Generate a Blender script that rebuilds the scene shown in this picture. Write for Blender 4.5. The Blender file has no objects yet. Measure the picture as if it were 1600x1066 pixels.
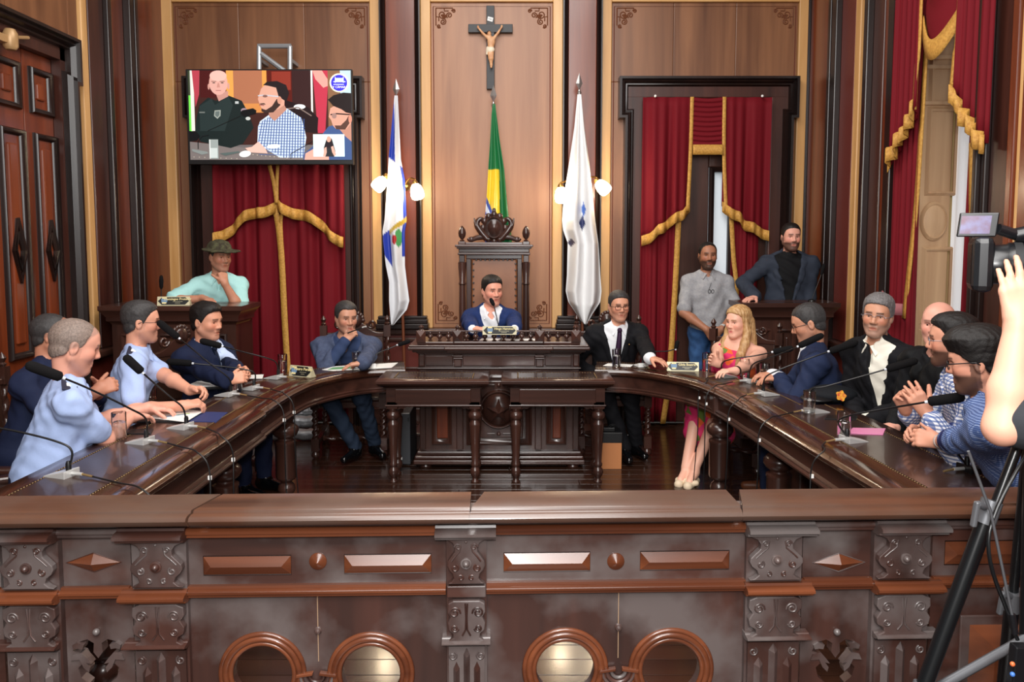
import bpy, bmesh, math, random
import numpy as np
from mathutils import Vector, Matrix
from mathutils.geometry import tessellate_polygon
random.seed(7)
SC = bpy.context.scene
COL = SC.collection
PI = math.pi
# ------------------------------------------------------------------ camera
CH = 1.75; F = 1225.0; PITCH = math.radians(4.5); CX = 806.0; HOR = 375.0
CYP = HOR + F*math.tan(PITCH)
cam_d = bpy.data.cameras.new('camera'); cam = bpy.data.objects.new('camera', cam_d); COL.objects.link(cam)
cam_d.sensor_width = 36; cam_d.lens = F*36/1600
cam_d.shift_x = (800-CX)/1600; cam_d.shift_y = (CYP-533)/1600
cam_d.clip_start = 0.05; cam_d.clip_end = 60
cam.location = (0, 0, CH); cam.rotation_euler = (PI/2-PITCH, 0, 0)
SC.camera = cam
# ------------------------------------------------------------------ world, lights, exposure
SC.view_settings.view_transform = 'Standard'; SC.view_settings.look = 'None'
SC.view_settings.exposure = 0.0; SC.view_settings.gamma = 1.0; SC.view_settings.use_curve_mapping = False
w = bpy.data.worlds.new('world'); SC.world = w; w.use_nodes = True
w.node_tree.nodes['Background'].inputs[0].default_value = (1, 0.95, 0.88, 1)
w.node_tree.nodes['Background'].inputs[1].default_value = 0.25
def area(name, loc, target, size, power, col=(1, 0.975, 0.95), sy=None):
    d = bpy.data.lights.new(name, 'AREA'); d.energy = power; d.color = col
    d.shape = 'RECTANGLE'; d.size = size; d.size_y = sy or size
    o = bpy.data.objects.new(name, d); COL.objects.link(o); o.location = loc
    o.rotation_euler = (Vector(target)-Vector(loc)).to_track_quat('-Z', 'Y').to_euler()
    return o
area('overhead_fill_front', (-0.2, 0.6, 4.7), (-0.1, 3.2, 0.6), 2.6, 200)  # unseen soft fill added overhead to light the front of the room
area('bounced_flash', (0.0, -1.0, 3.4), (-0.1, 6.0, 0.9), 2.2, 170)
area('overhead_fill_middle', (-0.2, 4.4, 4.9), (-0.2, 4.8, 0), 2.4, 150)  # second unseen fill, added above the tables to brighten tables and walls
area('camera_flash', (0.02, -0.12, 1.98), (0, 6, 1.3), 0.16, 48, (1, 0.98, 0.97))
# ------------------------------------------------------------------ pixels to places
_cp, _sp = math.cos(PITCH), math.sin(PITCH)
def ray(px, py):
    u = (px-CX)/F; v = (CYP-py)/F
    return Vector((u, _cp + v*_sp, -_sp + v*_cp))
def onY(px, py, Y): r = ray(px, py); t = Y/r.y; return Vector((r.x*t, Y, CH+r.z*t))
def onZ(px, py, Z): r = ray(px, py); t = (Z-CH)/r.z; return Vector((r.x*t, r.y*t, Z))
def onX(px, py, X): r = ray(px, py); t = X/r.x; return Vector((X, r.y*t, CH+r.z*t))
# ------------------------------------------------------------------ colours and materials
def lin(c):
    return tuple(((x/255)/12.92 if x/255 <= 0.04045 else ((x/255+0.055)/1.055)**2.4) for x in c)
MATS = {}
def mat(name, rgb=None, rough=0.5, metal=0.0, spec=0.5, emit=0.0, trans=0.0, ior=1.45, coat=0.0, sheen=0.0, bump=None, attr=False, var=None, alpha=None):
    """rgb in sRGB 0-255; bump=(scale,strength,distance); var=(rgb2,scale) mottles to a second colour; attr takes the 'Col' attribute"""
    if name in MATS: return MATS[name]
    m = bpy.data.materials.new(name); m.use_nodes = True; nt = m.node_tree; b = nt.nodes['Principled BSDF']
    c = (*lin(rgb), 1) if rgb else (0.8, 0.8, 0.8, 1)
    b.inputs['Base Color'].default_value = c; b.inputs['Roughness'].default_value = rough
    b.inputs['Metallic'].default_value = metal; b.inputs['Specular IOR Level'].default_value = spec
    b.inputs['Coat Weight'].default_value = coat; b.inputs['Sheen Weight'].default_value = sheen
    if trans: b.inputs['Transmission Weight'].default_value = trans; b.inputs['IOR'].default_value = ior
    if emit: b.inputs['Emission Color'].default_value = c; b.inputs['Emission Strength'].default_value = emit
    if attr:
        a = nt.nodes.new('ShaderNodeAttribute'); a.attribute_name = 'Col'
        nt.links.new(a.outputs['Color'], b.inputs['Base Color'])
        if emit: nt.links.new(a.outputs['Color'], b.inputs['Emission Color'])
    tc = None
    def noise(sc, det=4):
        nonlocal tc
        if tc is None: tc = nt.nodes.new('ShaderNodeTexCoord')
        n = nt.nodes.new('ShaderNodeTexNoise'); n.inputs['Scale'].default_value = sc; n.inputs['Detail'].default_value = det
        nt.links.new(tc.outputs['Object'], n.inputs['Vector']); return n
    if var:
        n = noise(var[1]); r = nt.nodes.new('ShaderNodeValToRGB')
        r.color_ramp.elements[0].position = 0.35; r.color_ramp.elements[1].position = 0.65
        r.color_ramp.elements[0].color = c; r.color_ramp.elements[1].color = (*lin(var[0]), 1)
        nt.links.new(n.outputs['Fac'], r.inputs['Fac']); nt.links.new(r.outputs['Color'], b.inputs['Base Color'])
    if bump:
        n = noise(bump[0]); bp = nt.nodes.new('ShaderNodeBump'); bp.inputs['Strength'].default_value = bump[1]; bp.inputs['Distance'].default_value = bump[2]
        nt.links.new(n.outputs['Fac'], bp.inputs['Height']); nt.links.new(bp.outputs['Normal'], b.inputs['Normal'])
    MATS[name] = m; return m
def wood(name, dark, light, axis='z', rough=0.3, grain=14, figure=1.2, spec=0.5, coat=0.0, wear_sheen=None):
    if name in MATS: return MATS[name]
    m = bpy.data.materials.new(name); m.use_nodes = True; nt = m.node_tree; b = nt.nodes['Principled BSDF']; L = nt.links.new
    tc = nt.nodes.new('ShaderNodeTexCoord'); oi = nt.nodes.new('ShaderNodeObjectInfo')
    add = nt.nodes.new('ShaderNodeVectorMath'); add.operation = 'ADD'
    mul = nt.nodes.new('ShaderNodeVectorMath'); mul.operation = 'SCALE'; mul.inputs['Scale'].default_value = 37.0
    cmb = nt.nodes.new('ShaderNodeCombineXYZ')
    for i in range(3): L(oi.outputs['Random'], cmb.inputs[i])
    L(cmb.outputs[0], mul.inputs[0]); L(tc.outputs['Object'], add.inputs[0]); L(mul.outputs[0], add.inputs[1])
    def nz(sc, det, dist, gs):
        mp = nt.nodes.new('ShaderNodeMapping'); s = [gs, gs, gs]; s['xyz'.index(axis)] = gs*0.07
        mp.inputs['Scale'].default_value = s; L(add.outputs[0], mp.inputs['Vector'])
        n = nt.nodes.new('ShaderNodeTexNoise'); n.inputs['Scale'].default_value = sc; n.inputs['Detail'].default_value = det
        n.inputs['Distortion'].default_value = dist; L(mp.outputs[0], n.inputs['Vector']); return n
    n1 = nz(1.0, 5, 0.6, grain); n2 = nz(1.0, 3, 1.6, figure*3)
    mx = nt.nodes.new('ShaderNodeMix'); mx.data_type = 'FLOAT'; mx.inputs[0].default_value = 0.55
    L(n1.outputs['Fac'], mx.inputs[2]); L(n2.outputs['Fac'], mx.inputs[3])
    r = nt.nodes.new('ShaderNodeValToRGB'); e = r.color_ramp.elements
    e[0].position = 0.33; e[1].position = 0.66; e[0].color = (*lin(dark), 1); e[1].color = (*lin(light), 1)
    L(mx.outputs[0], r.inputs['Fac']); src = r.outputs['Color']
    if wear_sheen:                                            # worn, dusty varnish patches, with the flash's grey sheen painted into the colour
        nw = nt.nodes.new('ShaderNodeTexNoise'); nw.inputs['Scale'].default_value = wear_sheen[1]; nw.inputs['Detail'].default_value = 5
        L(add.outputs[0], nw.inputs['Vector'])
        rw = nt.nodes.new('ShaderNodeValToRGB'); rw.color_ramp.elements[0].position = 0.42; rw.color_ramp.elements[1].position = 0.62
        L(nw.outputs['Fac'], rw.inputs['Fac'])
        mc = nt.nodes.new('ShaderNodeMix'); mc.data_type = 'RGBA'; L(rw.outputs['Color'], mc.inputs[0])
        L(src, mc.inputs[6]); mc.inputs[7].default_value = (*lin(wear_sheen[0]), 1); src = mc.outputs[2]
    L(src, b.inputs['Base Color'])
    b.inputs['Roughness'].default_value = rough; b.inputs['Specular IOR Level'].default_value = spec; b.inputs['Coat Weight'].default_value = coat
    b.inputs['Coat Roughness'].default_value = 0.12
    bp = nt.nodes.new('ShaderNodeBump'); bp.inputs['Strength'].default_value = 0.12; bp.inputs['Distance'].default_value = 0.002
    L(n1.outputs['Fac'], bp.inputs['Height']); L(bp.outputs['Normal'], b.inputs['Normal'])
    MATS[name] = m; return m
D0, D1 = (40, 24, 20), (76, 46, 37)                  # dark lacquered furniture
DZ = wood('dark_wood_z', D0, D1, 'z', 0.28, coat=0.3); DX = wood('dark_wood_x', D0, D1, 'x', 0.28, coat=0.3); DY = wood('dark_wood_y', D0, D1, 'y', 0.28, coat=0.3)
BLK = wood('black_wood', (20, 13, 12), (38, 22, 18), 'z', 0.3)
RZ = wood('red_wood_z', (78, 30, 14), (128, 58, 28), 'z', 0.28, figure=0.8, coat=0.2)
RXW = wood('red_wood_x', (72, 36, 22), (122, 68, 42), 'x', 0.27, coat=0.3)
JMB = wood('jamb_wood', (44, 22, 18), (78, 42, 32), 'z', 0.34)
GLD = wood('gold_wood', (188, 138, 80), (220, 174, 116), 'z', 0.4)
GLDX = wood('gold_wood_x', (188, 138, 80), (220, 174, 116), 'x', 0.4)
PAN = wood('panel_wood', (92, 56, 36), (142, 96, 64), 'z', 0.4, grain=9, figure=1.1)
PANC = wood('panel_wood_light', (130, 84, 54), (166, 116, 80), 'z', 0.42, grain=9, figure=0.9)
RLX = wood('rail_wood_x', (46, 27, 23), (82, 48, 38), 'x', 0.42, coat=0.25, spec=0.7, wear_sheen=((102, 94, 92), 3.2))
RLZ = wood('rail_wood_z', (44, 27, 23), (74, 44, 36), 'z', 0.42, coat=0.25, spec=0.7, wear_sheen=((96, 86, 84), 3.5))
CAPX = wood('cap_wood_x', (60, 38, 29), (102, 66, 47), 'x', 0.3, coat=0.3, wear_sheen=((86, 66, 56), 2.5))
FLR = wood('floor_wood', (34, 20, 15), (66, 40, 28), 'x', 0.22, grain=10, coat=0.35)
TOPY = wood('table_top_y', (38, 21, 16), (70, 40, 28), 'y', 0.2, coat=0.5)
INL = mat('leather_inlay', (52, 34, 28), 0.3, coat=0.3, bump=(60, 0.15, 0.002))
STUD = mat('brass_stud', (126, 104, 74), 0.35, 0.9)
WINE = mat('wine_wood', (96, 38, 30), 0.35)
RED = mat('red_velvet', (108, 18, 28), 0.75, spec=0.15)
GFR = mat('gold_fringe', (206, 156, 72), 0.6, bump=(160, 0.6, 0.006), var=((178, 126, 50), 60))
BRASS = mat('brass', (170, 130, 70), 0.3, 0.9)
STEEL = mat('steel', (190, 190, 188), 0.3, 0.9)
BLACK = mat('black_plastic', (18, 18, 20), 0.4)
FOAM = mat('black_foam', (22, 21, 22), 0.95, spec=0.1, bump=(300, 0.8, 0.002))
SILV = mat('silver_plastic', (196, 196, 194), 0.35, 0.3)
WHT = mat('white_paper', (236, 236, 232), 0.6)
GLASS = mat('clear_glass', (255, 255, 255), 0.02, trans=1.0, ior=1.45)
WATER = mat('water', (255, 255, 255), 0.0, trans=1.0, ior=1.33)
LEATH = mat('brown_leather', (56, 34, 26), 0.4, bump=(50, 0.3, 0.004))
# ------------------------------------------------------------------ mesh building
class MB:
    def __init__(s): s.v = []; s.f = []; s.c = []
    def add(s, vs, fs):
        k = len(s.v); s.v.extend([tuple(p) for p in vs]); s.f.extend([tuple(i+k for i in f) for f in fs]); return s
    def box(s, x0, x1, y0, y1, z0, z1):
        return s.add([(x, y, z) for z in (z0, z1) for y in (y0, y1) for x in (x0, x1)],
                     [(0, 2, 3, 1), (4, 5, 7, 6), (0, 1, 5, 4), (2, 6, 7, 3), (0, 4, 6, 2), (1, 3, 7, 5)])
    def obox(s, c, ax, ay, az):                          # oriented box: centre and three half vectors
        c, ax, ay, az = map(Vector, (c, ax, ay, az))
        return s.add([c+ax*i+ay*j+az*k for k in (-1, 1) for j in (-1, 1) for i in (-1, 1)],
                     [(0, 2, 3, 1), (4, 5, 7, 6), (0, 1, 5, 4), (2, 6, 7, 3), (0, 4, 6, 2), (1, 3, 7, 5)])
    def lathe(s, prof, o=(0, 0, 0), n=16, M=None, twist=None):   # prof (r,z)
        o = Vector(o); vs = []; m = len(prof)
        for r, z in prof:
            for k in range(n):
                a = 2*PI*k/n; p = Vector((r*math.cos(a), r*math.sin(a), z))
                vs.append((M @ p if M else p)+o)
        fs = [(i*n+k, i*n+(k+1) % n, (i+1)*n+(k+1) % n, (i+1)*n+k) for i in range(m-1) for k in range(n)]
        fs += [tuple(range(n))[::-1], tuple((m-1)*n+k for k in range(n))]
        return s.add(vs, fs)
    def tube(s, path, r, n=8, closed=False):
        P = [Vector(p) for p in path]; m = len(P); R = r if isinstance(r, (list, tuple)) else [r]*m; vs = []; up = None
        for i in range(m):
            a = P[i-1] if (i > 0 or closed) else P[i]; b = P[(i+1) % m] if (i < m-1 or closed) else P[i]
            t = (b-a).normalized() if (b-a).length > 1e-9 else Vector((0, 0, 1))
            if up is None: up = Vector((0, 0, 1)) if abs(t.z) < 0.9 else Vector((1, 0, 0))
            x = t.cross(up); x = x.normalized() if x.length > 1e-6 else t.orthogonal().normalized()
            y = x.cross(t).normalized(); up = y
            for k in range(n): vs.append(P[i]+x*(R[i]*math.cos(2*PI*k/n))+y*(R[i]*math.sin(2*PI*k/n)))
        mm = m if closed else m-1
        fs = [(i*n+k, i*n+(k+1) % n, ((i+1) % m)*n+(k+1) % n, ((i+1) % m)*n+k) for i in range(mm) for k in range(n)]
        if not closed: fs += [tuple(range(n))[::-1], tuple((m-1)*n+k for k in range(n))]
        return s.add(vs, fs)
    def sphere(s, c, r, n=12, m=8, M=None):
        r = r if isinstance(r, (tuple, list)) else (r, r, r); c = Vector(c); vs = [Vector((0, 0, -r[2]))]
        for i in range(1, m):
            b = -PI/2+PI*i/m
            for k in range(n): vs.append(Vector((r[0]*math.cos(b)*math.cos(2*PI*k/n), r[1]*math.cos(b)*math.sin(2*PI*k/n), r[2]*math.sin(b))))
        vs.append(Vector((0, 0, r[2])))
        if M: vs = [M @ p for p in vs]
        fs = [(0, 1+(k+1) % n, 1+k) for k in range(n)]
        fs += [(1+i*n+k, 1+i*n+(k+1) % n, 1+(i+1)*n+(k+1) % n, 1+(i+1)*n+k) for i in range(m-2) for k in range(n)]
        e = len(vs)-1; fs += [(1+(m-2)*n+k, 1+(m-2)*n+(k+1) % n, e) for k in range(n)]
        return s.add([p+c for p in vs], fs)
    def sweep(s, prof, path, up, closed=False, caps=True):
        """prof [(u,v)]: u along the mitred side (left of travel seen along -up), v along up"""
        P = [Vector(p) for p in path]; up = Vector(up).normalized(); m = len(P); k = len(prof); vs = []
        for i in range(m):
            d0 = (P[i]-P[i-1]).normalized() if (i > 0 or closed) else None
            d1 = (P[(i+1) % m]-P[i]).normalized() if (i < m-1 or closed) else None
            d0 = d0 or d1; d1 = d1 or d0
            n0 = up.cross(d0); n1 = up.cross(d1); n = (n0+n1); n = n/(1+n0.dot(n1)) if (1+n0.dot(n1)) > 0.2 else n0
            for u, v in prof: vs.append(P[i]+n*u+up*v)
        mm = m if closed else m-1
        fs = [(i*k+j, i*k+(j+1) % k, ((i+1) % m)*k+(j+1) % k, ((i+1) % m)*k+j) for i in range(mm) for j in range(k)]
        if not closed and caps: fs += [tuple(range(k))[::-1], tuple((m-1)*k+j for j in range(k))]
        return s.add(vs, fs)
    def poly(s, outer, holes=(), d=0.02, M=None):
        """extruded polygon with holes; outer/holes [(x,z)], front at y=0, back at y=d"""
        loops = [list(outer)]+[list(h) for h in holes]
        tris = tessellate_polygon([[Vector((x, z, 0)) for x, z in l] for l in loops])
        flat = [p for l in loops for p in l]; n = len(flat)
        vs = [Vector((x, 0, z)) for x, z in flat]+[Vector((x, d, z)) for x, z in flat]
        if M: vs = [M @ p for p in vs]
        fs = []
        for t in tris:
            a, b, c = [flat[i] for i in t]; ar = (b[0]-a[0])*(c[1]-a[1])-(c[0]-a[0])*(b[1]-a[1])
            t = t if ar > 0 else (t[0], t[2], t[1])
            fs.append(tuple(t)); fs.append((t[0]+n, t[2]+n, t[1]+n))
        k = 0
        for l in loops:
            q = len(l); area2 = sum(l[i][0]*l[(i+1) % q][1]-l[(i+1) % q][0]*l[i][1] for i in range(q))
            for i in range(q):
                a, b = k+i, k+(i+1) % q
                f = (a, a+n, b+n, b) if (area2 > 0) == (k == 0) else (a, b, b+n, a+n)
                fs.append(f)
            k += q
        return s.add(vs, fs)
    def grid(s, fn, nu, nv, cu=False):
        vs = [fn(i/(nu if cu else nu-1), j/(nv-1)) for j in range(nv) for i in range(nu)]
        fs = [(j*nu+i, j*nu+(i+1) % nu, (j+1)*nu+(i+1) % nu, (j+1)*nu+i) for j in range(nv-1) for i in range(nu if cu else nu-1)]
        return s.add(vs, fs)
    def xf(s, M):
        s.v = [tuple(M @ Vector(p)) for p in s.v]; return s
    def mesh(s, name, off=None):
        me = bpy.data.meshes.new(name)
        v = s.v if off is None else [(p[0]-off[0], p[1]-off[1], p[2]-off[2]) for p in s.v]
        me.from_pydata(v, [], s.f); me.update(); return me
    def build(s, name, m, parent=None, smooth=None, world=False, bevel=0, solid=0, sub=0):
        off = None
        if world and parent is not None:
            off = Vector((0, 0, 0)); p = parent
            while p is not None: off += p.location; p = p.parent
        me = s.mesh(name, off); me.materials.append(m)
        if smooth is not None: shade(me, smooth)
        o = bpy.data.objects.new(name, me); COL.objects.link(o); o.parent = parent
        if solid: q = o.modifiers.new('solid', 'SOLIDIFY'); q.thickness = solid; q.offset = 0
        if sub: q = o.modifiers.new('sub', 'SUBSURF'); q.levels = sub; q.render_levels = sub
        if bevel:
            q = o.modifiers.new('bevel', 'BEVEL'); q.width = bevel; q.segments = 2; q.limit_method = 'ANGLE'; q.angle_limit = 0.6
        return o
def shade(me, ang=35):
    n = len(me.polygons); me.polygons.foreach_set('use_smooth', [True]*n)
    if ang < 180: me.set_sharp_from_angle(angle=math.radians(ang))
def tag(o, label, cat, group=None):
    o['label'] = label; o['category'] = cat
    if group: o['group'] = group
    return o
def root(name, label, cat, loc=(0, 0, 0), group=None, rz=0):
    o = bpy.data.objects.new(name, None); COL.objects.link(o); o.location = loc; o.rotation_euler = (0, 0, rz); o.empty_display_size = 0.05
    if label: tag(o, label, cat, group)
    return o
def struct(o): o['kind'] = 'structure'; return o
def sroot(name, loc=(0, 0, 0)): return struct(root(name, None, None, loc))
def link_copy(me_obj, parent, loc=(0, 0, 0), rz=0, scale=None, name=None):
    c = me_obj.copy(); COL.objects.link(c); c.parent = parent; c.location = loc; c.rotation_euler = (0, 0, rz)
    if scale: c.scale = scale
    return c
def copy_tree(o, parent=None):
    c = o.copy(); COL.objects.link(c); c.parent = parent
    for ch in [x for x in KIDS.get(o.name, [])]: copy_tree(ch, c)
    return c
KIDS = {}
def reg(o):                                         # remember the children of a finished thing so that it can be copied
    for x in COL.objects:
        if x.parent is not None: KIDS.setdefault(x.parent.name, [])
    def walk(p):
        KIDS[p.name] = [x for x in COL.objects if x.parent == p]
        for x in KIDS[p.name]: walk(x)
    walk(o); return o
def bez(pts, n=24):                                  # Catmull-Rom through points
    P = [Vector(p) for p in pts]; P = [P[0]*2-P[1]]+P+[P[-1]*2-P[-2]]; out = []; m = len(P)-3
    for i in range(m):
        for k in range(n//m+1):
            t = k/(n//m+1); a, b, c, d = P[i:i+4]
            out.append(0.5*((2*b)+(c-a)*t+(2*a-5*b+4*c-d)*t*t+(3*b-a-3*c+d)*t**3))
    out.append(P[-2]); return out
def spiral(c, r0, r1, a0, turns, n=22, plane='xz', y=0, sx=1):
    out = []
    for i in range(n+1):
        t = i/n; r = r0+(r1-r0)*t; a = a0+turns*2*PI*t
        out.append((c[0]+sx*r*math.cos(a), y, c[1]+r*math.sin(a)))
    return out
def text_mesh(name, body, size, m, parent, M, align='CENTER', bold=0.0):
    cu = bpy.data.curves.new(name, 'FONT'); cu.body = body; cu.size = size; cu.align_x = align; cu.align_y = 'CENTER'; cu.extrude = 0.0006; cu.offset = bold; cu.resolution_u = 2
    o = bpy.data.objects.new(name, cu); COL.objects.link(o)
    dg = bpy.context.evaluated_depsgraph_get(); me = bpy.data.meshes.new_from_object(o.evaluated_get(dg))
    bpy.data.objects.remove(o); bpy.data.curves.remove(cu); me.materials.clear(); me.materials.append(m); me.transform(M)
    t = bpy.data.objects.new(name, me); COL.objects.link(t); t.parent = parent; return t
# ================================================================== people: smooth implicit surfaces turned into one mesh each
f32 = np.float32
def A(v): return np.array(v, dtype=f32)
class Ops:
    def __init__(s): s.o = []
    def cap(s, a, b, ra, rb=None, k=0.02, sub=False):
        a, b = A(a), A(b); rb = ra if rb is None else rb; R = max(ra, rb)
        lo, hi = np.minimum(a, b)-R, np.maximum(a, b)+R; ba = b-a; L2 = float(ba @ ba)+1e-9
        def fn(p):
            q = p-a; t = np.clip((q @ ba)/L2, 0, 1); return np.linalg.norm(q-t[..., None]*ba, axis=-1)-(ra+(rb-ra)*t)
        s.o.append((fn, lo, hi, k, sub)); return s
    def ell(s, c, r, R=None, k=0.02, sub=False):
        c, r = A(c), A(r); R_ = np.eye(3, dtype=f32) if R is None else A(R); ext = np.sqrt(((R_*r)**2).sum(1))
        def fn(p):
            q = (p-c) @ R_; k0 = np.linalg.norm(q/r, axis=-1); k1 = np.linalg.norm(q/(r*r), axis=-1)+1e-6; return k0*(k0-1)/k1
        s.o.append((fn, c-ext, c+ext, k, sub)); return s
    def fun(s, fn, lo, hi, k=0.006, sub=False): s.o.append((fn, A(lo), A(hi), k, sub)); return s
    def ext(s, other): s.o += other.o; return s
    def at(s, P):                                        # field value at points
        P = A(P); d = np.full(P.shape[:-1], 1.0, f32)
        for fn, lo, hi, k, sub in s.o: d = _mix(d, fn(P).astype(f32), k, sub)
        return d
def _mix(a, b, k, sub):
    if sub:
        b = -b; h = np.clip(0.5-0.5*(b-a)/k, 0, 1); return b*(1-h)+a*h+k*h*(1-h)
    h = np.clip(0.5+0.5*(b-a)/k, 0, 1); return b*(1-h)+a*h-k*h*(1-h)
def _mixmax(a, b): return np.maximum(a, b)
def mesh_ops(ops, h, disp=None):
    adds = [o for o in ops.o if not o[4]]
    lo = np.min([o[1] for o in adds], 0)-4*h-0.01; hi = np.max([o[2] for o in adds], 0)+4*h+0.01
    n = np.ceil((hi-lo)/h).astype(int)+1
    ax = [lo[i]+h*np.arange(n[i], dtype=f32) for i in range(3)]
    D = np.full(n, 0.3, f32)
    for fn, l, u, k, sub in ops.o:
        m = k+3*h+0.008; i0 = np.clip(np.floor((l-m-lo)/h).astype(int), 0, n-1); i1 = np.clip(np.ceil((u+m-lo)/h).astype(int)+1, 1, n)
        if np.any(i1 <= i0): continue
        sl = tuple(slice(a, b) for a, b in zip(i0, i1))
        g = np.stack(np.meshgrid(*[ax[j][sl[j]] for j in range(3)], indexing='ij'), -1)
        D[sl] = _mix(D[sl], fn(g).astype(f32), k, sub)
    if disp is not None:
        m = np.abs(D) < 0.04; ii = np.nonzero(m); P = np.stack([ax[j][ii[j]] for j in range(3)], -1); D[m] += disp(P)
    S = D < 0
    c = np.zeros(np.array(S.shape)-1, np.uint8)
    for dx in (0, 1):
        for dy in (0, 1):
            for dz in (0, 1): c += S[dx:S.shape[0]-1+dx, dy:S.shape[1]-1+dy, dz:S.shape[2]-1+dz]
    I = np.nonzero((c > 0) & (c < 8)); N = len(I[0])
    cm = np.full(c.shape, -1, np.int32); cm[I] = np.arange(N)
    corner = [(a, b, d) for a in (0, 1) for b in (0, 1) for d in (0, 1)]
    V = {q: D[I[0]+q[0], I[1]+q[1], I[2]+q[2]] for q in corner}
    acc = np.zeros((N, 3), f32); cnt = np.zeros(N, f32)
    for q in corner:
        for j in range(3):
            if q[j]: continue
            r = list(q); r[j] = 1; va, vb = V[q], V[tuple(r)]; cr = (va < 0) != (vb < 0)
            t = np.where(cr, va/np.where(cr, va-vb, 1), 0); p = np.tile(A(q), (N, 1)); p[:, j] = t
            acc += p*cr[:, None]; cnt += cr
    verts = (acc/cnt[:, None]+np.stack(I, -1))*h+lo
    quads = []
    for j in range(3):
        a = [slice(None)]*3; b = [slice(None)]*3; a[j] = slice(0, -1); b[j] = slice(1, None)
        s0, s1 = S[tuple(a)], S[tuple(b)]; E = np.nonzero(s0 != s1); k, l = (j+1) % 3, (j+2) % 3
        ok = (E[k] > 0) & (E[l] > 0) & (E[k] < c.shape[k]) & (E[l] < c.shape[l]); E = [e[ok] for e in E]
        flip = s0[tuple(E)]
        def cell(dk, dl):
            q = list(E); q[k] = q[k]-dk; q[l] = q[l]-dl; return cm[tuple(q)]
        Q = np.stack([cell(1, 1), cell(0, 1), cell(0, 0), cell(1, 0)], -1); Q[~flip] = Q[~flip][:, ::-1]; quads.append(Q)
    return verts, np.concatenate(quads)
def to_obj(name, V, Q, m, parent=None, loc=None, col=None, off=None):
    o_ = A(off) if off is not None else A((0, 0, 0)); V2 = (V-o_).astype(np.float64)
    me = bpy.data.meshes.new(name); me.vertices.add(len(V2)); me.vertices.foreach_set('co', V2.ravel())
    me.loops.add(Q.size); me.loops.foreach_set('vertex_index', Q.ravel().astype(np.int32))
    me.polygons.add(len(Q)); me.polygons.foreach_set('loop_start', np.arange(0, Q.size, 4, dtype=np.int32)); me.polygons.foreach_set('use_smooth', np.ones(len(Q), bool))
    me.update(); me.validate(); me.materials.append(m)
    if col is not None:
        at = me.color_attributes.new('Col', 'FLOAT_COLOR', 'POINT'); at.data.foreach_set('color', np.concatenate([col, np.ones((len(col), 1))], 1).astype(f32).ravel())
    o = bpy.data.objects.new(name, me); COL.objects.link(o); o.parent = parent
    if loc is not None: o.location = loc
    return o
SKIN = mat('skin', None, 0.48, attr=True, spec=0.35, bump=(120, 0.08, 0.001))
EYE = mat('eye', None, 0.15, attr=True)
def unit(v): v = A(v); return v/(np.linalg.norm(v)+1e-9)
def rotv(v, axis, a):
    axis = unit(axis); v = A(v); return v*math.cos(a)+np.cross(axis, v)*math.sin(a)+axis*(axis @ v)*(1-math.cos(a))
def hand(ops, W, d, n, t, curl=(0.3, 0.4, 0.3), spread=0.08, thumb=0.5, k=0.008, sc=1.0, curls=None, td=None):
    """wrist, finger direction, palm normal, thumb side"""
    d, n = unit(d), A(n); n = unit(n-d*(n @ d)); t = A(t); t = unit(t-d*(t @ d)-n*(t @ n))
    ops.cap(W, W+d*0.03*sc, 0.026*sc, 0.024*sc, k=0.02)
    for i, (o_, L, r) in enumerate(((0.031, 0.068, 0.0092), (0.0105, 0.077, 0.0096), (-0.010, 0.071, 0.0092), (-0.029, 0.056, 0.0082))):
        K = W+(d*(0.088-abs(o_-0.008)*0.25)+t*o_)*sc
        ops.cap(W+(d*0.02+t*o_*0.6)*sc, K, 0.0155*sc, 0.0125*sc, k=0.012)
        c = curls[i] if curls else curl
        dd = unit(d+t*(o_*spread*30)); p = K; ax = np.cross(dd, n); ang = 0
        for j, (fr, rr) in enumerate(((0.46, 1.0), (0.30, 0.92), (0.24, 0.82))):
            ang += c[j]; v = unit(rotv(dd, ax, ang)); q = p+v*L*fr*sc
            ops.cap(p, q, r*sc*rr, r*sc*rr*0.93, k=0.003 if j else 0.008); p = q
    b = W+(d*0.028+t*0.026)*sc; v = unit(t*0.75+d*0.75+n*thumb) if td is None else unit(td)
    ops.cap(W+d*0.02*sc, b, 0.02*sc, 0.0165*sc, k=0.012); q = b+v*0.04*sc; ops.cap(b, q, 0.0145*sc, 0.0115*sc, k=0.008)
    v2 = unit(v+d*0.35+n*0.15); q2 = q+v2*0.03*sc; ops.cap(q, q2, 0.0112*sc, 0.0105*sc, k=0.004); ops.cap(q2, q2+v2*0.018*sc, 0.0105*sc, 0.0085*sc, k=0.004)
class Head:
    def __init__(s, c, fwd, pitch=0, roll=0, sc=1.0):
        f = unit((fwd[0], fwd[1], 0)); x = np.cross(f, A((0, 0, 1)))     # x: the person's right
        x = -x                                                          # x: viewer's right when facing the camera
        f2 = f*math.cos(pitch)-A((0, 0, 1))*math.sin(pitch); u = np.cross(f2, -x); u = unit(u)
        if u[2] < 0: u = -u
        x, u = x*math.cos(roll)+u*math.sin(roll), u*math.cos(roll)-x*math.sin(roll)
        s.c, s.x, s.f, s.u, s.s = A(c), unit(x), unit(f2), unit(u), sc; s.R = np.stack([s.x, s.f, s.u], 1)
    def P(s, x, f, z): return s.c+(s.x*x+s.f*f+s.u*z)*s.s
    def loc(s, p): return ((p-s.c) @ s.R)/s.s
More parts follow.
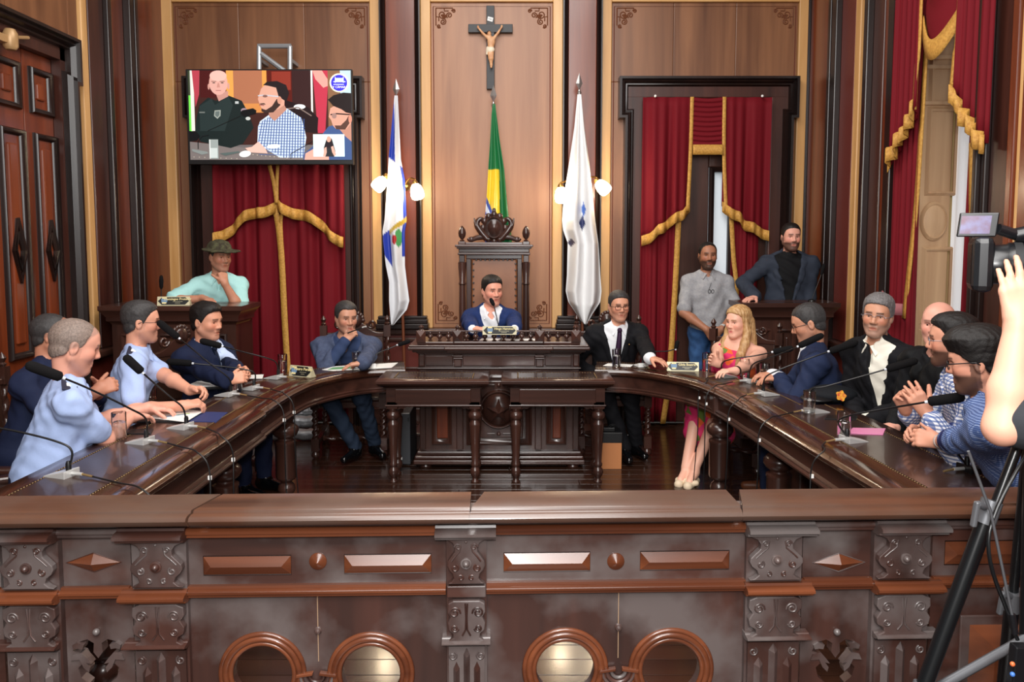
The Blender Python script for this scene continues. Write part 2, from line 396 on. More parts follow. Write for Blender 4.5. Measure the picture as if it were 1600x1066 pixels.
def head_ops(H, jaw=1.0, nose=1.0, fat=1.0, mouth=0.0, ears=True):
    o = Ops(); s = H.s
    def E(c, r, k=0.02, sub=False): o.ell(H.P(*c), A(r)*s, H.R, k*s, sub)
    def C(a, b, ra, rb=None, k=0.012, sub=False): o.cap(H.P(*a), H.P(*b), ra*s, (rb or ra)*s, k*s, sub)
    E((0, -0.014, 0.034), (0.0745*fat, 0.095, 0.084)); E((0, 0.022, -0.03), (0.061*fat, 0.066, 0.085), 0.03)
    E((0, 0.05, 0.04), (0.055, 0.036, 0.05), 0.03)
    for q in (-1, 1):
        C((q*0.054*fat*jaw, -0.004, -0.048), (q*0.02*jaw, 0.06, -0.098), 0.018, 0.016, 0.03); E((q*0.04*fat, 0.052, -0.022), (0.022, 0.026, 0.022), 0.025)
    E((0, 0.064, -0.098), (0.024*jaw, 0.021, 0.019), 0.025)
    C((-0.03, 0.077, 0.026), (0.03, 0.077, 0.026), 0.0105, k=0.02)
    for q in (-1, 1): E((q*0.031, 0.094, 0.004), (0.0165, 0.020, 0.0115), 0.010, True)
    for q in (-1, 1):
        E((q*0.031, 0.066, 0.004), (0.0115, 0.0105, 0.0115), 0.006); C((q*0.018, 0.0785, 0.0125), (q*0.044, 0.0715, 0.0115), 0.0045, k=0.005); C((q*0.019, 0.0765, -0.0065), (q*0.043, 0.0705, -0.0055), 0.0036, k=0.005)
    C((0, 0.083, 0.016), (0, 0.101+0.008*(nose-1), -0.026), 0.0075, 0.0115*nose, 0.012)
    for q in (-1, 1): E((q*0.0125*nose, 0.09, -0.031), (0.0085*nose, 0.011, 0.008), 0.008)
    C((-0.019, 0.081, -0.058), (0.019, 0.081, -0.058), 0.0065, k=0.01); C((-0.016, 0.081, -0.0715-mouth), (0.016, 0.081, -0.0715-mouth), 0.007, k=0.01)
    if mouth: E((0, 0.094, -0.0645-mouth*0.5), (0.018, 0.012, 0.0022+mouth*0.6), 0.004, True)
    for q in (-1, 1): C((0, 0.0885, -0.0635), (q*0.021, 0.082, -0.0675), 0.0026, 0.0022, 0.003, True)
    if ears:
        for q in (-1, 1): E((q*0.0765*fat, -0.012, -0.004), (0.0085, 0.019, 0.031), 0.008); E((q*0.084*fat, -0.006, 0.0), (0.006, 0.010, 0.018), 0.005, True)
    return o
def face_cols(H, V, skin, lips=None, brow=(40, 28, 22), beard=None, stubble=None, scalp=None, browh=1.0):
    q = H.loc(V); x, f, z = q[:, 0], q[:, 1], q[:, 2]; base = np.tile(A(lin(skin)), (len(V), 1))
    def put(m, c, a=1.0): m = (np.clip(m, 0, 1)*a)[:, None]; base[:] = base*(1-m)+A(lin(c))*m
    near = np.linalg.norm(q, axis=1) < 0.2
    blush = np.exp(-(((np.abs(x)-0.042)/0.022)**2+((z+0.022)/0.022)**2))*(f > 0.02)*near; put(blush, (skin[0], int(skin[1]*0.8), int(skin[2]*0.78)), 0.5)
    if stubble is not None or beard is not None:
        jawm = np.clip((-0.036-z)/0.012, 0, 1)*np.clip((f+0.015)/0.02, 0, 1)*(np.linalg.norm(q, axis=1) < 0.155)*(z > -0.128)
        side = (z < 0.0)*(np.abs(x) > 0.052)*(f > -0.012)*(f < 0.022)*near
        lipm = np.exp(-((x/0.020)**4+((z+0.065)/0.0095)**4)); mous = np.exp(-((x/0.034)**4+((z+0.047)/0.009)**2))*(f > 0.05)
        m = np.maximum(np.maximum(jawm, side*0.9), mous)*(1-lipm); put(m, beard or stubble, 0.9 if beard else 0.45)
    put(np.exp(-((x/0.019)**4+((z+0.0645)/0.009)**4))*(f > 0.05)*near, lips or (int(skin[0]*0.74), int(skin[1]*0.54), int(skin[2]*0.54)), 0.9)
    bz = 0.0265+0.004*np.cos((np.abs(x)-0.03)/0.02)-0.0035
    put(np.exp(-((z-bz)/(0.0052*browh))**4)*(np.abs(x) > 0.011)*(np.abs(x) < 0.048)*(f > 0.05)*near, brow, 0.85)
    put(np.exp(-(((np.abs(x)-0.031)/0.017)**4+((z-0.0115)/0.0032)**2))*(f > 0.06)*near, (50, 34, 28), 0.6)
    if scalp is not None:
        hl = np.interp(f, [-0.12, -0.06, -0.02, 0.02, 0.045, 0.08], [-0.075, -0.05, -0.012, 0.004, 0.05, 0.08]); put(np.clip((z-hl)/0.012, 0, 1)*near, scalp[0], scalp[1])
    return base
HAIRLINE = ([-0.12, -0.07, -0.035, -0.02, 0.012, 0.03, 0.052, 0.078, 0.1], [-0.085, -0.062, -0.035, 0.0, -0.004, 0.03, 0.062, 0.078, 0.086])
def hair_ops(H, thick=0.012, top=0.012, line=HAIRLINE, fat=1.0, front=0.0, lift=0.0, recede=0.0):
    o = Ops(); s = H.s
    def fn(p):
        q = H.loc(p); x, f, z = q[..., 0], q[..., 1], q[..., 2]
        t = thick+top*np.clip((z-0.04)/0.06, 0, 1)+front*np.clip((f-0.0)/0.07, 0, 1)*np.clip((z-0.06)/0.04, 0, 1)
        r = A((0.0745*fat, 0.095, 0.084)); w = q-A((0, -0.014, 0.034)); k0 = np.linalg.norm(w/r, axis=-1); k1 = np.linalg.norm(w/(r*r), axis=-1)+1e-6
        d = k0*(k0-1)/k1-t; r2 = A((0.064*fat, 0.05, 0.06)); w2 = q-A((0, -0.045, -0.02)); k0 = np.linalg.norm(w2/r2, axis=-1); k1 = np.linalg.norm(w2/(r2*r2), axis=-1)+1e-6
        d = np.minimum(d, k0*(k0-1)/k1-thick*0.7)
        hl = np.interp(f, *line)+lift+recede*np.clip((np.abs(x)-0.015)/0.03, 0, 1)*(f > 0.03); cut = (hl-z)*0.75
        st = 0.0007*np.sin(x*340+5*np.sin(f*31+z*17))+0.0007*np.sin(x*520+z*240+4*np.sin(f*60))+0.0008*np.sin(f*61+3*np.sin(x*53))*np.sin(x*57+z*49)
        return (np.maximum(d, cut)+st)*s
    return o.fun(fn, H.c-0.15*s, H.c+0.15*s, 0.004)
def ik(S, W, l1, l2, pole):
    S, W = A(S), A(W); d = W-S; L = min(float(np.linalg.norm(d)), (l1+l2)*0.999); u = unit(d)
    a = (l1*l1-l2*l2+L*L)/(2*L); h = math.sqrt(max(1e-6, l1*l1-a*a)); p = A(pole)-u*(A(pole) @ u); return S+u*a+unit(p)*h, S+u*L
def wrinkle(amp):
    def f(P):
        x, y, z = P[:, 0], P[:, 1], P[:, 2]
        return (amp*1.35*(np.sin(34*z+9*np.sin(7*x+5*y)+4*np.sin(11*y))*0.6+np.sin(52*x-31*y+24*z+5*np.sin(13*z))*0.4+0.35*np.sin(75*z+40*x+6*np.sin(21*y)))).astype(f32)
    return f
CLOTH = {}
def cloth(name, rgb, rough=0.8, var=None, pat=None):
    if name in CLOTH: return CLOTH[name]
    m = mat(name, rgb, rough, spec=0.2, bump=(16, 0.32, 0.012), var=var); CLOTH[name] = m
    if pat:                                            # checks woven from two stripe directions
        nt = m.node_tree; b = nt.nodes['Principled BSDF']; L = nt.links.new; tc = nt.nodes.new('ShaderNodeTexCoord')
        kind, c2, c3, sc = pat; last = None
        for ax, cc in (((1, 0.6, 0), c2), ((0, 0, 1), c3)):
            dt = nt.nodes.new('ShaderNodeVectorMath'); dt.operation = 'DOT_PRODUCT'; dt.inputs[1].default_value = ax; L(tc.outputs['Object'], dt.inputs[0])
            mu = nt.nodes.new('ShaderNodeMath'); mu.operation = 'MULTIPLY'; mu.inputs[1].default_value = sc; L(dt.outputs['Value'], mu.inputs[0])
            fr = nt.nodes.new('ShaderNodeMath'); fr.operation = 'FRACT'; L(mu.outputs[0], fr.inputs[0])
            gt = nt.nodes.new('ShaderNodeMath'); gt.operation = 'GREATER_THAN'; gt.inputs[1].default_value = 0.55; L(fr.outputs[0], gt.inputs[0])
            fa = nt.nodes.new('ShaderNodeMath'); fa.operation = 'MULTIPLY'; fa.inputs[1].default_value = 0.75; L(gt.outputs[0], fa.inputs[0])
            mx = nt.nodes.new('ShaderNodeMix'); mx.data_type = 'RGBA'; L(fa.outputs[0], mx.inputs[0])
            if last is None: mx.inputs[6].default_value = (*lin(rgb), 1)
            else: L(last, mx.inputs[6])
            mx.inputs[7].default_value = (*lin(cc), 1); last = mx.outputs[2]
        L(last, b.inputs['Base Color'])
    return m
class Person:
    def __init__(s, label, loc, face, head, hface, pitch=0.0, roll=0.0, skin=(205, 150, 120), h=0.006, hs=1.0, seat=0.49, stand=0.0, sw=0.185, belly=0.0, group=None, yaw_t=None, neck=(0.03, 0.182), wide=1.0):
        s.label, s.h, s.skin, s.seat = label, h, skin, seat
        s.base = A((loc[0], loc[1], stand)); s.f = unit((math.sin(face), -math.cos(face), 0)); s.x = unit((math.cos(face), math.sin(face), 0)); s.up = A((0, 0, 1))
        hf = (math.sin(hface), -math.cos(hface), 0); s.H = Head(head, hf, pitch, roll, hs)
        s.N = A(head)-unit(hf)*neck[0]*hs-s.up*neck[1]*hs
        s.standing = seat is None
        s.pel = A((loc[0], loc[1], (0.93+stand) if s.standing else seat+0.10))
        sp = s.N-s.pel; s.spl = float(np.linalg.norm(sp)); s.su = unit(sp); s.sf = unit(s.f-s.su*(s.f @ s.su)); s.R = np.stack([s.x, s.sf, s.su], 1)
        s.sw = sw; s.belly = belly; s.wide = wide
        s.sh = {q: s.N-s.su*0.052+s.x*(q*sw) for q in (-1, 1)}
        s.arm = {}; s.skin_ops = Ops(); s.kids = []
    def T(s, x, f, u): return s.pel+s.x*x+s.sf*f+s.su*u          # torso coordinates
    def torso(s, o, e, k=0.04, low=True):
        L = s.spl; w = s.wide
        o.ell(s.T(0, 0.01, L*0.68), (0.158*w+e, 0.105+e, 0.20+e*0.5), s.R, k); o.ell(s.T(0, 0.015+s.belly*0.4, L*0.30), (0.148*w+s.belly*0.4+e, 0.108+s.belly+e, 0.20+e), s.R, k)
        if low: o.ell(s.T(0, 0.0, 0.02), (0.165*w+e, 0.118+e, 0.13+e), s.R, k)
        o.cap(s.sh[-1]-s.su*0.008, s.sh[1]-s.su*0.008, 0.05+e, k=0.045)
        for q in (-1, 1): o.cap(s.N+s.su*0.03-s.f*0.005+s.x*q*0.02, s.sh[q]-s.x*q*0.03, 0.036+e, 0.045+e, k=0.05)
    def set_arm(s, q, wrist, pole=None, l1=0.29, l2=0.26):
        pole = pole if pole is not None else (-s.up*0.8+s.x*q*0.6-s.f*0.2)
        s.arm[q] = ik(s.sh[q], wrist, l1, l2, pole); return s.arm[q]
    def sleeve(s, o, q, e, t1=1.0, flare=0.0, taper=0.0):
        E, W = s.arm[q]; S = s.sh[q]
        if t1 <= 1.0: o.cap(S, S+(E-S)*t1, 0.043+e, 0.040+e+flare*0.7, k=0.045)
        else:
            o.cap(S, E, 0.043+e, 0.038+e, k=0.045); o.cap(E, E+(W-E)*(t1-1), 0.040+e, 0.030+e+flare, k=0.015)
    def bare(s, q, hand_kw=None):
        E, W = s.arm[q]; S = s.sh[q]; o = s.skin_ops
        o.cap(S, E, 0.047, 0.041, k=0.03); o.cap(E, E+(W-E)*0.35, 0.041, 0.042, k=0.02); o.cap(E+(W-E)*0.35, W, 0.042, 0.027, k=0.02)
        if hand_kw:
            kw = dict(hand_kw); d = kw.pop('d', None); n = kw.pop('n', (0, 0, -1)); t = kw.pop('t', None)
            d = unit(W-E) if d is None else unit(d)
            if t is None:
                t = np.cross(d, unit(n)); t = t if (t @ (-s.x*q)) > 0 else -t
            hand(o, W, d, n, t, **kw)
    def legs(s, o, e, knees, ankles, k=0.04, r=(0.085, 0.06, 0.055, 0.042)):
        for q in (-1, 1):
            hip = s.pel+s.x*q*0.085-s.up*0.02; K, An = A(knees[q]), A(ankles[q])
            o.cap(hip, K, r[0]+e, r[1]+e, k=k); o.cap(K, An, r[2]+e, r[3]+e, k=0.03)
    def seat_legs(s, spread=0.1, reach=0.42, fwd=0.42):
        z = s.base[2]
        kn = {q: s.pel+s.f*reach+s.x*q*spread-s.up*0.06 for q in (-1, 1)}; an = {q: A((kn[q][0]+s.f[0]*(fwd-reach), kn[q][1]+s.f[1]*(fwd-reach), z+0.1)) for q in (-1, 1)}
        return kn, an
    def stand_legs(s):
        z = s.base[2]
        return {q: A((s.base[0], s.base[1], z+0.5))+s.x*q*0.1+s.f*0.02 for q in (-1, 1)}, {q: A((s.base[0], s.base[1], z+0.1))+s.x*q*0.11 for q in (-1, 1)}
    def make(s, name='person', face=None, core=-0.014, **hk):
        o = Ops(); s.torso(o, core, low=True); o.ext(s.skin_ops); ho = head_ops(s.H, **hk); s.hops = ho
        o.cap(s.N-s.su*0.03, s.H.P(0, -0.028, -0.06), 0.056, 0.052, k=0.03); o.ext(ho)
        V, Q = mesh_ops(o, s.h); col = face_cols(s.H, V, s.skin, **(face or {}))
        s.o = to_obj(name, V, Q, SKIN, None, tuple(s.base), col, s.base); tag(s.o, s.label, 'person')
        return s
    def part(s, name, ops, m, h=None, disp=None, col=None, parent=None):
        V, Q = mesh_ops(ops, h or 0.010, disp); return to_obj(name, V, Q, m, parent or s.o, None, col, s.base)
    def mb(s, name, mb, m, smooth=180, parent=None, **kw):
        o = mb.build(name, m, parent or s.o, smooth=smooth, **kw); o.data.transform(Matrix.Translation([-float(v) for v in s.base])); return o
    def eyes(s, gaze=(0, 0), iris=(60, 38, 24)):
        for q in (-1, 1):
            c = s.H.P(q*0.031, 0.0665, 0.003); b = MB().sphere(c, 0.0128*s.H.s, 16, 12); V = A(b.v)
            g = unit(s.H.f+s.H.x*gaze[0]+s.H.u*gaze[1]); dt = ((V-c)/(0.0128*s.H.s)) @ g
            col = np.where(dt[:, None] > 0.97, A(lin((10, 8, 8))), np.where(dt[:, None] > 0.85, A(lin(iris)), A(lin((225, 216, 208)))))
            o = s.mb('eye', b, EYE); at = o.data.color_attributes.new('Col', 'FLOAT_COLOR', 'POINT'); at.data.foreach_set('color', np.concatenate([col, np.ones((len(col), 1))], 1).astype(f32).ravel())
    def hair(s, m, h=None, **kw): return s.part('hair', hair_ops(s.H, **kw), m, h or s.h)
    def glasses(s, m, rim=0.0016, w=0.024, hh=0.017, full=True):
        H = s.H; b = MB(); g = None
        for q in (-1, 1):
            pts = [H.P(q*0.032+w*math.copysign(abs(math.cos(a))**0.6, math.cos(a)), 0.096-0.006*abs(math.cos(a)*q+1)*0.5*0, 0.0+hh*math.copysign(abs(math.sin(a))**0.6, math.sin(a))) for a in np.linspace(0, 2*PI, 21)[:-1]]
            if full: b.tube(pts, rim, 6, True)
            else: b.tube(pts[0:11], rim, 6)
            b.tube([H.P(q*0.056, 0.096, 0.006), H.P(q*0.072, 0.085, 0.007), H.P(q*0.081, 0.0, 0.008), H.P(q*0.081, -0.02, -0.004)], rim*1.1, 6)
        b.tube([H.P(-0.009, 0.097, 0.003), H.P(0, 0.1, 0.006), H.P(0.009, 0.097, 0.003)], rim, 6)
        o = s.mb('glasses', b, m); o['label'] = 'eyeglasses'; return o
    # ---- clothes
    def shirt(s, m, e=0.012, sleeves=1.0, flare=0.008, collar=True, vneck=0.06, amp=0.0035, h=0.009, name='shirt', low=True, cut=True, taper=0.0):
        o = Ops(); s.torso(o, e, low=low)
        for q in (-1, 1):
            if q in s.arm: s.sleeve(o, q, e, sleeves, flare)
        if collar:
            o.cap(s.N-s.su*0.02-s.sf*0.008, s.N+s.su*0.032+s.sf*0.004, 0.068, 0.069, k=0.015)
        if cut:
            c0 = s.N+s.su*0.12+s.sf*0.03; o.cap(s.N+s.su*0.065, c0, 0.058, 0.075, k=0.008, sub=True)
            if vneck: o.cap(s.N+s.su*0.05+s.sf*0.07, s.N-s.su*vneck+s.sf*0.105, 0.04, 0.006, k=0.01, sub=True)
        s.shirt_ops = o; r = s.part(name, o, m, h, wrinkle(amp))
        if collar and vneck >= 0 and name == 'shirt' and m.name not in ('black_tee', 'cameraman_tee', 'police_shirt'): s.collar_flaps(m)
        return r
    def collar_flaps(s, m):
        o = Ops(); s.torso(o, 0.014); o.cap(s.N-s.su*0.02, s.N+s.su*0.03, 0.067, k=0.02)
        def fr(x, u): return s.front(x, u, o)+s.sf*0.007
        L = s.spl
        for q in (-1, 1):
            a = s.N+s.x*q*0.068+s.sf*0.012+s.su*0.048; b = s.N+s.x*q*0.012+s.sf*0.074+s.su*0.028; c = fr(q*0.05, L-0.022); d = s.N+s.x*q*0.08+s.sf*0.03+s.su*0.012
            s.mb('collar', MB().add([tuple(map(float, v)) for v in (a, b, c, d)], [(0, 1, 2, 3)] if q > 0 else [(3, 2, 1, 0)]), m, None, solid=0.005)
    def front(s, x, u, ops=None):
        """point on the front of a garment at torso coordinates x, u"""
        ops = ops or s.shirt_ops; f = np.linspace(0.0, 0.34, 120); P = np.stack([s.T(x, q, u) for q in f]); d = ops.at(P); i = np.nonzero(d < 0)[0]
        return P[i[-1]] if len(i) else s.T(x, 0.12, u)
    def jacket(s, m, e=0.024, v=(0.36, 0.075), amp=0.004, h=0.0095, sl=1.93, name='jacket', lap=0.045, flare=0.006):
        L = s.spl; zb = L*v[0]; zt = L*1.06; slope = v[1]/(zt-zb); pel, x_, sf, su = s.pel, s.x, s.sf, s.su
        def vd(p):
            q = p-pel; return (np.abs(q @ x_)-((q @ su)-zb)*slope)*0.95, q @ sf
        o = Ops(); s.torso(o, e)
        for q in (-1, 1):
            if q in s.arm: s.sleeve(o, q, e-0.004, sl, flare)
        o.cap(s.N-s.su*0.02-s.sf*0.02, s.N+s.su*0.028-s.sf*0.016, 0.066, 0.067, k=0.02)
        lo, hi = s.pel-0.45, s.N+0.3
        def cut(p):
            a, f = vd(p); return np.maximum(a, 0.02-f)
        o.fun(cut, lo, hi, 0.006, True); o.cap(s.N+s.su*0.055-s.sf*0.01, s.N+s.su*0.12+s.sf*0.03, 0.06, 0.08, k=0.008, sub=True)
        body = Ops(); s.torso(body, e+0.007)
        def lapel(p):
            a, f = vd(p); u = (p-pel) @ su; w_ = lap*np.clip((u-zb)/(zt-zb)*1.6, 0.05, 1.0); return np.maximum(np.maximum(body.at(p), -a), np.maximum(a-w_, np.maximum(0.03-f, u-(zt-0.05))))
        o.fun(lapel, lo, hi, 0.003); s.jacket_ops = o
        return s.part(name, o, m, h, wrinkle(amp))
    def tie(s, m, u0=0.30):
        L = s.spl; us = np.linspace(L+0.022, L*u0, 9); o = Ops(); s.torso(o, 0.013); o.cap(s.N-s.su*0.02, s.N+s.su*0.03, 0.066, k=0.02); P = [s.front(0, u, o)+s.sf*0.010 for u in us]; w = np.linspace(0.017, 0.036, 9)
        b = MB()
        vs = []
        for p, ww in zip(P, w):
            vs += [p-s.x*ww, p+s.sf*0.008, p+s.x*ww, p-s.sf*0.004]
        b.add([tuple(map(float, q)) for q in vs], [(i*4+j, i*4+(j+1) % 4, i*4+4+(j+1) % 4, i*4+4+j) for i in range(8) for j in range(4)])
        k = P[0]; b.sphere(tuple(map(float, k+s.sf*0.006)), (0.02, 0.014, 0.02), 10, 8)
        return s.mb('tie', b, m)
    def trousers(s, m, kn, an, e=0.012, amp=0.004, h=0.012):
        o = Ops(); o.ell(s.T(0, 0, 0.01), (0.17+e, 0.12+e, 0.11+e), s.R, 0.04); s.legs(o, e, kn, an); return s.part('trousers', o, m, h, wrinkle(amp))
    def shoes(s, m, an, dirs=None, sole=None):
        for q in (-1, 1):
            d = unit(dirs[q]) if dirs else s.f; a = A(an[q]); z = s.base[2]; o = Ops(); h0 = A((a[0], a[1], max(z+0.04, a[2]-0.06)))
            o.cap(h0-d*0.03, h0+d*0.02, 0.042, 0.045, k=0.03); o.cap(h0+d*0.02, A((h0[0]+d[0]*0.16, h0[1]+d[1]*0.16, h0[2]-0.01+d[2]*0.16)), 0.043, 0.03, k=0.03); o.cap(h0, a+s.up*0.0, 0.042, 0.045, k=0.03)
            s.part('shoe', o, m, 0.009)
# ================================================================== the room
XL, XR, YW, ZC = -3.29, 2.76, 7.4, 5.3
fl = sroot('floor')
sub = MB().box(XL-0.3, XR+0.6, -1.6, YW+0.2, -0.08, -0.03).build('subfloor', BLK, fl)
pw = 0.118; nrow = int((YW+0.6)/pw)
pm = MB().box(-0.5, 0.5, 0.0015, pw-0.0015, -0.03, 0).build('plank', FLR, fl, bevel=0.0015)
first = True
for r in range(nrow):
    y0 = YW-(r+1)*pw; cut = XL+1.2+((r*1.37) % 3.6)
    for a, b in ((XL, cut), (cut, XR+0.1)):
        o = pm if first else link_copy(pm, fl); first = False
        o.location = ((a+b)/2, y0, 0); o.scale = (b-a-0.003, 1, 1)
cl = sroot('ceiling'); MB().box(XL-0.3, XR+0.6, -1.6, YW+0.2, ZC, ZC+0.1).build('plaster', mat('plaster', (196, 170, 140), 0.8), cl)
cb = MB()
for y in np.arange(-0.8, YW, 1.2): cb = MB().box(XL, XR, y, y+0.16, ZC-0.14, ZC).build('beam', DX, cl)

# ---- back wall
wb = sroot('wall_back')
MB().box(XL-0.3, XR+0.6, YW+0.05, YW+0.25, 0, ZC).build('core', BLK, wb)
def wz(py, Y=YW): return onY(800, py, Y).z
def wx(px, Y=YW, py=300): return onY(px, py, Y).x
ZD = wz(512); ZT = wz(4)
BV = 0.006
def vstrip(a, b, m, yf, z0, z1, name):
    return MB().box(wx(a), wx(b), yf, YW+0.06, z0, z1).build(name, m, wb, bevel=BV)
for a, b in ((279, 582), (675, 863), (953, 1240)):
    k = 1 if a == 675 else 3
    xs = [a+(b-a)*i/k for i in range(k+1)]
    for i in range(k):
        vstrip(xs[i], xs[i+1], PANC if k == 1 else PAN, YW, ZD if k == 1 else wz(128), ZT+0.0, 'panel')
    for e in ((a, a+27), (b-17, b)) if k == 3 else (): vstrip(e[0], e[1], PAN, YW, ZD, wz(128), 'panel')
    # fine inlaid line around the panel
    x0, x1, z0, z1 = wx(a)+0.025, wx(b)-0.025, ZD+0.04, ZT-0.035
    MB().tube([(x0, YW-0.001, z0), (x1, YW-0.001, z0), (x1, YW-0.001, z1), (x0, YW-0.001, z1)], 0.004, 4, True).build('inlay_line', WINE, wb)
INK = mat('ornament_ink', (112, 66, 42), 0.5)
def corner_scroll(x, z, sx, sz):
    b = MB(); s = 0.13; y = YW-0.001
    def L(pts): b.tube([(x+sx*s*p[0], y, z+sz*s*p[1]) for p in pts], 0.0055, 4)
    L([(0, 0), (1.2, 0)]); L([(0, 0), (0, 1.2)]); L([(0.2, 0.9), (0.2, 0.6), (0, 0.6)]); L([(0.9, 0.2), (0.6, 0.2), (0.6, 0)])
    for cxy, r, a in (((0.45, 0.45), 0.3, 0), ((0.95, 0.5), 0.22, 2.2), ((0.5, 0.95), 0.22, 5.3), ((1.25, 0.2), 0.14, 3.1), ((0.2, 1.25), 0.14, 0.5)):
        b.tube([(x+sx*s*q[0], y, z+sz*s*q[2]) for q in spiral(cxy, r, r*0.2, a, 1.5, 18)], 0.0055, 4)
    for k in range(5):
        a = 0.2+k*0.3
        L([(0.45, 0.45), (0.45+0.34*math.cos(a), 0.45+0.34*math.sin(a))])
    return b.build('corner_scroll', INK, wb)
for a, b in ((279, 582), (675, 863), (953, 1240)):
    corner_scroll(wx(a)+0.05, ZT-0.05, 1, -1); corner_scroll(wx(b)-0.05, ZT-0.05, -1, -1)
corner_scroll(wx(675)+0.05, ZD+0.07, 1, 1); corner_scroll(wx(863)-0.05, ZD+0.07, -1, 1)
for a, b in ((262, 279), (582, 598), (660, 675), (863, 878), (938, 953), (1240, 1254)):
    vstrip(a, b, GLD, YW-0.03, ZD, ZT+0.11, 'gold_frame')
for a, b in ((279, 582), (675, 863), (953, 1240)):
    MB().box(wx(a), wx(b), YW-0.03, YW+0.06, ZT, ZT+0.11).build('gold_frame', GLDX, wb, bevel=BV)
# pilasters between the panels: raised red field, black mouldings, a stepped foot
for a, b in ((598, 660), (878, 938)):
    x0, x1 = wx(a), wx(b)
    pr = MB().box(x0+0.05, x1-0.05, YW-0.05, YW+0.06, ZD, ZC).build('pilaster', RZ, wb, bevel=BV)
    for xa, s in ((x0, 1), (x1, -1)):
        MB().sweep([(0, 0), (0.05, 0), (0.05, 0.07), (0.035, 0.085), (0.02, 0.07), (0.012, 0.095), (0, 0.095)] if s > 0 else [(0, 0), (0, 0.095), (-0.012, 0.095), (-0.02, 0.07), (-0.035, 0.085), (-0.05, 0.07), (-0.05, 0)],
                   [(xa, YW, ZC), (xa, YW, ZD)], (0, -1, 0)).build('moulding', BLK, pr, smooth=40)
    for zz, hh, dd in ((ZD-0.0, 0.05, 0.12), (ZD+0.05, 0.04, 0.10), (ZD+0.09, 0.03, 0.085)):
        MB().box(x0-dd*0.5, x1+dd*0.5, YW-dd-0.03, YW+0.05, zz, zz+hh).build('foot_moulding', BLK, pr, bevel=0.008)
# dado below the panels
bb = sroot('baseboard_back')
for a, b in ((XL, wx(303)), (wx(566), wx(971)), (wx(1233), XR)):
    ddo = MB().box(a, b, YW-0.03, YW+0.06, 0.16, ZD-0.05).build('dado', WINE, wb)
    for z0, z1, d in ((ZD-0.06, ZD, 0.09), (ZD-0.13, ZD-0.09, 0.06), (0.16, 0.2, 0.06), (0.52, 0.55, 0.05)):
        MB().box(a, b, YW-d, YW+0.05, z0, z1).build('dado_moulding', DX, ddo, bevel=0.012)
    MB().box(a, b, YW-0.07, YW+0.05, 0, 0.16).build('board', DX, bb, bevel=0.01)
# cornice over the panels
for z0, z1, d in ((ZT+0.11, ZT+0.2, 0.1), (ZT+0.2, ZT+0.42, 0.05), (ZT+0.42, ZT+0.5, 0.16), (ZT+0.5, ZC, 0.08)):
    MB().box(XL, XR, YW-d, YW+0.05, z0, z1).build('cornice', DX, wb, bevel=0.015)

# ---- doorways with eared frames in the back wall
def doorway(name, e0, e1, j0, j1, c0, c1, ytop, year, n, glass):
    d = sroot(name)
    x0, x1, xa, xb, ia, ib = wx(e0), wx(e1), wx(j0), wx(j1), wx(c0), wx(c1)
    zt, ze = wz(ytop), wz(year); zi = wz(150)
    MB().box(xa+0.02, ia+0.03, YW-0.07, YW+0.02, 0, zt-0.1).build('jamb', JMB, d, bevel=0.01)
    MB().box(ib-0.03, xb-0.02, YW-0.07, YW+0.02, 0, zt-0.1).build('jamb', JMB, d, bevel=0.01)
    MB().box(x0+0.03, x1-0.03, YW-0.071, YW+0.02, zi-0.03, zt-0.04).build('lintel', JMB, d, bevel=0.01)
    path = [(xa, YW, 0), (xa, YW, ze), (x0, YW, ze), (x0, YW, zt), (x1, YW, zt), (x1, YW, ze), (xb, YW, ze), (xb, YW, 0)]
    prof = [(0, 0), (0, 0.13), (-0.022, 0.13), (-0.03, 0.105), (-0.045, 0.115), (-0.06, 0.09), (-0.072, 0.095), (-0.085, 0.075), (-0.085, 0)]
    o = MB().sweep([(-u, v) for u, v in prof][::-1] if False else prof, path, (0, -1, 0)).build('architrave', BLK, d, smooth=40)
    # leaf behind the curtains
    lz = wz(262)
    for a, b in ((ia, (ia+ib)/2-0.01), ((ia+ib)/2+0.01, ib)) if not glass else ():
        lf = MB().box(a, b, YW+0.0, YW+0.05, 0.02, zi-0.03).build('door_leaf', DZ, d)
        for z0, z1 in ((0.2, 0.9), (1.05, 2.0), (2.15, zi-0.2)):
            MB().box(a+0.1, b-0.1, YW-0.015, YW+0.01, z0, z1).build('door_panel', DZ, lf, bevel=0.012)
    if glass:
        g0, g1 = wx(1106), wx(1144)
        for a, b, z0, z1 in ((ia, g0, 0.02, zi), (g1, ib, 0.02, zi), (g0, g1, lz, zi), (g0, g1, 0.02, 0.5)):
            MB().box(a, b, YW-0.03, YW+0.04, z0, z1).build('door_stile', DZ, d, bevel=0.01)
        MB().sweep([(0, 0), (0, 0.03), (-0.02, 0.045), (-0.045, 0.03), (-0.05, 0)], [(g0, YW-0.03, 0.5), (g0, YW-0.03, lz), (g1, YW-0.03, lz), (g1, YW-0.03, 0.5)], (0, -1, 0)).build('glazing_bead', BLK, d, smooth=40)
        MB().box(g0, g1, YW+0.01, YW+0.02, 0.5, lz).build('curtained_pane', mat('net_pane', (214, 222, 228), 0.7, emit=0.25, bump=(90, 0.5, 0.004)), d)
    return d
doorway('door_1', 298, 572, 305, 563, 335, 537, 123, 187, 1, False)
doorway('door_2', 964, 1238, 973, 1230, 1003, 1203, 123, 187, 2, True)

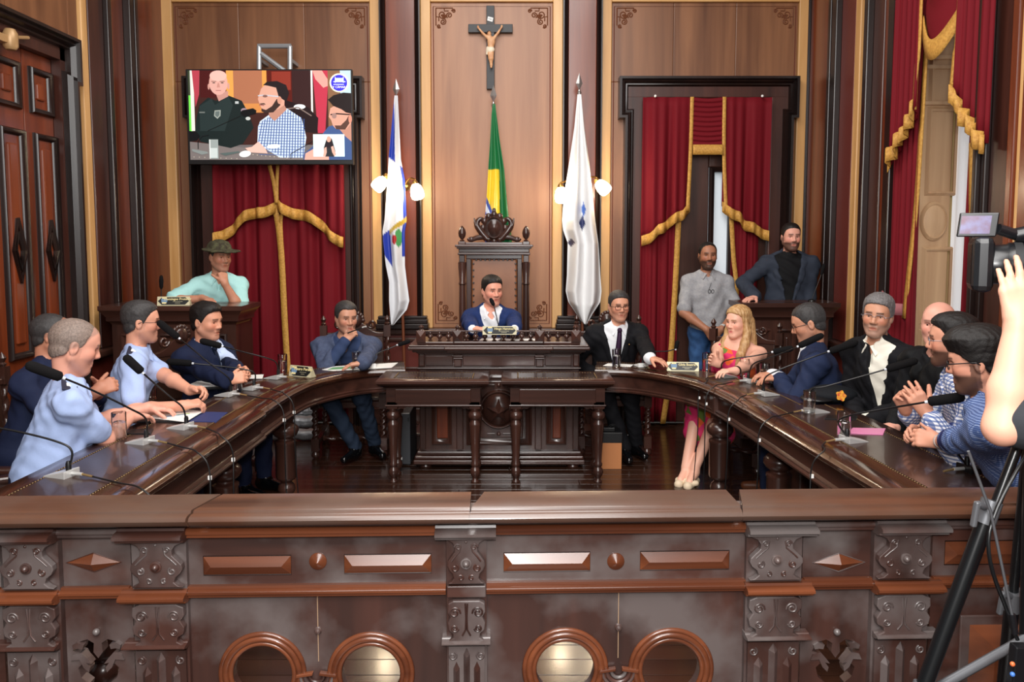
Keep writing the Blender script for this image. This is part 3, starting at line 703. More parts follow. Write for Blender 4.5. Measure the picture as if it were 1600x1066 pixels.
# ---- side walls: (px0, px1, material, protrusion)
def side_wall(name, X, sgn, strips, yfront, door):
    w = sroot(name)
    for px0, px1, m, p in strips:
        Y0, Y1 = sorted((onX(px0, 200, X).y, onX(px1, 200, X).y))
        x0, x1 = sorted((X-sgn*p, X+sgn*0.08)); k = ('gold_frame' if m in (GLD,) else 'moulding' if m is BLK else 'panel')
        MB().box(x0, x1, Y0, min(Y1, YW), 0.9 if p < 0.05 else 0.0, ZC).build(k, m, w, bevel=0.008)
    return w
wl = side_wall('wall_left', XL, -1, [(113, 128, PAN, 0.0), (128, 137, GLD, 0.03), (137, 160, JMB, 0.04), (160, 166, BLK, 0.08), (166, 169, JMB, 0.03), (169, 176, GLD, 0.03), (176, 195, RZ, 0.02),
     (195, 201, BLK, 0.08), (201, 205, JMB, 0.05), (205, 208, BLK, 0.07), (208, 212, JMB, 0.06), (212, 253, RZ, 0.04), (253, 257, BLK, 0.08), (257, 266, JMB, 0.05)], 0, None)
MB().box(XL-0.25, XL-0.08, -1.6, YW+0.1, 0, ZC).build('core', BLK, wl)
wr = side_wall('wall_right', XR, 1, [(1254, 1262, JMB, 0.05), (1262, 1268, BLK, 0.08), (1268, 1301, RZ, 0.04), (1301, 1305, BLK, 0.07), (1305, 1309, JMB, 0.05), (1309, 1316, BLK, 0.08), (1316, 1337, WINE, 0.03), (1337, 1345, GLD, 0.03),
     (1345, 1360, PAN, 0.0), (1360, 1366, BLK, 0.08), (1366, 1382, JMB, 0.03), (1382, 1392, RZ, 0.02), (1392, 1402, BLK, 0.05)], 0, None)
YF, YN = onX(1400, 200, XR).y, onX(1547, 200, XR).y       # window opening far and near edge
for a, b, m, p in ((1545, 1551, BLK, 0.09), (1551, 1557, BLK, 0.06), (1557, 1588, JMB, 0.03), (1588, 1598, RZ, 0.05), (1598, 1606, GLD, 0.03), (1606, 1640, RZ, 0.04)):
    Y1, Y0 = onX(a, 200, XR).y, onX(b, 200, XR).y
    MB().box(XR-p, XR+0.08, Y0, Y1, 0, ZC).build('panel', m, wr, bevel=0.008)
MB().box(XR, XR+0.5, -1.6, onX(1640, 200, XR).y, 0, ZC).build('panel', RZ, wr)
MB().box(XR+0.05, XR+0.6, -1.6, YN, 0, ZC).build('core', BLK, wr)
MB().box(XR+0.08, XR+0.6, YF+0.03, YW+0.2, 0, ZC).build('core', BLK, wr)
for n_, X, s in (('baseboard_left', XL, -1), ('baseboard_right', XR, 1)):
    struct(MB().box(min(X-s*0.09, X), max(X-s*0.09, X), 5.9, YW-0.07, 0, 0.17).build(n_, DY, None, bevel=0.01))
for z0, z1, d in ((0.84, 0.9, 0.1), (0.5, 0.53, 0.07)):
    MB().box(XL-0.05, XL+d, 5.92, YW-0.1, z0, z1).build('dado_moulding', DY, wl, bevel=0.012)
    MB().box(XR-d, XR+0.05, YF+0.05, YW-0.1, z0, z1).build('dado_moulding', DY, wr, bevel=0.012)
MB().box(XL-0.05, XL+0.02, 5.9, YW, 0, 0.88).build('dado', WINE, wl); MB().box(XR-0.02, XR+0.05, YF, YW, 0, 0.88).build('dado', WINE, wr)

# ---- panelled double door in the left wall
d3 = sroot('door_3'); XD = XL-0.06
def lp(px, py, X=XD): p = onX(px, py, X); return p.y, p.z
yj = lp(86, 300)[0]; zl = lp(86, 97)[1]
MB().box(XD-0.03, XD-0.01, 2.6, yj, 0, zl).build('door_core', BLK, d3)
leafs = [(2.6, lp(-60, 300)[0]), (lp(-58, 300)[0], lp(40, 300)[0]), (lp(42, 300)[0], yj)]
for a, b in leafs: MB().box(XD-0.012, XD+0.012, a, b, 0, zl).build('door_leaf', RZ, d3, bevel=0.006)
def dpanel(pxa, pxb, ztop, zbot, diamond=False):
    ya, yb = lp(pxa, 300)[0], lp(pxb, 300)[0]
    fr = MB().sweep([(0, 0), (0, 0.02), (0.01, 0.035), (0.025, 0.03), (0.04, 0.015), (0.045, 0)][::-1], [(XD+0.01, ya, zbot), (XD+0.01, yb, zbot), (XD+0.01, yb, ztop), (XD+0.01, ya, ztop)], (1, 0, 0), True).build('panel_moulding', BLK, d3, smooth=40)
    MB().box(XD, XD+0.03, ya+0.085, yb-0.085, zbot+0.1, ztop-0.1).build('raised_panel', RZ, fr, bevel=0.012)
    if diamond:
        ym = (ya+yb)/2; zz = lp((pxa+pxb)/2, 392)[1]
        for k, sc in ((0, 1), (1, 0.6)):
            MB().sweep([(0, 0), (0, 0.02), (0.02, 0.012), (0.02, 0)], [(XD+0.03, ym-0.07*sc, zz), (XD+0.03, ym, zz-0.22*sc), (XD+0.03, ym+0.07*sc, zz), (XD+0.03, ym, zz+0.22*sc)], (1, 0, 0), True).build('diamond', BLK, fr)
zu0, zu1, zl1 = lp(66, 182)[1], lp(66, 112)[1], lp(70, 212)[1]
for a, b in ((49, 83), (-6, 33), (-120, -70)):
    dpanel(a, b, zu1, zu0); dpanel(a+3, b+4, zl1, 0.95, True); dpanel(a+3, b+4, 0.82, 0.2)
zo = lp(112, 66, XL)[1]; yo = lp(112, 200, XL)[0]
MB().box(XL-0.05, XL+0.02, 2.4, yo-0.03, zl, zo-0.02).build('lintel', JMB, d3)
MB().box(XL-0.05, XL+0.02, yj, yo-0.05, 0, zo-0.02).build('jamb', JMB, d3)
ze3 = lp(112, 136, XL)[1]; pr3 = [(0, 0), (0, 0.10), (0.022, 0.10), (0.03, 0.075), (0.05, 0.085), (0.065, 0.05), (0.08, 0.055), (0.09, 0)]
MB().sweep([(-u, v) for u, v in pr3][::-1], [(XL, yo-0.05, 0), (XL, yo-0.05, ze3), (XL, yo, ze3), (XL, yo, zo), (XL, 2.3, zo)][::-1], (1, 0, 0)).build('architrave', BLK, d3, smooth=40)
pw_ = (onX(113, 200, XL).y-2.3)/5
for k in range(5): MB().box(XL-0.08, XL, 2.3+k*pw_, 2.3+(k+1)*pw_-0.004, zo, ZC).build('panel', PAN, wl)
q = onX(40, 62, XL+0.06)
dc = root('door_closer', 'tan metal door closer with a thin arm above the panelled double door', 'door closer', (XL, q.y, q.z))
TAN = mat('tan_metal', (176, 140, 96), 0.4, 0.2)
a0, a1 = onX(2, 58, XL+0.05), onX(44, 59, XL+0.05)
MB().tube([a0, a1], 0.012, 8).build('arm', TAN, dc, world=True, smooth=40)
p0, p1 = onX(13, 55, XL+0.06), onX(17, 78, XL+0.06)
MB().lathe([(0.03, 0), (0.045, 0.02), (0.045, 0.1), (0.03, 0.13)], (p1.x, p1.y, p1.z), 12).build('cylinder', TAN, dc, world=True, smooth=40)
MB().obox(onX(3, 60, XL+0.04), (0.03, 0, 0), (0, 0.12, 0), (0, 0, 0.025)).build('arm_bracket', TAN, dc, world=True, bevel=0.005)

# ---- window recess in the right wall
w1 = sroot('window_1'); XG = 3.19
SHUT = wood('pale_shutter_wood', (168, 130, 94), (212, 176, 136), 'z', 0.5, grain=10)
MB().box(XR+0.02, XG+0.1, YF, YF+0.03, 0, ZC).build('reveal_board', SHUT, w1)
sh = MB().box(XR+0.05, XG-0.03, YF-0.03, YF+0.01, 0.1, ZC-0.3).build('shutter', SHUT, w1, bevel=0.008)
def rz_(py): return onY(1460, py, YF).z
xa, xb = onY(1447, 300, YF).x, onY(1484, 300, YF).x
for z0, z1 in ((rz_(300), rz_(175)), (rz_(158), rz_(60)), (rz_(500), rz_(392)), (0.3, rz_(520))):
    MB().sweep([(0, 0), (0, 0.012), (0.012, 0.02), (0.022, 0.008), (0.03, 0)][::-1], [(xa, YF-0.03, z0), (xb, YF-0.03, z0), (xb, YF-0.03, z1), (xa, YF-0.03, z1)][::-1], (0, -1, 0), True).build('shutter_moulding', SHUT, sh, smooth=40)
c_ = onY(1458, 346, YF-0.03)
MB().lathe([(0.105, 0), (0.105, 0.012), (0.092, 0.03), (0.085, 0.022), (0.05, 0.034), (0.0, 0.04)], (0, 0, 0), 28, Matrix.Rotation(PI/2, 3, 'X')).xf(Matrix.Translation(c_) @ Matrix.Diagonal((0.95, 1, 1.35, 1))).build('round_boss', SHUT, sh, smooth=40)
for zz in (rz_(95), rz_(110), rz_(166)): MB().box(XR+0.07, XG-0.05, YF-0.06, YF, zz, zz+0.03).build('shutter_rail', SHUT, sh, bevel=0.01)
SHEER = mat('sheer_white', (232, 234, 236), 0.8, emit=0.35)
MB().grid(lambda u, v: (XG-0.01+0.015*math.sin(u*55), YF-0.02-u*1.05, 0.1+v*(ZC-0.6)), 60, 2).build('sheer_curtain', SHEER, w1, smooth=180)
MB().box(XG+0.05, XG+0.06, YN, YF, 0, ZC).build('garden_pane', mat('garden_green', (120, 150, 60), 0.7, emit=0.3), w1)

# ---- red curtains
def drape(parent, P, edge, top, bot, n=60, amp=0.02, folds=7, nrm=(0, -1, 0), name='drape', seed=0, m=None, rows=14):
    """P(u): point at the head of the cloth at z=0; bot(u): hem height"""
    rnd = random.Random(seed); ph = rnd.random()*6; nrm = Vector(nrm)
    def fn(u, v):
        z = top+(bot(u)-top)*v; a = amp*(0.35+0.65*v)
        return Vector(P(u))+Vector((0, 0, z))+nrm*(a*math.sin(u*folds*2*PI+ph+0.8*math.sin(3*u*PI+v))+a*0.4*math.sin(u*folds*4.3*PI+2*ph))
    o = MB().grid(fn, n, rows).build(name, m or RED, parent, smooth=180, solid=0.006)
    return o, fn
def fringe(parent, fn, h=0.075, n=60, off=0.026, nrm=(0, -1, 0), v=1.0, name='fringe'):
    nrm = Vector(nrm)
    return MB().grid(lambda u, t: fn(u, v)+nrm*off+Vector((0, 0, h*0.45-h*t)), n, 3).build(name, GFR, parent, smooth=180, solid=0.008)
def strip(parent, pts, w, name='trim', nrm=(0, -1, 0), side=(1, 0, 0)):
    P = bez(pts, 20); s = Vector(side)*w/2
    return MB().grid(lambda u, t: P[min(len(P)-1, int(round(u*(len(P)-1))))]+s*(2*t-1), len(P), 3).build(name, GFR, parent, smooth=180, solid=0.01)
YC = 7.25
def cx_(px, Y=YC): return onY(px, 300, Y).x
def cz_(py, Y=YC): return onY(800, py, Y).z
def step(pts, k):
    """stepped hem: piecewise from px points, with small saw steps"""
    def f(u):
        x = u*(len(pts)-1); i = min(int(x), len(pts)-2); t = x-i; z = pts[i]+(pts[i+1]-pts[i])*t
        return z
    return f
# left doorway
cu = root('curtain', 'red velvet curtains with gold fringe closed across the doorway under the television', 'curtain', (cx_(434), YC, 0))
L = dict(world=False)
def sub_root_fix(c):                                   # meshes above were made in world space: shift them under the root
    for o in [x for x in COL.objects if x.parent == c]:
        if o.type == 'MESH': o.data.transform(Matrix.Translation(-c.location))
top = cz_(150)
for a, b, ha, hb, sd in ((335, 434, 372, 318, 1), (434, 537, 318, 376, 2)):
    o, fn = drape(cu, lambda u, a=a, b=b: (cx_(a)+(cx_(b)-cx_(a))*u, YC, 0), None, top, lambda u, ha=ha, hb=hb: cz_(ha+(hb-ha)*u**(1.15 if hb > ha else 0.85)+5*math.sin(u*9)), 60, 0.04, 2.6, seed=sd, name='valance')
    fringe(cu, fn, 0.1)
for a, b, sd in ((337, 438, 3), (438, 536, 4)):
    drape(cu, lambda u, a=a, b=b: (cx_(a)+(cx_(b)-cx_(a))*u, YC+0.05, 0), None, top, lambda u: 0.04, 60, 0.04, 2.8, seed=sd)
strip(cu, [(cx_(424), YC-0.035, cz_(259)), (cx_(430), YC-0.035, cz_(285)), (cx_(434), YC-0.035, cz_(318))], 0.035)
strip(cu, [(cx_(437), YC-0.034, cz_(259)), (cx_(435), YC-0.034, cz_(285)), (cx_(434), YC-0.034, cz_(318))], 0.03)
strip(cu, [(cx_(428), YC+0.0, cz_(326)), (cx_(433), YC+0.0, cz_(345)), (cx_(437), YC+0.01, cz_(400)), (cx_(441), YC, cz_(520)), (cx_(447), YC, 0.06)], 0.055)
strip(cu, [(cx_(443), YC+0.0, cz_(326)), (cx_(438), YC+0.0, cz_(345)), (cx_(438), YC+0.01, cz_(380))], 0.03)
sub_root_fix(cu)
# right doorway
cu = root('curtain', 'parted red velvet curtains with gold fringe and a ruched pelmet over the glazed door', 'curtain', (cx_(1103), YC, 0))
top = cz_(152)
for a, b, hs, sd in ((1003, 1079, (376, 372, 358, 354, 340, 336, 322), 5), (1129, 1203, (322, 334, 338, 352, 356, 364, 368), 6)):
    o, fn = drape(cu, lambda u, a=a, b=b: (cx_(a)+(cx_(b)-cx_(a))*u, YC, 0), None, top, (lambda hs: lambda u: cz_(step(hs, 0)(u)))(hs), 70, 0.036, 2.2, seed=sd, name='valance')
    fringe(cu, fn, 0.095, 70)
drape(cu, lambda u: (cx_(1003)+(cx_(1062-6*0)-cx_(1003))*u, YC+0.05, 0), None, cz_(330), lambda u: 0.04, 50, 0.03, 3, seed=7)
drape(cu, lambda u: (cx_(1146)+(cx_(1190)-cx_(1146))*u, YC+0.05, 0), None, cz_(330), lambda u: 0.04, 40, 0.03, 2.5, seed=8)
strip(cu, [(cx_(1078), YC-0.02, cz_(152)), (cx_(1077), YC-0.02, cz_(240)), (cx_(1074), YC-0.02, cz_(330))], 0.032)
strip(cu, [(cx_(1128), YC-0.02, cz_(152)), (cx_(1129), YC-0.02, cz_(240)), (cx_(1134), YC-0.02, cz_(330))], 0.032)
strip(cu, [(cx_(1061), YC, cz_(335)), (cx_(1058), YC, cz_(430)), (cx_(1054), YC, cz_(520)), (cx_(1049), YC, cz_(600)), (cx_(1041), YC, cz_(662))], 0.05)
strip(cu, [(cx_(1143), YC, cz_(335)), (cx_(1148), YC, cz_(400)), (cx_(1155), YC, cz_(470)), (cx_(1158), YC, 0.08)], 0.04)
MB().grid(lambda u, v: (cx_(1079)+(cx_(1128)-cx_(1079))*u, YC-0.005-0.016*abs(math.sin(v*10*PI)), cz_(152)+(cz_(228)-cz_(152))*v-0.012*math.sin(u*PI)), 16, 90).build('ruched_pelmet', RED, cu, smooth=180, solid=0.005)
fringe(cu, lambda u, v: Vector((cx_(1080)+(cx_(1127)-cx_(1080))*u, YC-0.02, cz_(234))), 0.09, 14)
for px in (1021, 1186): MB().sphere((cx_(px), YC-0.03, cz_(151)), 0.012).build('hook', WHT, cu)
sub_root_fix(cu)
# window curtains on the right wall
cu = root('curtain', 'tall red velvet window curtains with stepped gold fringe and swag beside the pale shutter', 'curtain', (XR-0.05, onX(1480, 300, XR-0.06).y, 0))
XCu = XR-0.07; N = (-1, 0, 0)
def sy(px, X=XCu): return onX(px, 200, X).y
def sz(px, py, X=XCu): return onX(px, py, X).z
def wdr(pa, pb, hs, sd, X, topz=4.9, folds=5, name='valance', amp=0.022):
    ya, yb = sy(pa, X), sy(pb, X); k = len(hs)-1
    zs = [sz(pa+(pb-pa)*i/k, h, X) for i, h in enumerate(hs)]
    return drape(cu, lambda u: (X, ya+(yb-ya)*u, 0), None, topz, step(zs, 0), 70, amp, folds, nrm=N, seed=sd, name=name, rows=20)
o, fn = wdr(1392, 1434, (258, 240, 236, 216, 212, 192, 186, 166), 11, XCu); fringe(cu, fn, 0.1, 70, nrm=N)
o, fn = wdr(1487, 1549, (142, 146, 176, 182, 190, 214, 220, 224), 12, XCu-0.01); fringe(cu, fn, 0.11, 70, nrm=N)
wdr(1399, 1441, (640, 640), 13, XCu+0.06, 4.0, 5, 'drape'); wdr(1521, 1549, (640, 640), 14, XCu+0.07, 4.0, 4, 'drape')
strip(cu, [(XCu-0.015, sy(1434), 4.8), (XCu-0.015, sy(1434.5), sz(1434, 40)), (XCu-0.015, sy(1432), sz(1432, 110)), (XCu-0.015, sy(1431), sz(1431, 172))], 0.04, nrm=N, side=(0, 1, 0))
strip(cu, [(XCu+0.045, sy(1444, XCu+.045), 3.6), (XCu+0.045, sy(1441, XCu+.045), sz(1441, 120, XCu+.045)), (XCu+0.045, sy(1437, XCu+.045), sz(1437, 300, XCu+.045)), (XCu+0.045, sy(1431, XCu+.045), sz(1431, 400, XCu+.045)), (XCu+0.045, sy(1424, XCu+.045), sz(1424, 500, XCu+.045))], 0.05, nrm=N, side=(0, 1, 0))
strip(cu, [(XCu+0.05, sy(1519, XCu+.05), sz(1519, 220)), (XCu+0.05, sy(1524, XCu+.05), sz(1524, 330, XCu+.05)), (XCu+0.05, sy(1533, XCu+.05), sz(1533, 395, XCu+.05))], 0.04, nrm=N, side=(0, 1, 0))
strip(cu, [(XCu-0.015, sy(1496), 4.8), (XCu-0.015, sy(1494), sz(1494, 20)), (XCu-0.015, sy(1490), sz(1490, 90)), (XCu-0.015, sy(1487), sz(1487, 145))], 0.03, nrm=N, side=(0, 1, 0))
ya, yb = sy(1435), sy(1494)
def swag(u, v): return Vector((XCu+0.03-0.05*math.sin(u*PI)-0.012*abs(math.sin(v*7*PI)), ya+(yb-ya)*u, 4.7+(sz(1435+59*u, 40-18*u+22*math.sin(u*PI))-4.7)*v-0.1*math.sin(u*PI)*v))
MB().grid(swag, 24, 60).build('swag', RED, cu, smooth=180, solid=0.006); fringe(cu, swag, 0.13, 24, nrm=N)
tb = bez([(XCu-0.05, sy(1388, XCu-.05), sz(1388, 464, XCu-.05)), (XCu-0.08, sy(1394, XCu-.08), sz(1394, 475, XCu-.08)), (XCu-0.09, sy(1405, XCu-.09), sz(1405, 484, XCu-.09)), (XCu-0.03, sy(1421, XCu-.03), sz(1421, 486, XCu-.03))], 16)
MB().grid(lambda u, v: tb[int(round(u*(len(tb)-1)))]+Vector((0, 0, 0.04-0.08*v)), len(tb), 3).build('tieback', mat('dusty_pink', (158, 92, 96), 0.8), cu, smooth=180, solid=0.01)
sub_root_fix(cu)
# ================================================================== the carved balustrade in front
RA = math.radians(1.6); RY = 2.36
rail = root('balustrade', 'carved dark wooden balustrade with pierced double-circle panels and a broad moulded cap', 'balustrade', (0, RY, 0), rz=RA)
_n = Vector((-math.sin(RA), math.cos(RA), 0)); _t = Vector((math.cos(RA), math.sin(RA), 0))
def RL(px, py, ly=0.0):
    r = ray(px, py); o = Vector((0, 0, CH)); t = ((Vector((0, RY, 0))-o).dot(_n)+ly)/r.dot(_n); p = o+r*t-Vector((0, RY, 0))
    return Vector((p.dot(_t), ly, p.z))
def rx(px, py=880, ly=0): return RL(px, py, ly).x
def rzz(py, ly=0): return RL(806, py, ly).z
ZCAP = 0.955
for a, b in ((-260, 297), (301, 734), (736, 1157), (1160, 1900)):
    xa, xb = rx(a, 800, -0.08), rx(b, 800, -0.08)
    prof = [(0.07, ZCAP), (0.07, 0.92), (-0.07, 0.908), (-0.09, 0.910), (-0.1, 0.918), (-0.104, 0.929), (-0.1, 0.939), (-0.09, 0.945), (-0.078, 0.9465), (-0.076, 0.9525), (-0.071, ZCAP)]
    o = MB().sweep([(y, z) for y, z in prof], [(xb, 0, 0), (xa, 0, 0)], (0, 0, 1)).xf(Matrix.Diagonal((1, -1, 1, 1))).build('cap_rail', CAPX, rail, smooth=40)
    me = o.data; me.flip_normals()
    if True:                                            # slanted joints, as the mitred boards have shrunk
        for v in me.vertices:
            if v.co.x > xb-0.01: v.co.x -= 0.00 if b == 734 else 0.0
            k = 0.22 if a in (301, -260) else -0.2
            v.co.x += (v.co.y+0.08)*(0.25 if (v.co.x > (xa+xb)/2) == (a in (-260,)) else 0.0)
def rbar(pa, pb, z0, z1, d, m=None, name='moulding', parent=None, k=3):
    """horizontal moulding between two pixels, stepped section"""
    xa, xb = rx(pa), rx(pb); h = z1-z0
    prof = [(0, z0), (d*0.55, z0), (d*0.75, z0+h*0.12), (d*0.75, z0+h*0.3), (d, z0+h*0.42), (d*1.0, z0+h*0.62), (d*0.8, z0+h*0.78), (d*0.55, z0+h*0.82), (d*0.5, z1), (0, z1)]
    return MB().add([(x, -y, z) for x in (xa, xb) for y, z in prof], [(j, (j+1) % 10, 10+(j+1) % 10, 10+j) for j in range(10)]+[tuple(range(10))[::-1], tuple(range(10, 20))]).build(name, m or RXW, parent or rail, smooth=40)
zA1, zA0 = rzz(822, -0.05), rzz(839, -0.03)
zB1, zB0 = rzz(914, -0.03), rzz(932, -0.03)
zM1, zM0 = rzz(1001, -0.05), rzz(1010, -0.05)
ZB = 0.12
piers = [(-250, -195), (-110, -25), (0, 88), (203, 289), (697, 760), (1168, 1255), (1368, 1456), (1650, 1740)]
bays_main = [(289, 697), (760, 1168)]
bays_side = [(88, 203), (1255, 1368)]
# base plinth and the sill
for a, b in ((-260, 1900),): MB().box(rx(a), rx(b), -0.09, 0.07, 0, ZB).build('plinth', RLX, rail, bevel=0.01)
# boards
def board(pa, pb, z0, z1, m, name='board', y=0.0, d=0.035, holes=(), parent=None):
    xa, xb = rx(pa), rx(pb)
    o = MB().poly([(xa, z0), (xb, z0), (xb, z1), (xa, z1)], holes, d)
    o.xf(Matrix.Translation((0, y, 0))); return o.build(name, m, parent or rail)
def circ(cx, cz, r, n=40, a0=0): return [(cx+r*math.cos(a0-2*PI*i/n), cz+r*math.sin(a0-2*PI*i/n)) for i in range(n)]
zF0, zF1 = zB0, 0.93
def pyramid(parent, xa, xb, z0, z1, h=0.016, notch=0):
    zm = (z0+z1)/2; d = (z1-z0)/2; y = -0.001
    MB().add([(xa, y, z0), (xb, y, z0), (xb, y, z1), (xa, y, z1), (xa+d*0.9, -h, zm), (xb-d*0.9, -h, zm)], [(0, 1, 5, 4), (1, 2, 5), (2, 3, 4, 5), (3, 0, 4), (0, 3, 2, 1)]).build('raised_bar', RXW, parent)
    MB().tube([(xa, y, z0), (xb, y, z0), (xb, y, z1), (xa, y, z1)], 0.002, 4, True).build('bar_bead', BLK, parent)
def bay(pa, pb, bars, boss, circles, button):
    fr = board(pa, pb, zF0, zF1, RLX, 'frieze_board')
    for x0, x1 in bars: pyramid(fr, rx(x0), rx(x1), rzz(893), rzz(864))
    c = RL(boss, 877)
    MB().lathe([(0.027, 0), (0.027, 0.003), (0.025, 0.005), (0.0, 0.019)], (0, 0, 0), 24, Matrix.Rotation(PI/2, 3, 'X')).xf(Matrix.Translation((c.x, 0, c.z))).build('cone_boss', RXW, fr, smooth=30)
    holes = []; rings = []
    for px, py in circles:
        q = RL(px, py); holes.append(circ(q.x, q.z, 0.092)); rings.append(q)
    lo = board(pa, pb, ZB, zF0, RLZ, 'pierced_board', holes=holes)
    for i, q in enumerate(rings):
        s = 1 if i == 0 else -1
        for r, t in ((0.128, 0.008), (0.113, 0.011), (0.098, 0.008)):
            MB().tube([(q.x+r*math.cos(a), -0.004, q.z+r*math.sin(a)) for a in np.linspace(0, 2*PI, 49)[:-1]], t, 8, True).build('ring_moulding', RXW, lo, smooth=60)
    xm = (rings[0].x+rings[1].x)/2; zm = rings[0].z
    for r, t in ((0.05, 0.006), (0.036, 0.008), (0.022, 0.006)):
        MB().tube([(xm+r*math.cos(a), -0.008, zm-0.005+r*math.sin(a)) for a in np.linspace(PI, 2*PI, 20)], t, 8).build('cusp_moulding', RLX, lo, smooth=60)
    for s in (-1, 1): MB().obox((xm+s*0.036, -0.012, zm), (0.026, 0, -0.004*s), (0, 0.008, 0), (0.001, 0, 0.005)).build('cusp_band', RXW, lo, bevel=0.002)
    c = RL(*button)
    MB().lathe([(0.012, 0), (0.012, 0.003), (0.009, 0.006), (0.008, 0.011), (0, 0.014)], (0, 0, 0), 16, Matrix.Rotation(PI/2, 3, 'X')).xf(Matrix.Translation((c.x, 0, c.z))).build('button', STEEL if False else RLX, lo, smooth=40)
    MB().box(c.x-0.001, c.x+0.001, -0.0015, 0.0, c.z-0.1, zF0).build('seam', mat('pale_filler', (170, 140, 110), 0.8), lo)
    rbar(pa, pb, zA0, zA1, 0.034); rbar(pa, pb, zB0, zB1, 0.03)
bay(289, 697, ((318, 455), (538, 674)), 497, ((411, 1052), (580, 1052)), (497, 985))
bay(760, 1168, ((787, 922), (1000, 1139)), 962, ((883, 1045), (1048, 1045)), (966, 980))
# the pierced narrow bays with a diamond
for pa, pb in bays_side:
    xa, xb = rx(pa), rx(pb); xm = (xa+xb)/2
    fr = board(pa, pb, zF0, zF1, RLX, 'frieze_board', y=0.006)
    c = RL((pa+pb)/2, 880); zc = c.z; hw, hh = 0.083, 0.029; y = 0.005
    MB().add([(xm-hw, y, zc), (xm, y, zc-hh), (xm+hw, y, zc), (xm, y, zc+hh), (xm, y-0.02, zc)], [(0, 1, 4), (1, 2, 4), (2, 3, 4), (3, 0, 4), (0, 3, 2, 1)]).build('diamond', RXW, fr)
    MB().tube([(xm-hw, y, zc), (xm, y, zc-hh), (xm+hw, y, zc), (xm, y, zc+hh)], 0.0025, 4, True).build('diamond_bead', RLX, fr)
    zt = RL((pa+pb)/2, 1000).z; w = 0.078
    H = [(0.02, 0), (0.35, 0.02), (0.75, -0.12), (1.0, -0.5), (0.8, -0.62), (1.0, -0.8), (0.55, -0.95), (0.5, -1.25), (0.75, -1.5), (0.75, -3.0), (0.6, -3.6), (0, -3.9)]
    half = [(0.15, -0.18), (0.4, -0.02), (0.75, -0.12), (0.98, -0.5), (0.62, -0.62), (0.5, -0.9), (0.8, -1.2), (0.7, -1.6), (0.4, -1.85), (0.5, -2.3), (0.3, -3.4)]
    out = [(xm+w*a, zt+w*b) for a, b in half]+[(xm-w*a, zt+w*b) for a, b in half[::-1]]
    out[len(half):len(half)] = []; keel = [(xm-w*0.18, zt-w*0.55), (xm, zt-w*0.8), (xm+w*0.18, zt-w*0.55)]
    hole = out+keel
    board(pa, pb, ZB, zF0, RLZ, 'pierced_board', y=0.006, holes=[hole])
    for s in (-1, 1):
        lf = [(0.62, -0.55), (0.95, -0.62), (1.05, -0.85), (0.7, -0.82), (0.55, -1.15), (0.35, -1.35), (0.3, -1.15), (0.45, -0.95), (0.25, -1.0), (0.4, -0.8)]
        MB().poly([(xm+s*w*a, zt+w*b) for a, b in lf], (), 0.03).xf(Matrix.Translation((0, 0.0, 0))).build('carved_leaf', RLZ, rail)
        lf = [(0.5, -0.2), (0.75, -0.1), (0.95, -0.22), (0.9, -0.38), (0.72, -0.35), (0.55, -0.38)]
        MB().poly([(xm+s*w*a, zt+w*b) for a, b in lf], (), 0.03).xf(Matrix.Translation((0, -0.002, 0))).build('carved_leaf', RLZ, rail)
    MB().sphere((xm, 0.0, RL((pa+pb)/2, 988).z), 0.011, 12, 8).build('button', RLX, rail, smooth=180)
    rbar(pa, pb, zA0+0.002, zA1, 0.026, RLX); rbar(pa, pb, zB0, zB1, 0.026)
for pa, pb in ((-195, -110), (-25, 0)):
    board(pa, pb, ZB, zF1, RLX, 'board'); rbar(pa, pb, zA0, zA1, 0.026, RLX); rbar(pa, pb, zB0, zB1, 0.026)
# right end: wide bay with a raised bar and a square raised panel
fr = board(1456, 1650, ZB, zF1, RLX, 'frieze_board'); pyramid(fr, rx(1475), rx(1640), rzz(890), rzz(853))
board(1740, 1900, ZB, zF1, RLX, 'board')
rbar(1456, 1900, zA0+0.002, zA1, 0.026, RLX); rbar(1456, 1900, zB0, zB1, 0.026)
xa, xb, zt = rx(1503), rx(1640), rzz(970)
sq = MB().box(xa, xb, -0.008, 0, 0.25, zt).build('square_panel', RLX, rail, bevel=0.004)
a, b, c, d = xa+0.03, xb-0.03, 0.28, zt-0.03
MB().add([(a, -0.008, c), (b, -0.008, c), (b, -0.008, d), (a, -0.008, d), (a+0.06, -0.045, c+0.06), (b-0.06, -0.045, c+0.06), (b-0.06, -0.045, d-0.06), (a+0.06, -0.045, d-0.06)],
         [(0, 1, 5, 4), (1, 2, 6, 5), (2, 3, 7, 6), (3, 0, 4, 7), (4, 5, 6, 7)]).build('raised_field', RXW, sq)
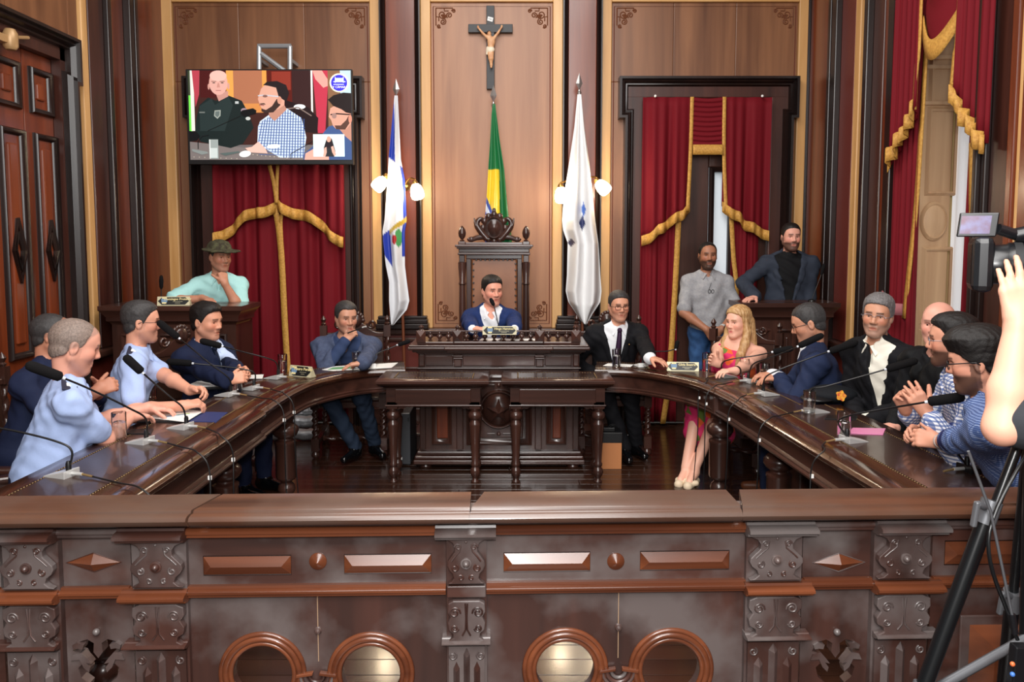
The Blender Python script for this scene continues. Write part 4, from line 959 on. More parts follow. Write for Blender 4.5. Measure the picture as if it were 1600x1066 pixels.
# carved piers
VASE = [(1.0, 1.0), (0.95, 0.96), (0.72, 0.9), (0.6, 0.8), (0.62, 0.7), (0.8, 0.6), (0.97, 0.5), (1.0, 0.4), (0.9, 0.3), (0.72, 0.22), (0.66, 0.12), (0.8, 0.05), (1.0, 0.0)]
LYRE = [(0.7, 1.0), (0.98, 0.93), (1.0, 0.72), (0.85, 0.6), (1.0, 0.45), (0.95, 0.28), (0.72, 0.2), (0.7, 0.1), (1.0, 0.0)]
def mirror(half, x, w, z0, h): return [(x+w*a, z0+h*b) for a, b in half[::-1]]+[(x-w*a, z0+h*b) for a, b in half]
def pier(pa, pb):
    xa, xb = rx(pa, 880, -0.03), rx(pb, 880, -0.03); x = (xa+xb)/2; w = (xb-xa)/2-0.004; narrow = (pa == 697)
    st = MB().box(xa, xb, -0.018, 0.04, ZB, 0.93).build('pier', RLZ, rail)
    def scroll(c, r, a, turns, s): return MB().tube([(p[0], -0.041, p[2]) for p in spiral(c, r, r*0.25, a, turns, 16, sx=s)], 0.0035, 6)
    z0, z1 = rzz(912, -0.04), rzz(841, -0.04); h = z1-z0
    v = MB().poly(mirror(VASE, x, w, z0, h), (), 0.024).xf(Matrix.Translation((0, -0.042, 0))).build('carved_plate', RLZ, st, bevel=0.003)
    cz = z0+h*0.46
    MB().lathe([(0.017, 0), (0.017, 0.004), (0.013, 0.005), (0.011, 0.004), (0.01, 0.01), (0.005, 0.016), (0, 0.017)], (0, 0, 0), 18, Matrix.Rotation(PI/2, 3, 'X')).xf(Matrix.Translation((x, -0.042, cz))).build('round_boss', RLX, v, smooth=40)
    b = MB()
    for s in (-1, 1):
        b.v += []; 
        for c, r, a, t in (((x+s*w*0.42, z0+h*0.82), 0.011, 0, 1.2), ((x+s*w*0.6, z0+h*0.36), 0.012, 2, 1.2), ((x+s*w*0.28, z0+h*0.14), 0.009, 1, 1.0)):
            k = scroll(c, r, a, t, s); b.add(k.v, k.f)
        k = MB().tube([(p[0], -0.041, p[1]) for p in ((x+s*w*0.3, z0+h*0.88), (x+s*w*0.35, z0+h*0.72), (x+s*w*0.6, z0+h*0.6), (x+s*w*0.78, z0+h*0.5))], 0.003, 6); b.add(k.v, k.f)
    b.sphere((x, -0.041, z0+h*0.93), 0.005, 8, 6); b.build('scroll_carving', RLZ, v, smooth=60)['kind'] = 'stuff'
    # lower lyre plate
    z1, z0 = rzz(938, -0.04), rzz(1002, -0.04); h = z1-z0
    v = MB().poly(mirror(LYRE, x, w, z0, h), (), 0.024).xf(Matrix.Translation((0, -0.042, 0))).build('carved_plate', RLZ, st, bevel=0.003)
    b = MB()
    for s in (-1, 1):
        for c, r, a, t in (((x+s*w*0.62, z0+h*0.72), 0.018, 3.3, -1.5), ((x+s*w*0.62, z0+h*0.34), 0.012, 3.3, 1.4)):
            k = scroll(c, r, a, t, s); b.add(k.v, k.f)
        k = MB().tube([(p[0], -0.042, p[1]) for p in ((x+s*w*0.06, z0+h*0.95), (x+s*w*0.02, z0+h*0.6), (x+s*w*0.05, z0+h*0.3), (x+s*w*0.22, z0+h*0.16))], 0.003, 6); b.add(k.v, k.f)
    b.build('scroll_carving', RLZ, v, smooth=60)['kind'] = 'stuff'
    # fluted foot
    z1, z0 = rzz(1012, -0.04), ZB+0.05
    v = MB().box(x-w*0.96, x+w*0.96, -0.03, -0.015, z0, z1).build('fluted_plate', RLZ, st)
    for dx, tz in ((-0.55, 0.045), (0, 0.0), (0.55, 0.045)):
        xc = x+dx*w; zt = z1-0.025-tz; r = w*0.17
        MB().add([(xc-r, -0.03, z0), (xc+r, -0.03, z0), (xc+r, -0.03, zt), (xc, -0.03, zt+0.022), (xc-r, -0.03, zt), (xc, -0.046, z0), (xc, -0.046, zt-0.004)], [(0, 5, 6, 4), (5, 1, 2, 6), (2, 3, 6), (3, 4, 6), (0, 1, 5)]).build('flute', RLZ, v)
    b = MB()
    for s in (-1, 1):
        k = scroll((x+s*w*0.75, z1-0.03), 0.014, 2, 1.4, s); b.add([(p[0], p[1]+0.012, p[2]) for p in k.v], k.f)
    b.build('scroll_carving', RLZ, v, smooth=60)['kind'] = 'stuff'
    for za, zb, d, e in ((zA0-0.003, zA1, 0.075, 9 if not narrow else 15), (zM0, zM1, 0.055, 6)): rbar(pa-e, pb+e, za, zb, d, RLX, 'pier_moulding', st)
    if not narrow: rbar(pa-8, pb+8, zB0-0.006, zB1-0.004, 0.062, RXW, 'pier_moulding', st)
    else: MB().box(xa+0.002, xb-0.002, -0.036, -0.015, zB0, zB1).build('pier_band', RLX, st, bevel=0.003)
for pa, pb in piers: pier(pa, pb)
# ================================================================== tables
ZTB = 0.77
LEG = [(0.045, 0), (0.05, 0.01), (0.03, 0.03), (0.038, 0.05), (0.055, 0.08), (0.058, 0.1), (0.05, 0.125), (0.034, 0.14), (0.04, 0.15), (0.062, 0.165), (0.068, 0.18), (0.068, 0.4), (0.072, 0.405), (0.072, 0.42), (0.05, 0.43), (0.048, 0.44), (0.075, 0.46), (0.088, 0.485), (0.085, 0.51), (0.066, 0.53), (0.05, 0.54), (0.052, 0.56), (0.062, 0.57), (0.062, 0.61)]
def fat_leg(parent, x, y, world=True, name='leg'):
    o = MB().lathe(LEG, (x, y, 0), 20).build(name, DZ, parent, smooth=40, world=world); return o
def ribbon_table(name, label, path, width, legs, edge=0.0, cat='table', zt=ZTB):
    """inner edge follows path (left hand side is the sitters' side); cross-section swept along it"""
    r = root(name, label, cat, (path[0][0], path[0][1], 0), 'horseshoe of council tables')
    P = [Vector((x, y, 0)) for x, y in path]
    W = width
    def sw(prof, nm, m, par=r, sm=40): return MB().sweep(prof, P, (0, 0, 1)).build(nm, m, par, smooth=sm, world=True)
    e = edge
    top = sw([(-e, zt-0.012), (-e+0.004, zt-0.004), (0.012, zt), (0.07, zt), (0.075, zt-0.003), (0.08, zt), (W-0.08, zt), (W-0.012, zt), (W, zt-0.01), (W, zt-0.045), (0.03, zt-0.045), (-e-0.004, zt-0.045), (-e-0.012, zt-0.035), (-e-0.012, zt-0.022)], 'table_top', TOPY)
    sw([(0.15, zt+0.0005), (0.15, zt+0.002), (W-0.11, zt+0.002), (W-0.11, zt+0.0005)], 'leather_inlay', INL, top, None)
    for u in (0.143, W-0.103):
        pts = bez([(p+n*u) for p, n in zip(P, normals(P))], 60) if len(P) > 2 else [P[0].lerp(P[-1], k/60)+normals(P)[0]*u for k in range(61)]
        b = MB()
        L_ = sum((pts[i+1]-pts[i]).length for i in range(len(pts)-1)); n = int(L_/0.018); acc = resample(pts, n)
        for q in acc: b.sphere((q.x, q.y, zt+0.002), (0.006, 0.006, 0.003), 6, 4)
        b.build('stud_line', STUD, top, smooth=180, world=True)['kind'] = 'stuff'
    ap = sw([(0.03-e, zt-0.045), (0.012-e, zt-0.052), (0.02-e, zt-0.06), (0.02-e, zt-0.135), (0.0-e, zt-0.142), (0.004-e, zt-0.152), (-0.012-e, zt-0.158), (-0.008-e, zt-0.17), (0.02-e, zt-0.18), (0.05, zt-0.18), (0.05, zt-0.045)], 'apron', DY)
    sw([(W-0.06, zt-0.045), (W-0.06, zt-0.15), (W-0.04, zt-0.15), (W-0.04, zt-0.045)], 'back_apron', DY)
    for x, y in legs:
        fat_leg(r, x, y); MB().box(x-0.06, x+0.06, y-0.06, y+0.06, 0.6, zt-0.046).build('leg_block', DZ, r, world=True, bevel=0.006)
    return r
def normals(P):
    out = []
    for i in range(len(P)):
        d0 = (P[i]-P[i-1]).normalized() if i else None; d1 = (P[i+1]-P[i]).normalized() if i < len(P)-1 else None
        d = ((d0 or d1)+(d1 or d0)).normalized(); out.append(Vector((0, 0, 1)).cross(d))
    return out
def resample(pts, n):
    L_ = [0]
    for i in range(len(pts)-1): L_.append(L_[-1]+(pts[i+1]-pts[i]).length)
    out = []; j = 0
    for k in range(n+1):
        s = L_[-1]*k/n
        while j < len(L_)-2 and L_[j+1] < s: j += 1
        t = (s-L_[j])/max(1e-9, L_[j+1]-L_[j]); out.append(pts[j].lerp(pts[j+1], t))
    return out
def tp(px, py, z=ZTB): p = onZ(px, py, z); return (p.x, p.y)
TW = 0.54; TWC = 0.44
# left wing: along +y the sitters sit on the left hand (x smaller)
xl = -1.47
ribbon_table('council_table', 'long dark table wing with leather inlay in front of the light-blue shirted officers', [(xl-0.02, 2.48), (xl, 4.45)], TW+0.02, [(xl-0.12, 4.2), (xl-TW+0.12, 4.2), (xl-0.12, 2.9)], edge=0.02, zt=ZTB+0.004)
lc = [(xl, 4.455), (xl, 4.8)]+[tuple(v[:2]) for v in bez([(-1.46, 5.05, 0), (-1.42, 5.35, 0), (-1.32, 5.58, 0), (-1.2, 5.75, 0), (-1.05, 5.85, 0), (-0.84, 5.89, 0)], 20)]
ribbon_table('council_table', 'curved dark table wing where the man in the slate-blue blazer sits', lc, TWC, [(-1.53, 5.12), (-1.9, 4.75)])
# right wing: path runs toward the camera so that the sitters are on its left hand
xr0, xr1 = 1.49, 1.36
ribbon_table('council_table', 'long dark table wing with leather inlay in front of the man in the checked shirt', [(xr1+0.02, 4.56), (xr0+0.02, 2.48)], TW+0.02, [(xr1+0.14, 4.38), (xr1+TW-0.1, 4.38), (xr0+0.12, 2.9)], edge=0.02, zt=ZTB+0.004)
rc = [(xr1, 4.565), (xr1-0.02, 4.85)]+[tuple(v[:2]) for v in bez([(1.31, 5.08, 0), (1.24, 5.36, 0), (1.12, 5.57, 0), (0.98, 5.74, 0), (0.82, 5.85, 0), (0.6, 5.89, 0)], 20)]
ribbon_table('council_table', 'curved dark table wing where the woman in the floral dress sits', rc[::-1], TWC, [(1.36, 5.14), (1.78, 4.8)])
# ---- two small tables in front of the president's desk
SLEG = [(0.028, 0), (0.03, 0.01), (0.02, 0.02), (0.018, 0.035), (0.028, 0.05), (0.038, 0.075), (0.032, 0.1), (0.022, 0.115), (0.03, 0.125), (0.03, 0.14), (0.024, 0.15), (0.032, 0.3), (0.041, 0.42), (0.041, 0.435), (0.034, 0.445), (0.03, 0.46), (0.046, 0.475), (0.05, 0.495), (0.044, 0.515), (0.03, 0.525), (0.036, 0.54), (0.036, 0.55)]
def small_table(label, x0, x1):
    y0, y1 = 5.46, 5.86; z = 0.765
    r = root('side_table', label, 'table', ((x0+x1)/2, (y0+y1)/2, 0), 'pair of small tables before the desk')
    P = [(x0, y0, 0), (x1, y0, 0), (x1, y1, 0), (x0, y1, 0)]
    MB().sweep([(0.0, z-0.01), (0.012, z), (0.08, z), (0.08, z-0.05), (0.05, z-0.066), (0.045, z-0.058), (0.03, z-0.052), (0.015, z-0.044), (0.01, z-0.034), (0.0, z-0.028)], P, (0, 0, 1), True).build('top_moulding', DX, r, smooth=40, world=True)
    t = MB().box(x0+0.06, x1-0.06, y0+0.06, y1-0.06, z-0.05, z-0.001).build('table_top', DX, r, world=True)
    MB().box(x0+0.13, x1-0.13, y0+0.1, y1-0.1, z-0.01, z+0.001).build('leather_inlay', INL, t, world=True)
    b = MB()
    for a, c, yy in ((x0+0.12, x1-0.12, y0+0.09), (x0+0.12, x1-0.12, y1-0.09)):
        for k in range(int((c-a)/0.02)): b.sphere((a+k*0.02, yy, z+0.001), (0.006, 0.006, 0.004), 6, 4)
    for xx in (x0+0.12, x1-0.12):
        for k in range(int((y1-y0-0.18)/0.02)): b.sphere((xx, y0+0.09+k*0.02, z+0.001), (0.006, 0.006, 0.004), 6, 4)
    b.build('stud_line', STUD, t, smooth=180, world=True)['kind'] = 'stuff'
    ap = MB().box(x0+0.065, x1-0.065, y0+0.06, y1-0.06, 0.57, z-0.05).build('apron', DX, r, world=True)
    MB().box(x0+0.13, x1-0.13, y0+0.052, y0+0.062, 0.59, z-0.075).build('apron_panel', RXW if False else DX, ap, world=True, bevel=0.004)
    MB().box(x0+0.055, x1-0.055, y0+0.05, y0+0.065, 0.565, 0.577).build('apron_bead', DX, ap, world=True, bevel=0.004)
    for xx in (x0+0.105, x1-0.105):
        for yy in (y0+0.1, y1-0.1):
            MB().lathe(SLEG, (xx, yy, 0), 18).build('leg', DZ, r, smooth=40, world=True)
            MB().box(xx-0.04, xx+0.04, yy-0.04, yy+0.04, 0.545, 0.6).build('leg_block', DZ, r, world=True, bevel=0.004)
        s = 1 if xx < (x0+x1)/2 else -1
        q = [(0.04, 0.57), (0.15, 0.57), (0.15, 0.562), (0.12, 0.553), (0.11, 0.558), (0.08, 0.54), (0.06, 0.545), (0.04, 0.535)]
        MB().poly([(xx+s*a, zz) for a, zz in q], (), 0.03).xf(Matrix.Translation((0, y0+0.08, 0))).build('bracket', DX, r, world=True, bevel=0.004)
    return r
small_table('small leather-topped table before the desk, next to the slate-blue blazer', -0.99, -0.19)
small_table('small leather-topped table before the desk, next to the black suit and plum tie', -0.105, 0.70)
# ---- the president's desk
YD = 5.92
def dq(zx, zy, Y=YD): return onY(570+zx/3.9475, 500+zy/3.9475, Y)
dk = root('presiding_desk', 'tall carved presiding desk with a star boss and a small baluster gallery', 'desk', (-0.15, YD+0.3, 0))
def dbox(a, b, zt, zb, yf, yb, m, name, par=None, bev=0.008):
    X0, X1 = dq(a, 500).x, dq(b, 500).x; return MB().box(X0, X1, yf, yb, dq(0, zb).z, dq(0, zt).z).build(name, m, par or dk, world=True, bevel=bev)
YB = 6.38
MB().box(dq(330, 0).x, dq(1325, 0).x, YD+0.04, YB, 0.1, dq(0, 300).z).build('body', DZ, dk, world=True)
MB().box(dq(295, 0).x, dq(1360, 0).x, YD-0.04, YB+0.02, 0.035, dq(0, 858).z).build('plinth', DX, dk, world=True, bevel=0.006)
dbox(305, 1350, 835, 858, YD-0.025, YB, DX, 'plinth_moulding', bev=0.01); dbox(318, 1337, 812, 835, YD, YB, DX, 'plinth_moulding', bev=0.008)
for a in (365, 1290):
    for yy in (YD+0.04, YB-0.1): MB().lathe([(0.045, 0), (0.05, 0.01), (0.04, 0.035)], (dq(a, 0).x, yy, 0), 16).build('foot', DZ, dk, world=True, smooth=40)
dbox(330, 1325, 205, 302, YD+0.02, YB, DX, 'frieze'); dbox(322, 1333, 296, 304, YD+0.005, YB, DX, 'frieze_bead')
for a, b in ((375, 545), (605, 1050), (1110, 1275)): dbox(a, b, 222, 286, YD+0.008, YD+0.03, DX, 'frieze_panel', bev=0.006)
for a, b in ((333, 373), (1282, 1322)): dbox(a, b, 210, 290, YD+0.0, YD+0.03, DX, 'frieze_block', bev=0.01)
for a in (575, 1078):
    c = dbox(a-24, a+24, 208, 290, YD-0.01, YD+0.03, DX, 'console', bev=0.008)
    for zy in (222, 236): MB().tube([(dq(a-26, 0).x, YD-0.014, dq(0, zy).z), (dq(a+26, 0).x, YD-0.014, dq(0, zy).z)], 0.009, 10).build('console_roll', DX, c, world=True, smooth=60)
for a, b, t, c, y in ((322, 1333, 195, 207, -0.02), (300, 1356, 178, 196, -0.05), (275, 1382, 160, 180, -0.085), (282, 1375, 148, 160, -0.075)): dbox(a, b, t, c, YD+y, YB, DX, 'cornice')
for a, b, t, c, y in ((530, 1125, 195, 207, -0.04), (510, 1145, 176, 196, -0.075), (498, 1158, 158, 178, -0.11)): dbox(a, b, t, c, YD+y, YD+0.05, DX, 'cornice_break')
dbox(330, 1325, 130, 148, YD-0.04, YD+0.03, DX, 'gallery_base')
dbox(552, 1102, 127, 146, YD-0.06, YD+0.0, DX, 'gallery_base')
gz1, gz0 = dq(0, 66).z, dq(0, 128).z
for a in (350, 573, 1078, 1300):
    p = MB().box(dq(a-20, 0).x, dq(a+20, 0).x, YD-0.05, YD+0.01, gz0, gz1+0.005).build('gallery_post', DZ, dk, world=True, bevel=0.004)
    x = dq(a, 0).x; zm = (gz0+gz1)/2
    MB().add([(x-0.035, YD-0.05, zm-0.045), (x+0.035, YD-0.05, zm-0.045), (x+0.035, YD-0.05, zm+0.045), (x-0.035, YD-0.05, zm+0.045), (x, YD-0.075, zm)], [(0, 1, 4), (1, 2, 4), (2, 3, 4), (3, 0, 4)]).build('post_facet', DZ, p, world=True)
    MB().lathe([(0.02, 0), (0.012, 0.01), (0.022, 0.025), (0.0, 0.045)], (x, YD-0.02, gz1+0.005), 10).build('finial', DZ, p, world=True, smooth=40)
h = gz1-gz0
BAL = [(0.012, 0), (0.02, 0.1*h), (0.008, 0.2*h), (0.022, 0.4*h), (0.02, 0.55*h), (0.008, 0.68*h), (0.016, 0.8*h), (0.01, 0.9*h), (0.012, h)]
for a in (405, 462, 517, 627, 684, 741, 798, 857, 913, 968, 1023, 1133, 1190, 1245):
    MB().lathe(BAL, (dq(a, 0).x, YD-0.02, gz0), 10).build('baluster', DZ, dk, world=True, smooth=60)
MB().box(dq(350, 0).x, dq(1300, 0).x, YD-0.035, YD-0.005, gz1-0.006, gz1+0.004).build('gallery_rail', DX, dk, world=True, bevel=0.003)
# front panels of the desk
def dframe(a, b, t, c, m, nm, w=0.03, yf=YD+0.04):
    x0, x1, z1, z0 = dq(a, 0).x, dq(b, 0).x, dq(0, t).z, dq(0, c).z
    return MB().sweep([(0, 0), (0, 0.02), (w*0.3, 0.028), (w*0.6, 0.012), (w, 0.006), (w, 0)][::-1], [(x0, yf, z0), (x0, yf, z1), (x1, yf, z1), (x1, yf, z0)][::-1], (0, -1, 0), True).build(nm, m, dk, smooth=40, world=True)
for a, b in ((335, 372), (562, 605), (1050, 1092), (1285, 1322)): dbox(a, b, 320, 806, YD+0.02, YD+0.045, DZ, 'stile', bev=0.006)
for a, b, p, q in ((405, 530, 440, 512), (1122, 1248, 1160, 1212)):
    fr = dframe(a, b, 330, 775, DZ, 'panel_frame', 0.04); dbox(p, q, 350, 738, YD+0.03, YD+0.045, RZ, 'panel_field', fr if False else None)
dframe(622, 1032, 345, 778, DZ, 'panel_frame', 0.05); dbox(680, 975, 380, 735, YD+0.03, YD+0.05, DZ, 'panel_field')
bc = dq(826, 555, YD)
st = MB().lathe([(0.155, 0), (0.155, 0.012), (0.145, 0.03), (0.135, 0.03), (0.128, 0.015), (0.12, 0.03), (0.1, 0.055), (0.06, 0.078), (0, 0.088)], (0, 0, 0), 40, Matrix.Rotation(PI/2, 3, 'X')).xf(Matrix.Translation((bc.x, YD+0.03, bc.z))).build('star_boss', DZ, dk, world=True, smooth=40)
V = [(bc.x, YD-0.11, bc.z-0.005)]
for k in range(10):
    a = PI/2+k*PI/5; r = 0.1 if k % 2 == 0 else 0.04; V.append((bc.x+r*math.cos(a), YD-0.045-0.022*(k % 2), bc.z+r*math.sin(a)))
MB().add(V, [(0, 1+k, 1+(k+1) % 10) for k in range(10)]).build('star', DZ, st, world=True)
for zy in (405, 708):
    c = dq(826, zy, YD); MB().sphere((c.x, YD+0.02, c.z), (0.016, 0.012, 0.016)).build('rosette', DZ, dk, world=True, smooth=180)
    for s in (-1, 1): MB().box(c.x+s*0.06-0.03, c.x+s*0.06+0.03, YD+0.018, YD+0.03, c.z-0.006, c.z+0.006).build('fret', DZ, dk, world=True, bevel=0.003)
plt = root('platform', 'low dark wooden platform under the carved high-backed chair', 'platform', (-0.2, 6.9, 0))
MB().box(-0.85, 0.45, 6.41, 7.12, 0, 0.15).build('deck', DX, plt, world=True, bevel=0.01); MB().box(-0.86, 0.46, 6.40, 6.43, 0.12, 0.149).build('nosing', DX, plt, world=True, bevel=0.01)
# ---- the high-backed chair
YT = 6.95; TS = 4.847
def tq(zx, zy, Y=YT): return onY(690+zx/TS, 320+zy/TS, Y)
th = root('throne_chair', 'tall carved ceremonial chair with leather back, cornice and crest behind the presiding desk', 'chair', (tq(398, 0).x, YT-0.25, 0.15))
def tbox(a, b, t, c, y0, y1, m, nm, par=None, bev=0.006): return MB().box(tq(a, 0).x, tq(b, 0).x, y0, y1, tq(0, c).z, tq(0, t).z).build(nm, m, par or th, world=True, bevel=bev)
for a in (155, 640):
    x = tq(a, 0).x; zt = tq(0, 435).z; z0 = 0.15
    MB().lathe([(0.03, z0), (0.035, z0+0.2), (0.028, z0+0.4), (0.03, zt-0.42), (0.026, zt-0.2), (0.035, zt-0.19), (0.026, zt-0.17), (0.034, zt-0.05), (0.036, zt)], (x, YT-0.03, 0), 14).build('back_post', DZ, th, world=True, smooth=40)
    tbox(a-22, a+22, 380, 436, YT-0.06, YT+0.02, DZ, 'capital'); tbox(a-28, a+28, 278, 304, YT-0.06, YT+0.02, DZ, 'finial_block')
    zf = tq(0, 278).z
    MB().lathe([(0.018, 0), (0.024, 0.008), (0.01, 0.018), (0.028, 0.04), (0.034, 0.07), (0.03, 0.1), (0.016, 0.125), (0, 0.14)], (x, YT-0.02, zf), 14).build('finial', DZ, th, world=True, smooth=60)
    MB().lathe([(0.03, z0), (0.03, z0+0.05), (0.045, z0+0.12), (0.03, z0+0.2), (0.035, z0+0.4)], (x, YT-0.5, 0), 14).build('leg', DZ, th, world=True, smooth=40)
    MB().box(x-0.03, x+0.03, YT-0.52, YT-0.02, 0.82, 0.87).build('armrest', DX, th, world=True, bevel=0.012)
tbox(185, 225, 400, 1000, YT-0.03, YT+0.02, DZ, 'back_stile'); tbox(572, 610, 400, 1000, YT-0.03, YT+0.02, DZ, 'back_stile')
tbox(185, 610, 376, 412, YT-0.035, YT+0.02, DX, 'back_rail'); tbox(185, 610, 1000, 1040, YT-0.03, YT+0.02, DX, 'back_rail')
TANL = mat('tan_leather', (146, 94, 60), 0.35, var=((124, 76, 46), 4))
lb = tbox(225, 572, 412, 1000, YT-0.02, YT+0.01, TANL, 'back_leather', bev=0.02)
for k in range(8):
    for zx in (240, 560): tbox(zx-7, zx+7, 440+k*48, 452+k*48, YT-0.03, YT-0.015, BLK, 'stud', lb, 0.003)
for k in range(9): tbox(262+k*34-7, 262+k*34+7, 412, 424, YT-0.03, YT-0.015, BLK, 'stud', lb, 0.003)
for a, b, t, c, d in ((125, 670, 362, 380, 0.05), (130, 665, 332, 362, 0.03), (118, 680, 318, 334, 0.06), (106, 692, 302, 320, 0.09), (180, 615, 284, 304, 0.03)): tbox(a, b, t, c, YT-0.03-d, YT+0.02, DX, 'cornice')
MB().box(tq(150, 0).x, tq(645, 0).x, YT-0.55, YT-0.02, 0.52, 0.6).build('seat_frame', DX, th, world=True, bevel=0.01)
MB().box(tq(165, 0).x, tq(630, 0).x, YT-0.54, YT-0.03, 0.6, 0.65).build('seat', TANL, th, world=True, bevel=0.02)
cc = tq(398, 175, YT); cr = MB()
cr.lathe([(0.1, 0), (0.098, 0.02), (0.08, 0.035), (0.07, 0.02), (0.055, 0.03), (0.03, 0.045), (0, 0.05)], (0, 0, 0), 28, Matrix.Rotation(PI/2, 3, 'X')).xf(Matrix.Translation((cc.x, YT-0.01, cc.z)) @ Matrix.Diagonal((0.92, 1, 1.12, 1)))
for k in range(12):
    a = 2*PI*k/12; cr.sphere((cc.x+0.098*math.cos(a), YT-0.02, cc.z+0.115*math.sin(a)), (0.03, 0.018, 0.03), 8, 6)
cr.sphere((cc.x, YT-0.02, cc.z+0.145), (0.018, 0.015, 0.03), 8, 6)
cr.build('crest_shield', DZ, th, world=True, smooth=60)
for s in (-1, 1):
    b = MB(); X = lambda d: cc.x+s*d; zb = tq(0, 284).z
    pts = bez([(X(0.06), YT-0.02, zb+0.03), (X(0.12), YT-0.025, zb+0.1), (X(0.15), YT-0.02, zb+0.15), (X(0.14), YT-0.02, zb+0.19), (X(0.11), YT-0.02, zb+0.205), (X(0.095), YT-0.02, zb+0.185)], 20)
    b.tube(pts, [0.034-0.02*i/(len(pts)-1) for i in range(len(pts))], 8)
    pts = bez([(X(0.08), YT-0.02, zb+0.05), (X(0.15), YT-0.02, zb+0.04), (X(0.21), YT-0.02, zb+0.02), (X(0.23), YT-0.02, zb+0.035)], 14)
    b.tube(pts, [0.028-0.014*i/(len(pts)-1) for i in range(len(pts))], 8)
    pts = bez([(X(0.11), YT-0.02, zb+0.08), (X(0.16), YT-0.03, zb+0.15), (X(0.175), YT-0.02, zb+0.21)], 8)
    b.tube(pts, [0.024-0.018*i/(len(pts)-1) for i in range(len(pts))], 6)
    b.sphere((X(0.2), YT-0.02, zb+0.025), (0.03, 0.02, 0.025), 8, 6); b.build('crest_dolphin', DZ, th, world=True, smooth=60)
# ---- lecterns
def lectern(label, x0, x1, zt, yf, yb):
    r = root('lectern', label, 'lectern', ((x0+x1)/2, (yf+yb)/2, 0))
    e = 0.07
    MB().box(x0+e, x1-e, yf+e, yb, 0.1, zt-0.1).build('body', DZ, r, world=True)
    MB().box(x0+e-0.03, x1-e+0.03, yf+e-0.03, yb, 0, 0.1).build('plinth', DX, r, world=True, bevel=0.01)
    P = [(x0, yf, 0), (x1, yf, 0), (x1, yb, 0), (x0, yb, 0)]
    MB().sweep([(0, zt), (0.15, zt), (0.15, zt-0.15), (e, zt-0.15), (e-0.012, zt-0.13), (e-0.03, zt-0.12), (e-0.03, zt-0.09), (0.02, zt-0.06), (0.01, zt-0.045), (0.0, zt-0.035)], P, (0, 0, 1), True).build('cornice', DX, r, world=True, smooth=40)
    MB().box(x0+0.1, x1-0.1, yf+0.1, yb-0.05, zt-0.05, zt-0.002).build('top', DX, r, world=True)
    n = 3; w = (x1-x0-2*e-0.08)/n
    for k in range(n):
        a = x0+e+0.04+k*w+0.03; b = a+w-0.06
        fr = MB().sweep([(0, 0), (0, 0.02), (0.012, 0.025), (0.03, 0.008), (0.03, 0)][::-1], [(a, yf+e, 0.2), (a, yf+e, zt-0.22), (b, yf+e, zt-0.22), (b, yf+e, 0.2)][::-1], (0, -1, 0), True).build('panel_frame', DZ, r, world=True, smooth=40)
        MB().box(a+0.06, b-0.06, yf+e-0.012, yf+e+0.01, 0.27, zt-0.29).build('panel_field', DZ, fr, world=True, bevel=0.008)
    return r
ql0, ql1 = onY(152, 481, 5.95), onY(377, 481, 5.95)
lectern('dark wooden lectern with the nameplate, under the man in the camouflage hat', ql0.x, ql1.x, ql0.z+0.012, 5.95, 6.4)
qr0, qr1 = onY(1157, 476, 6.4), onY(1314, 476, 6.4)
lectern('dark wooden lectern in front of the standing man in the charcoal blazer', qr0.x, qr1.x, qr0.z+0.012, 6.4, 6.76)
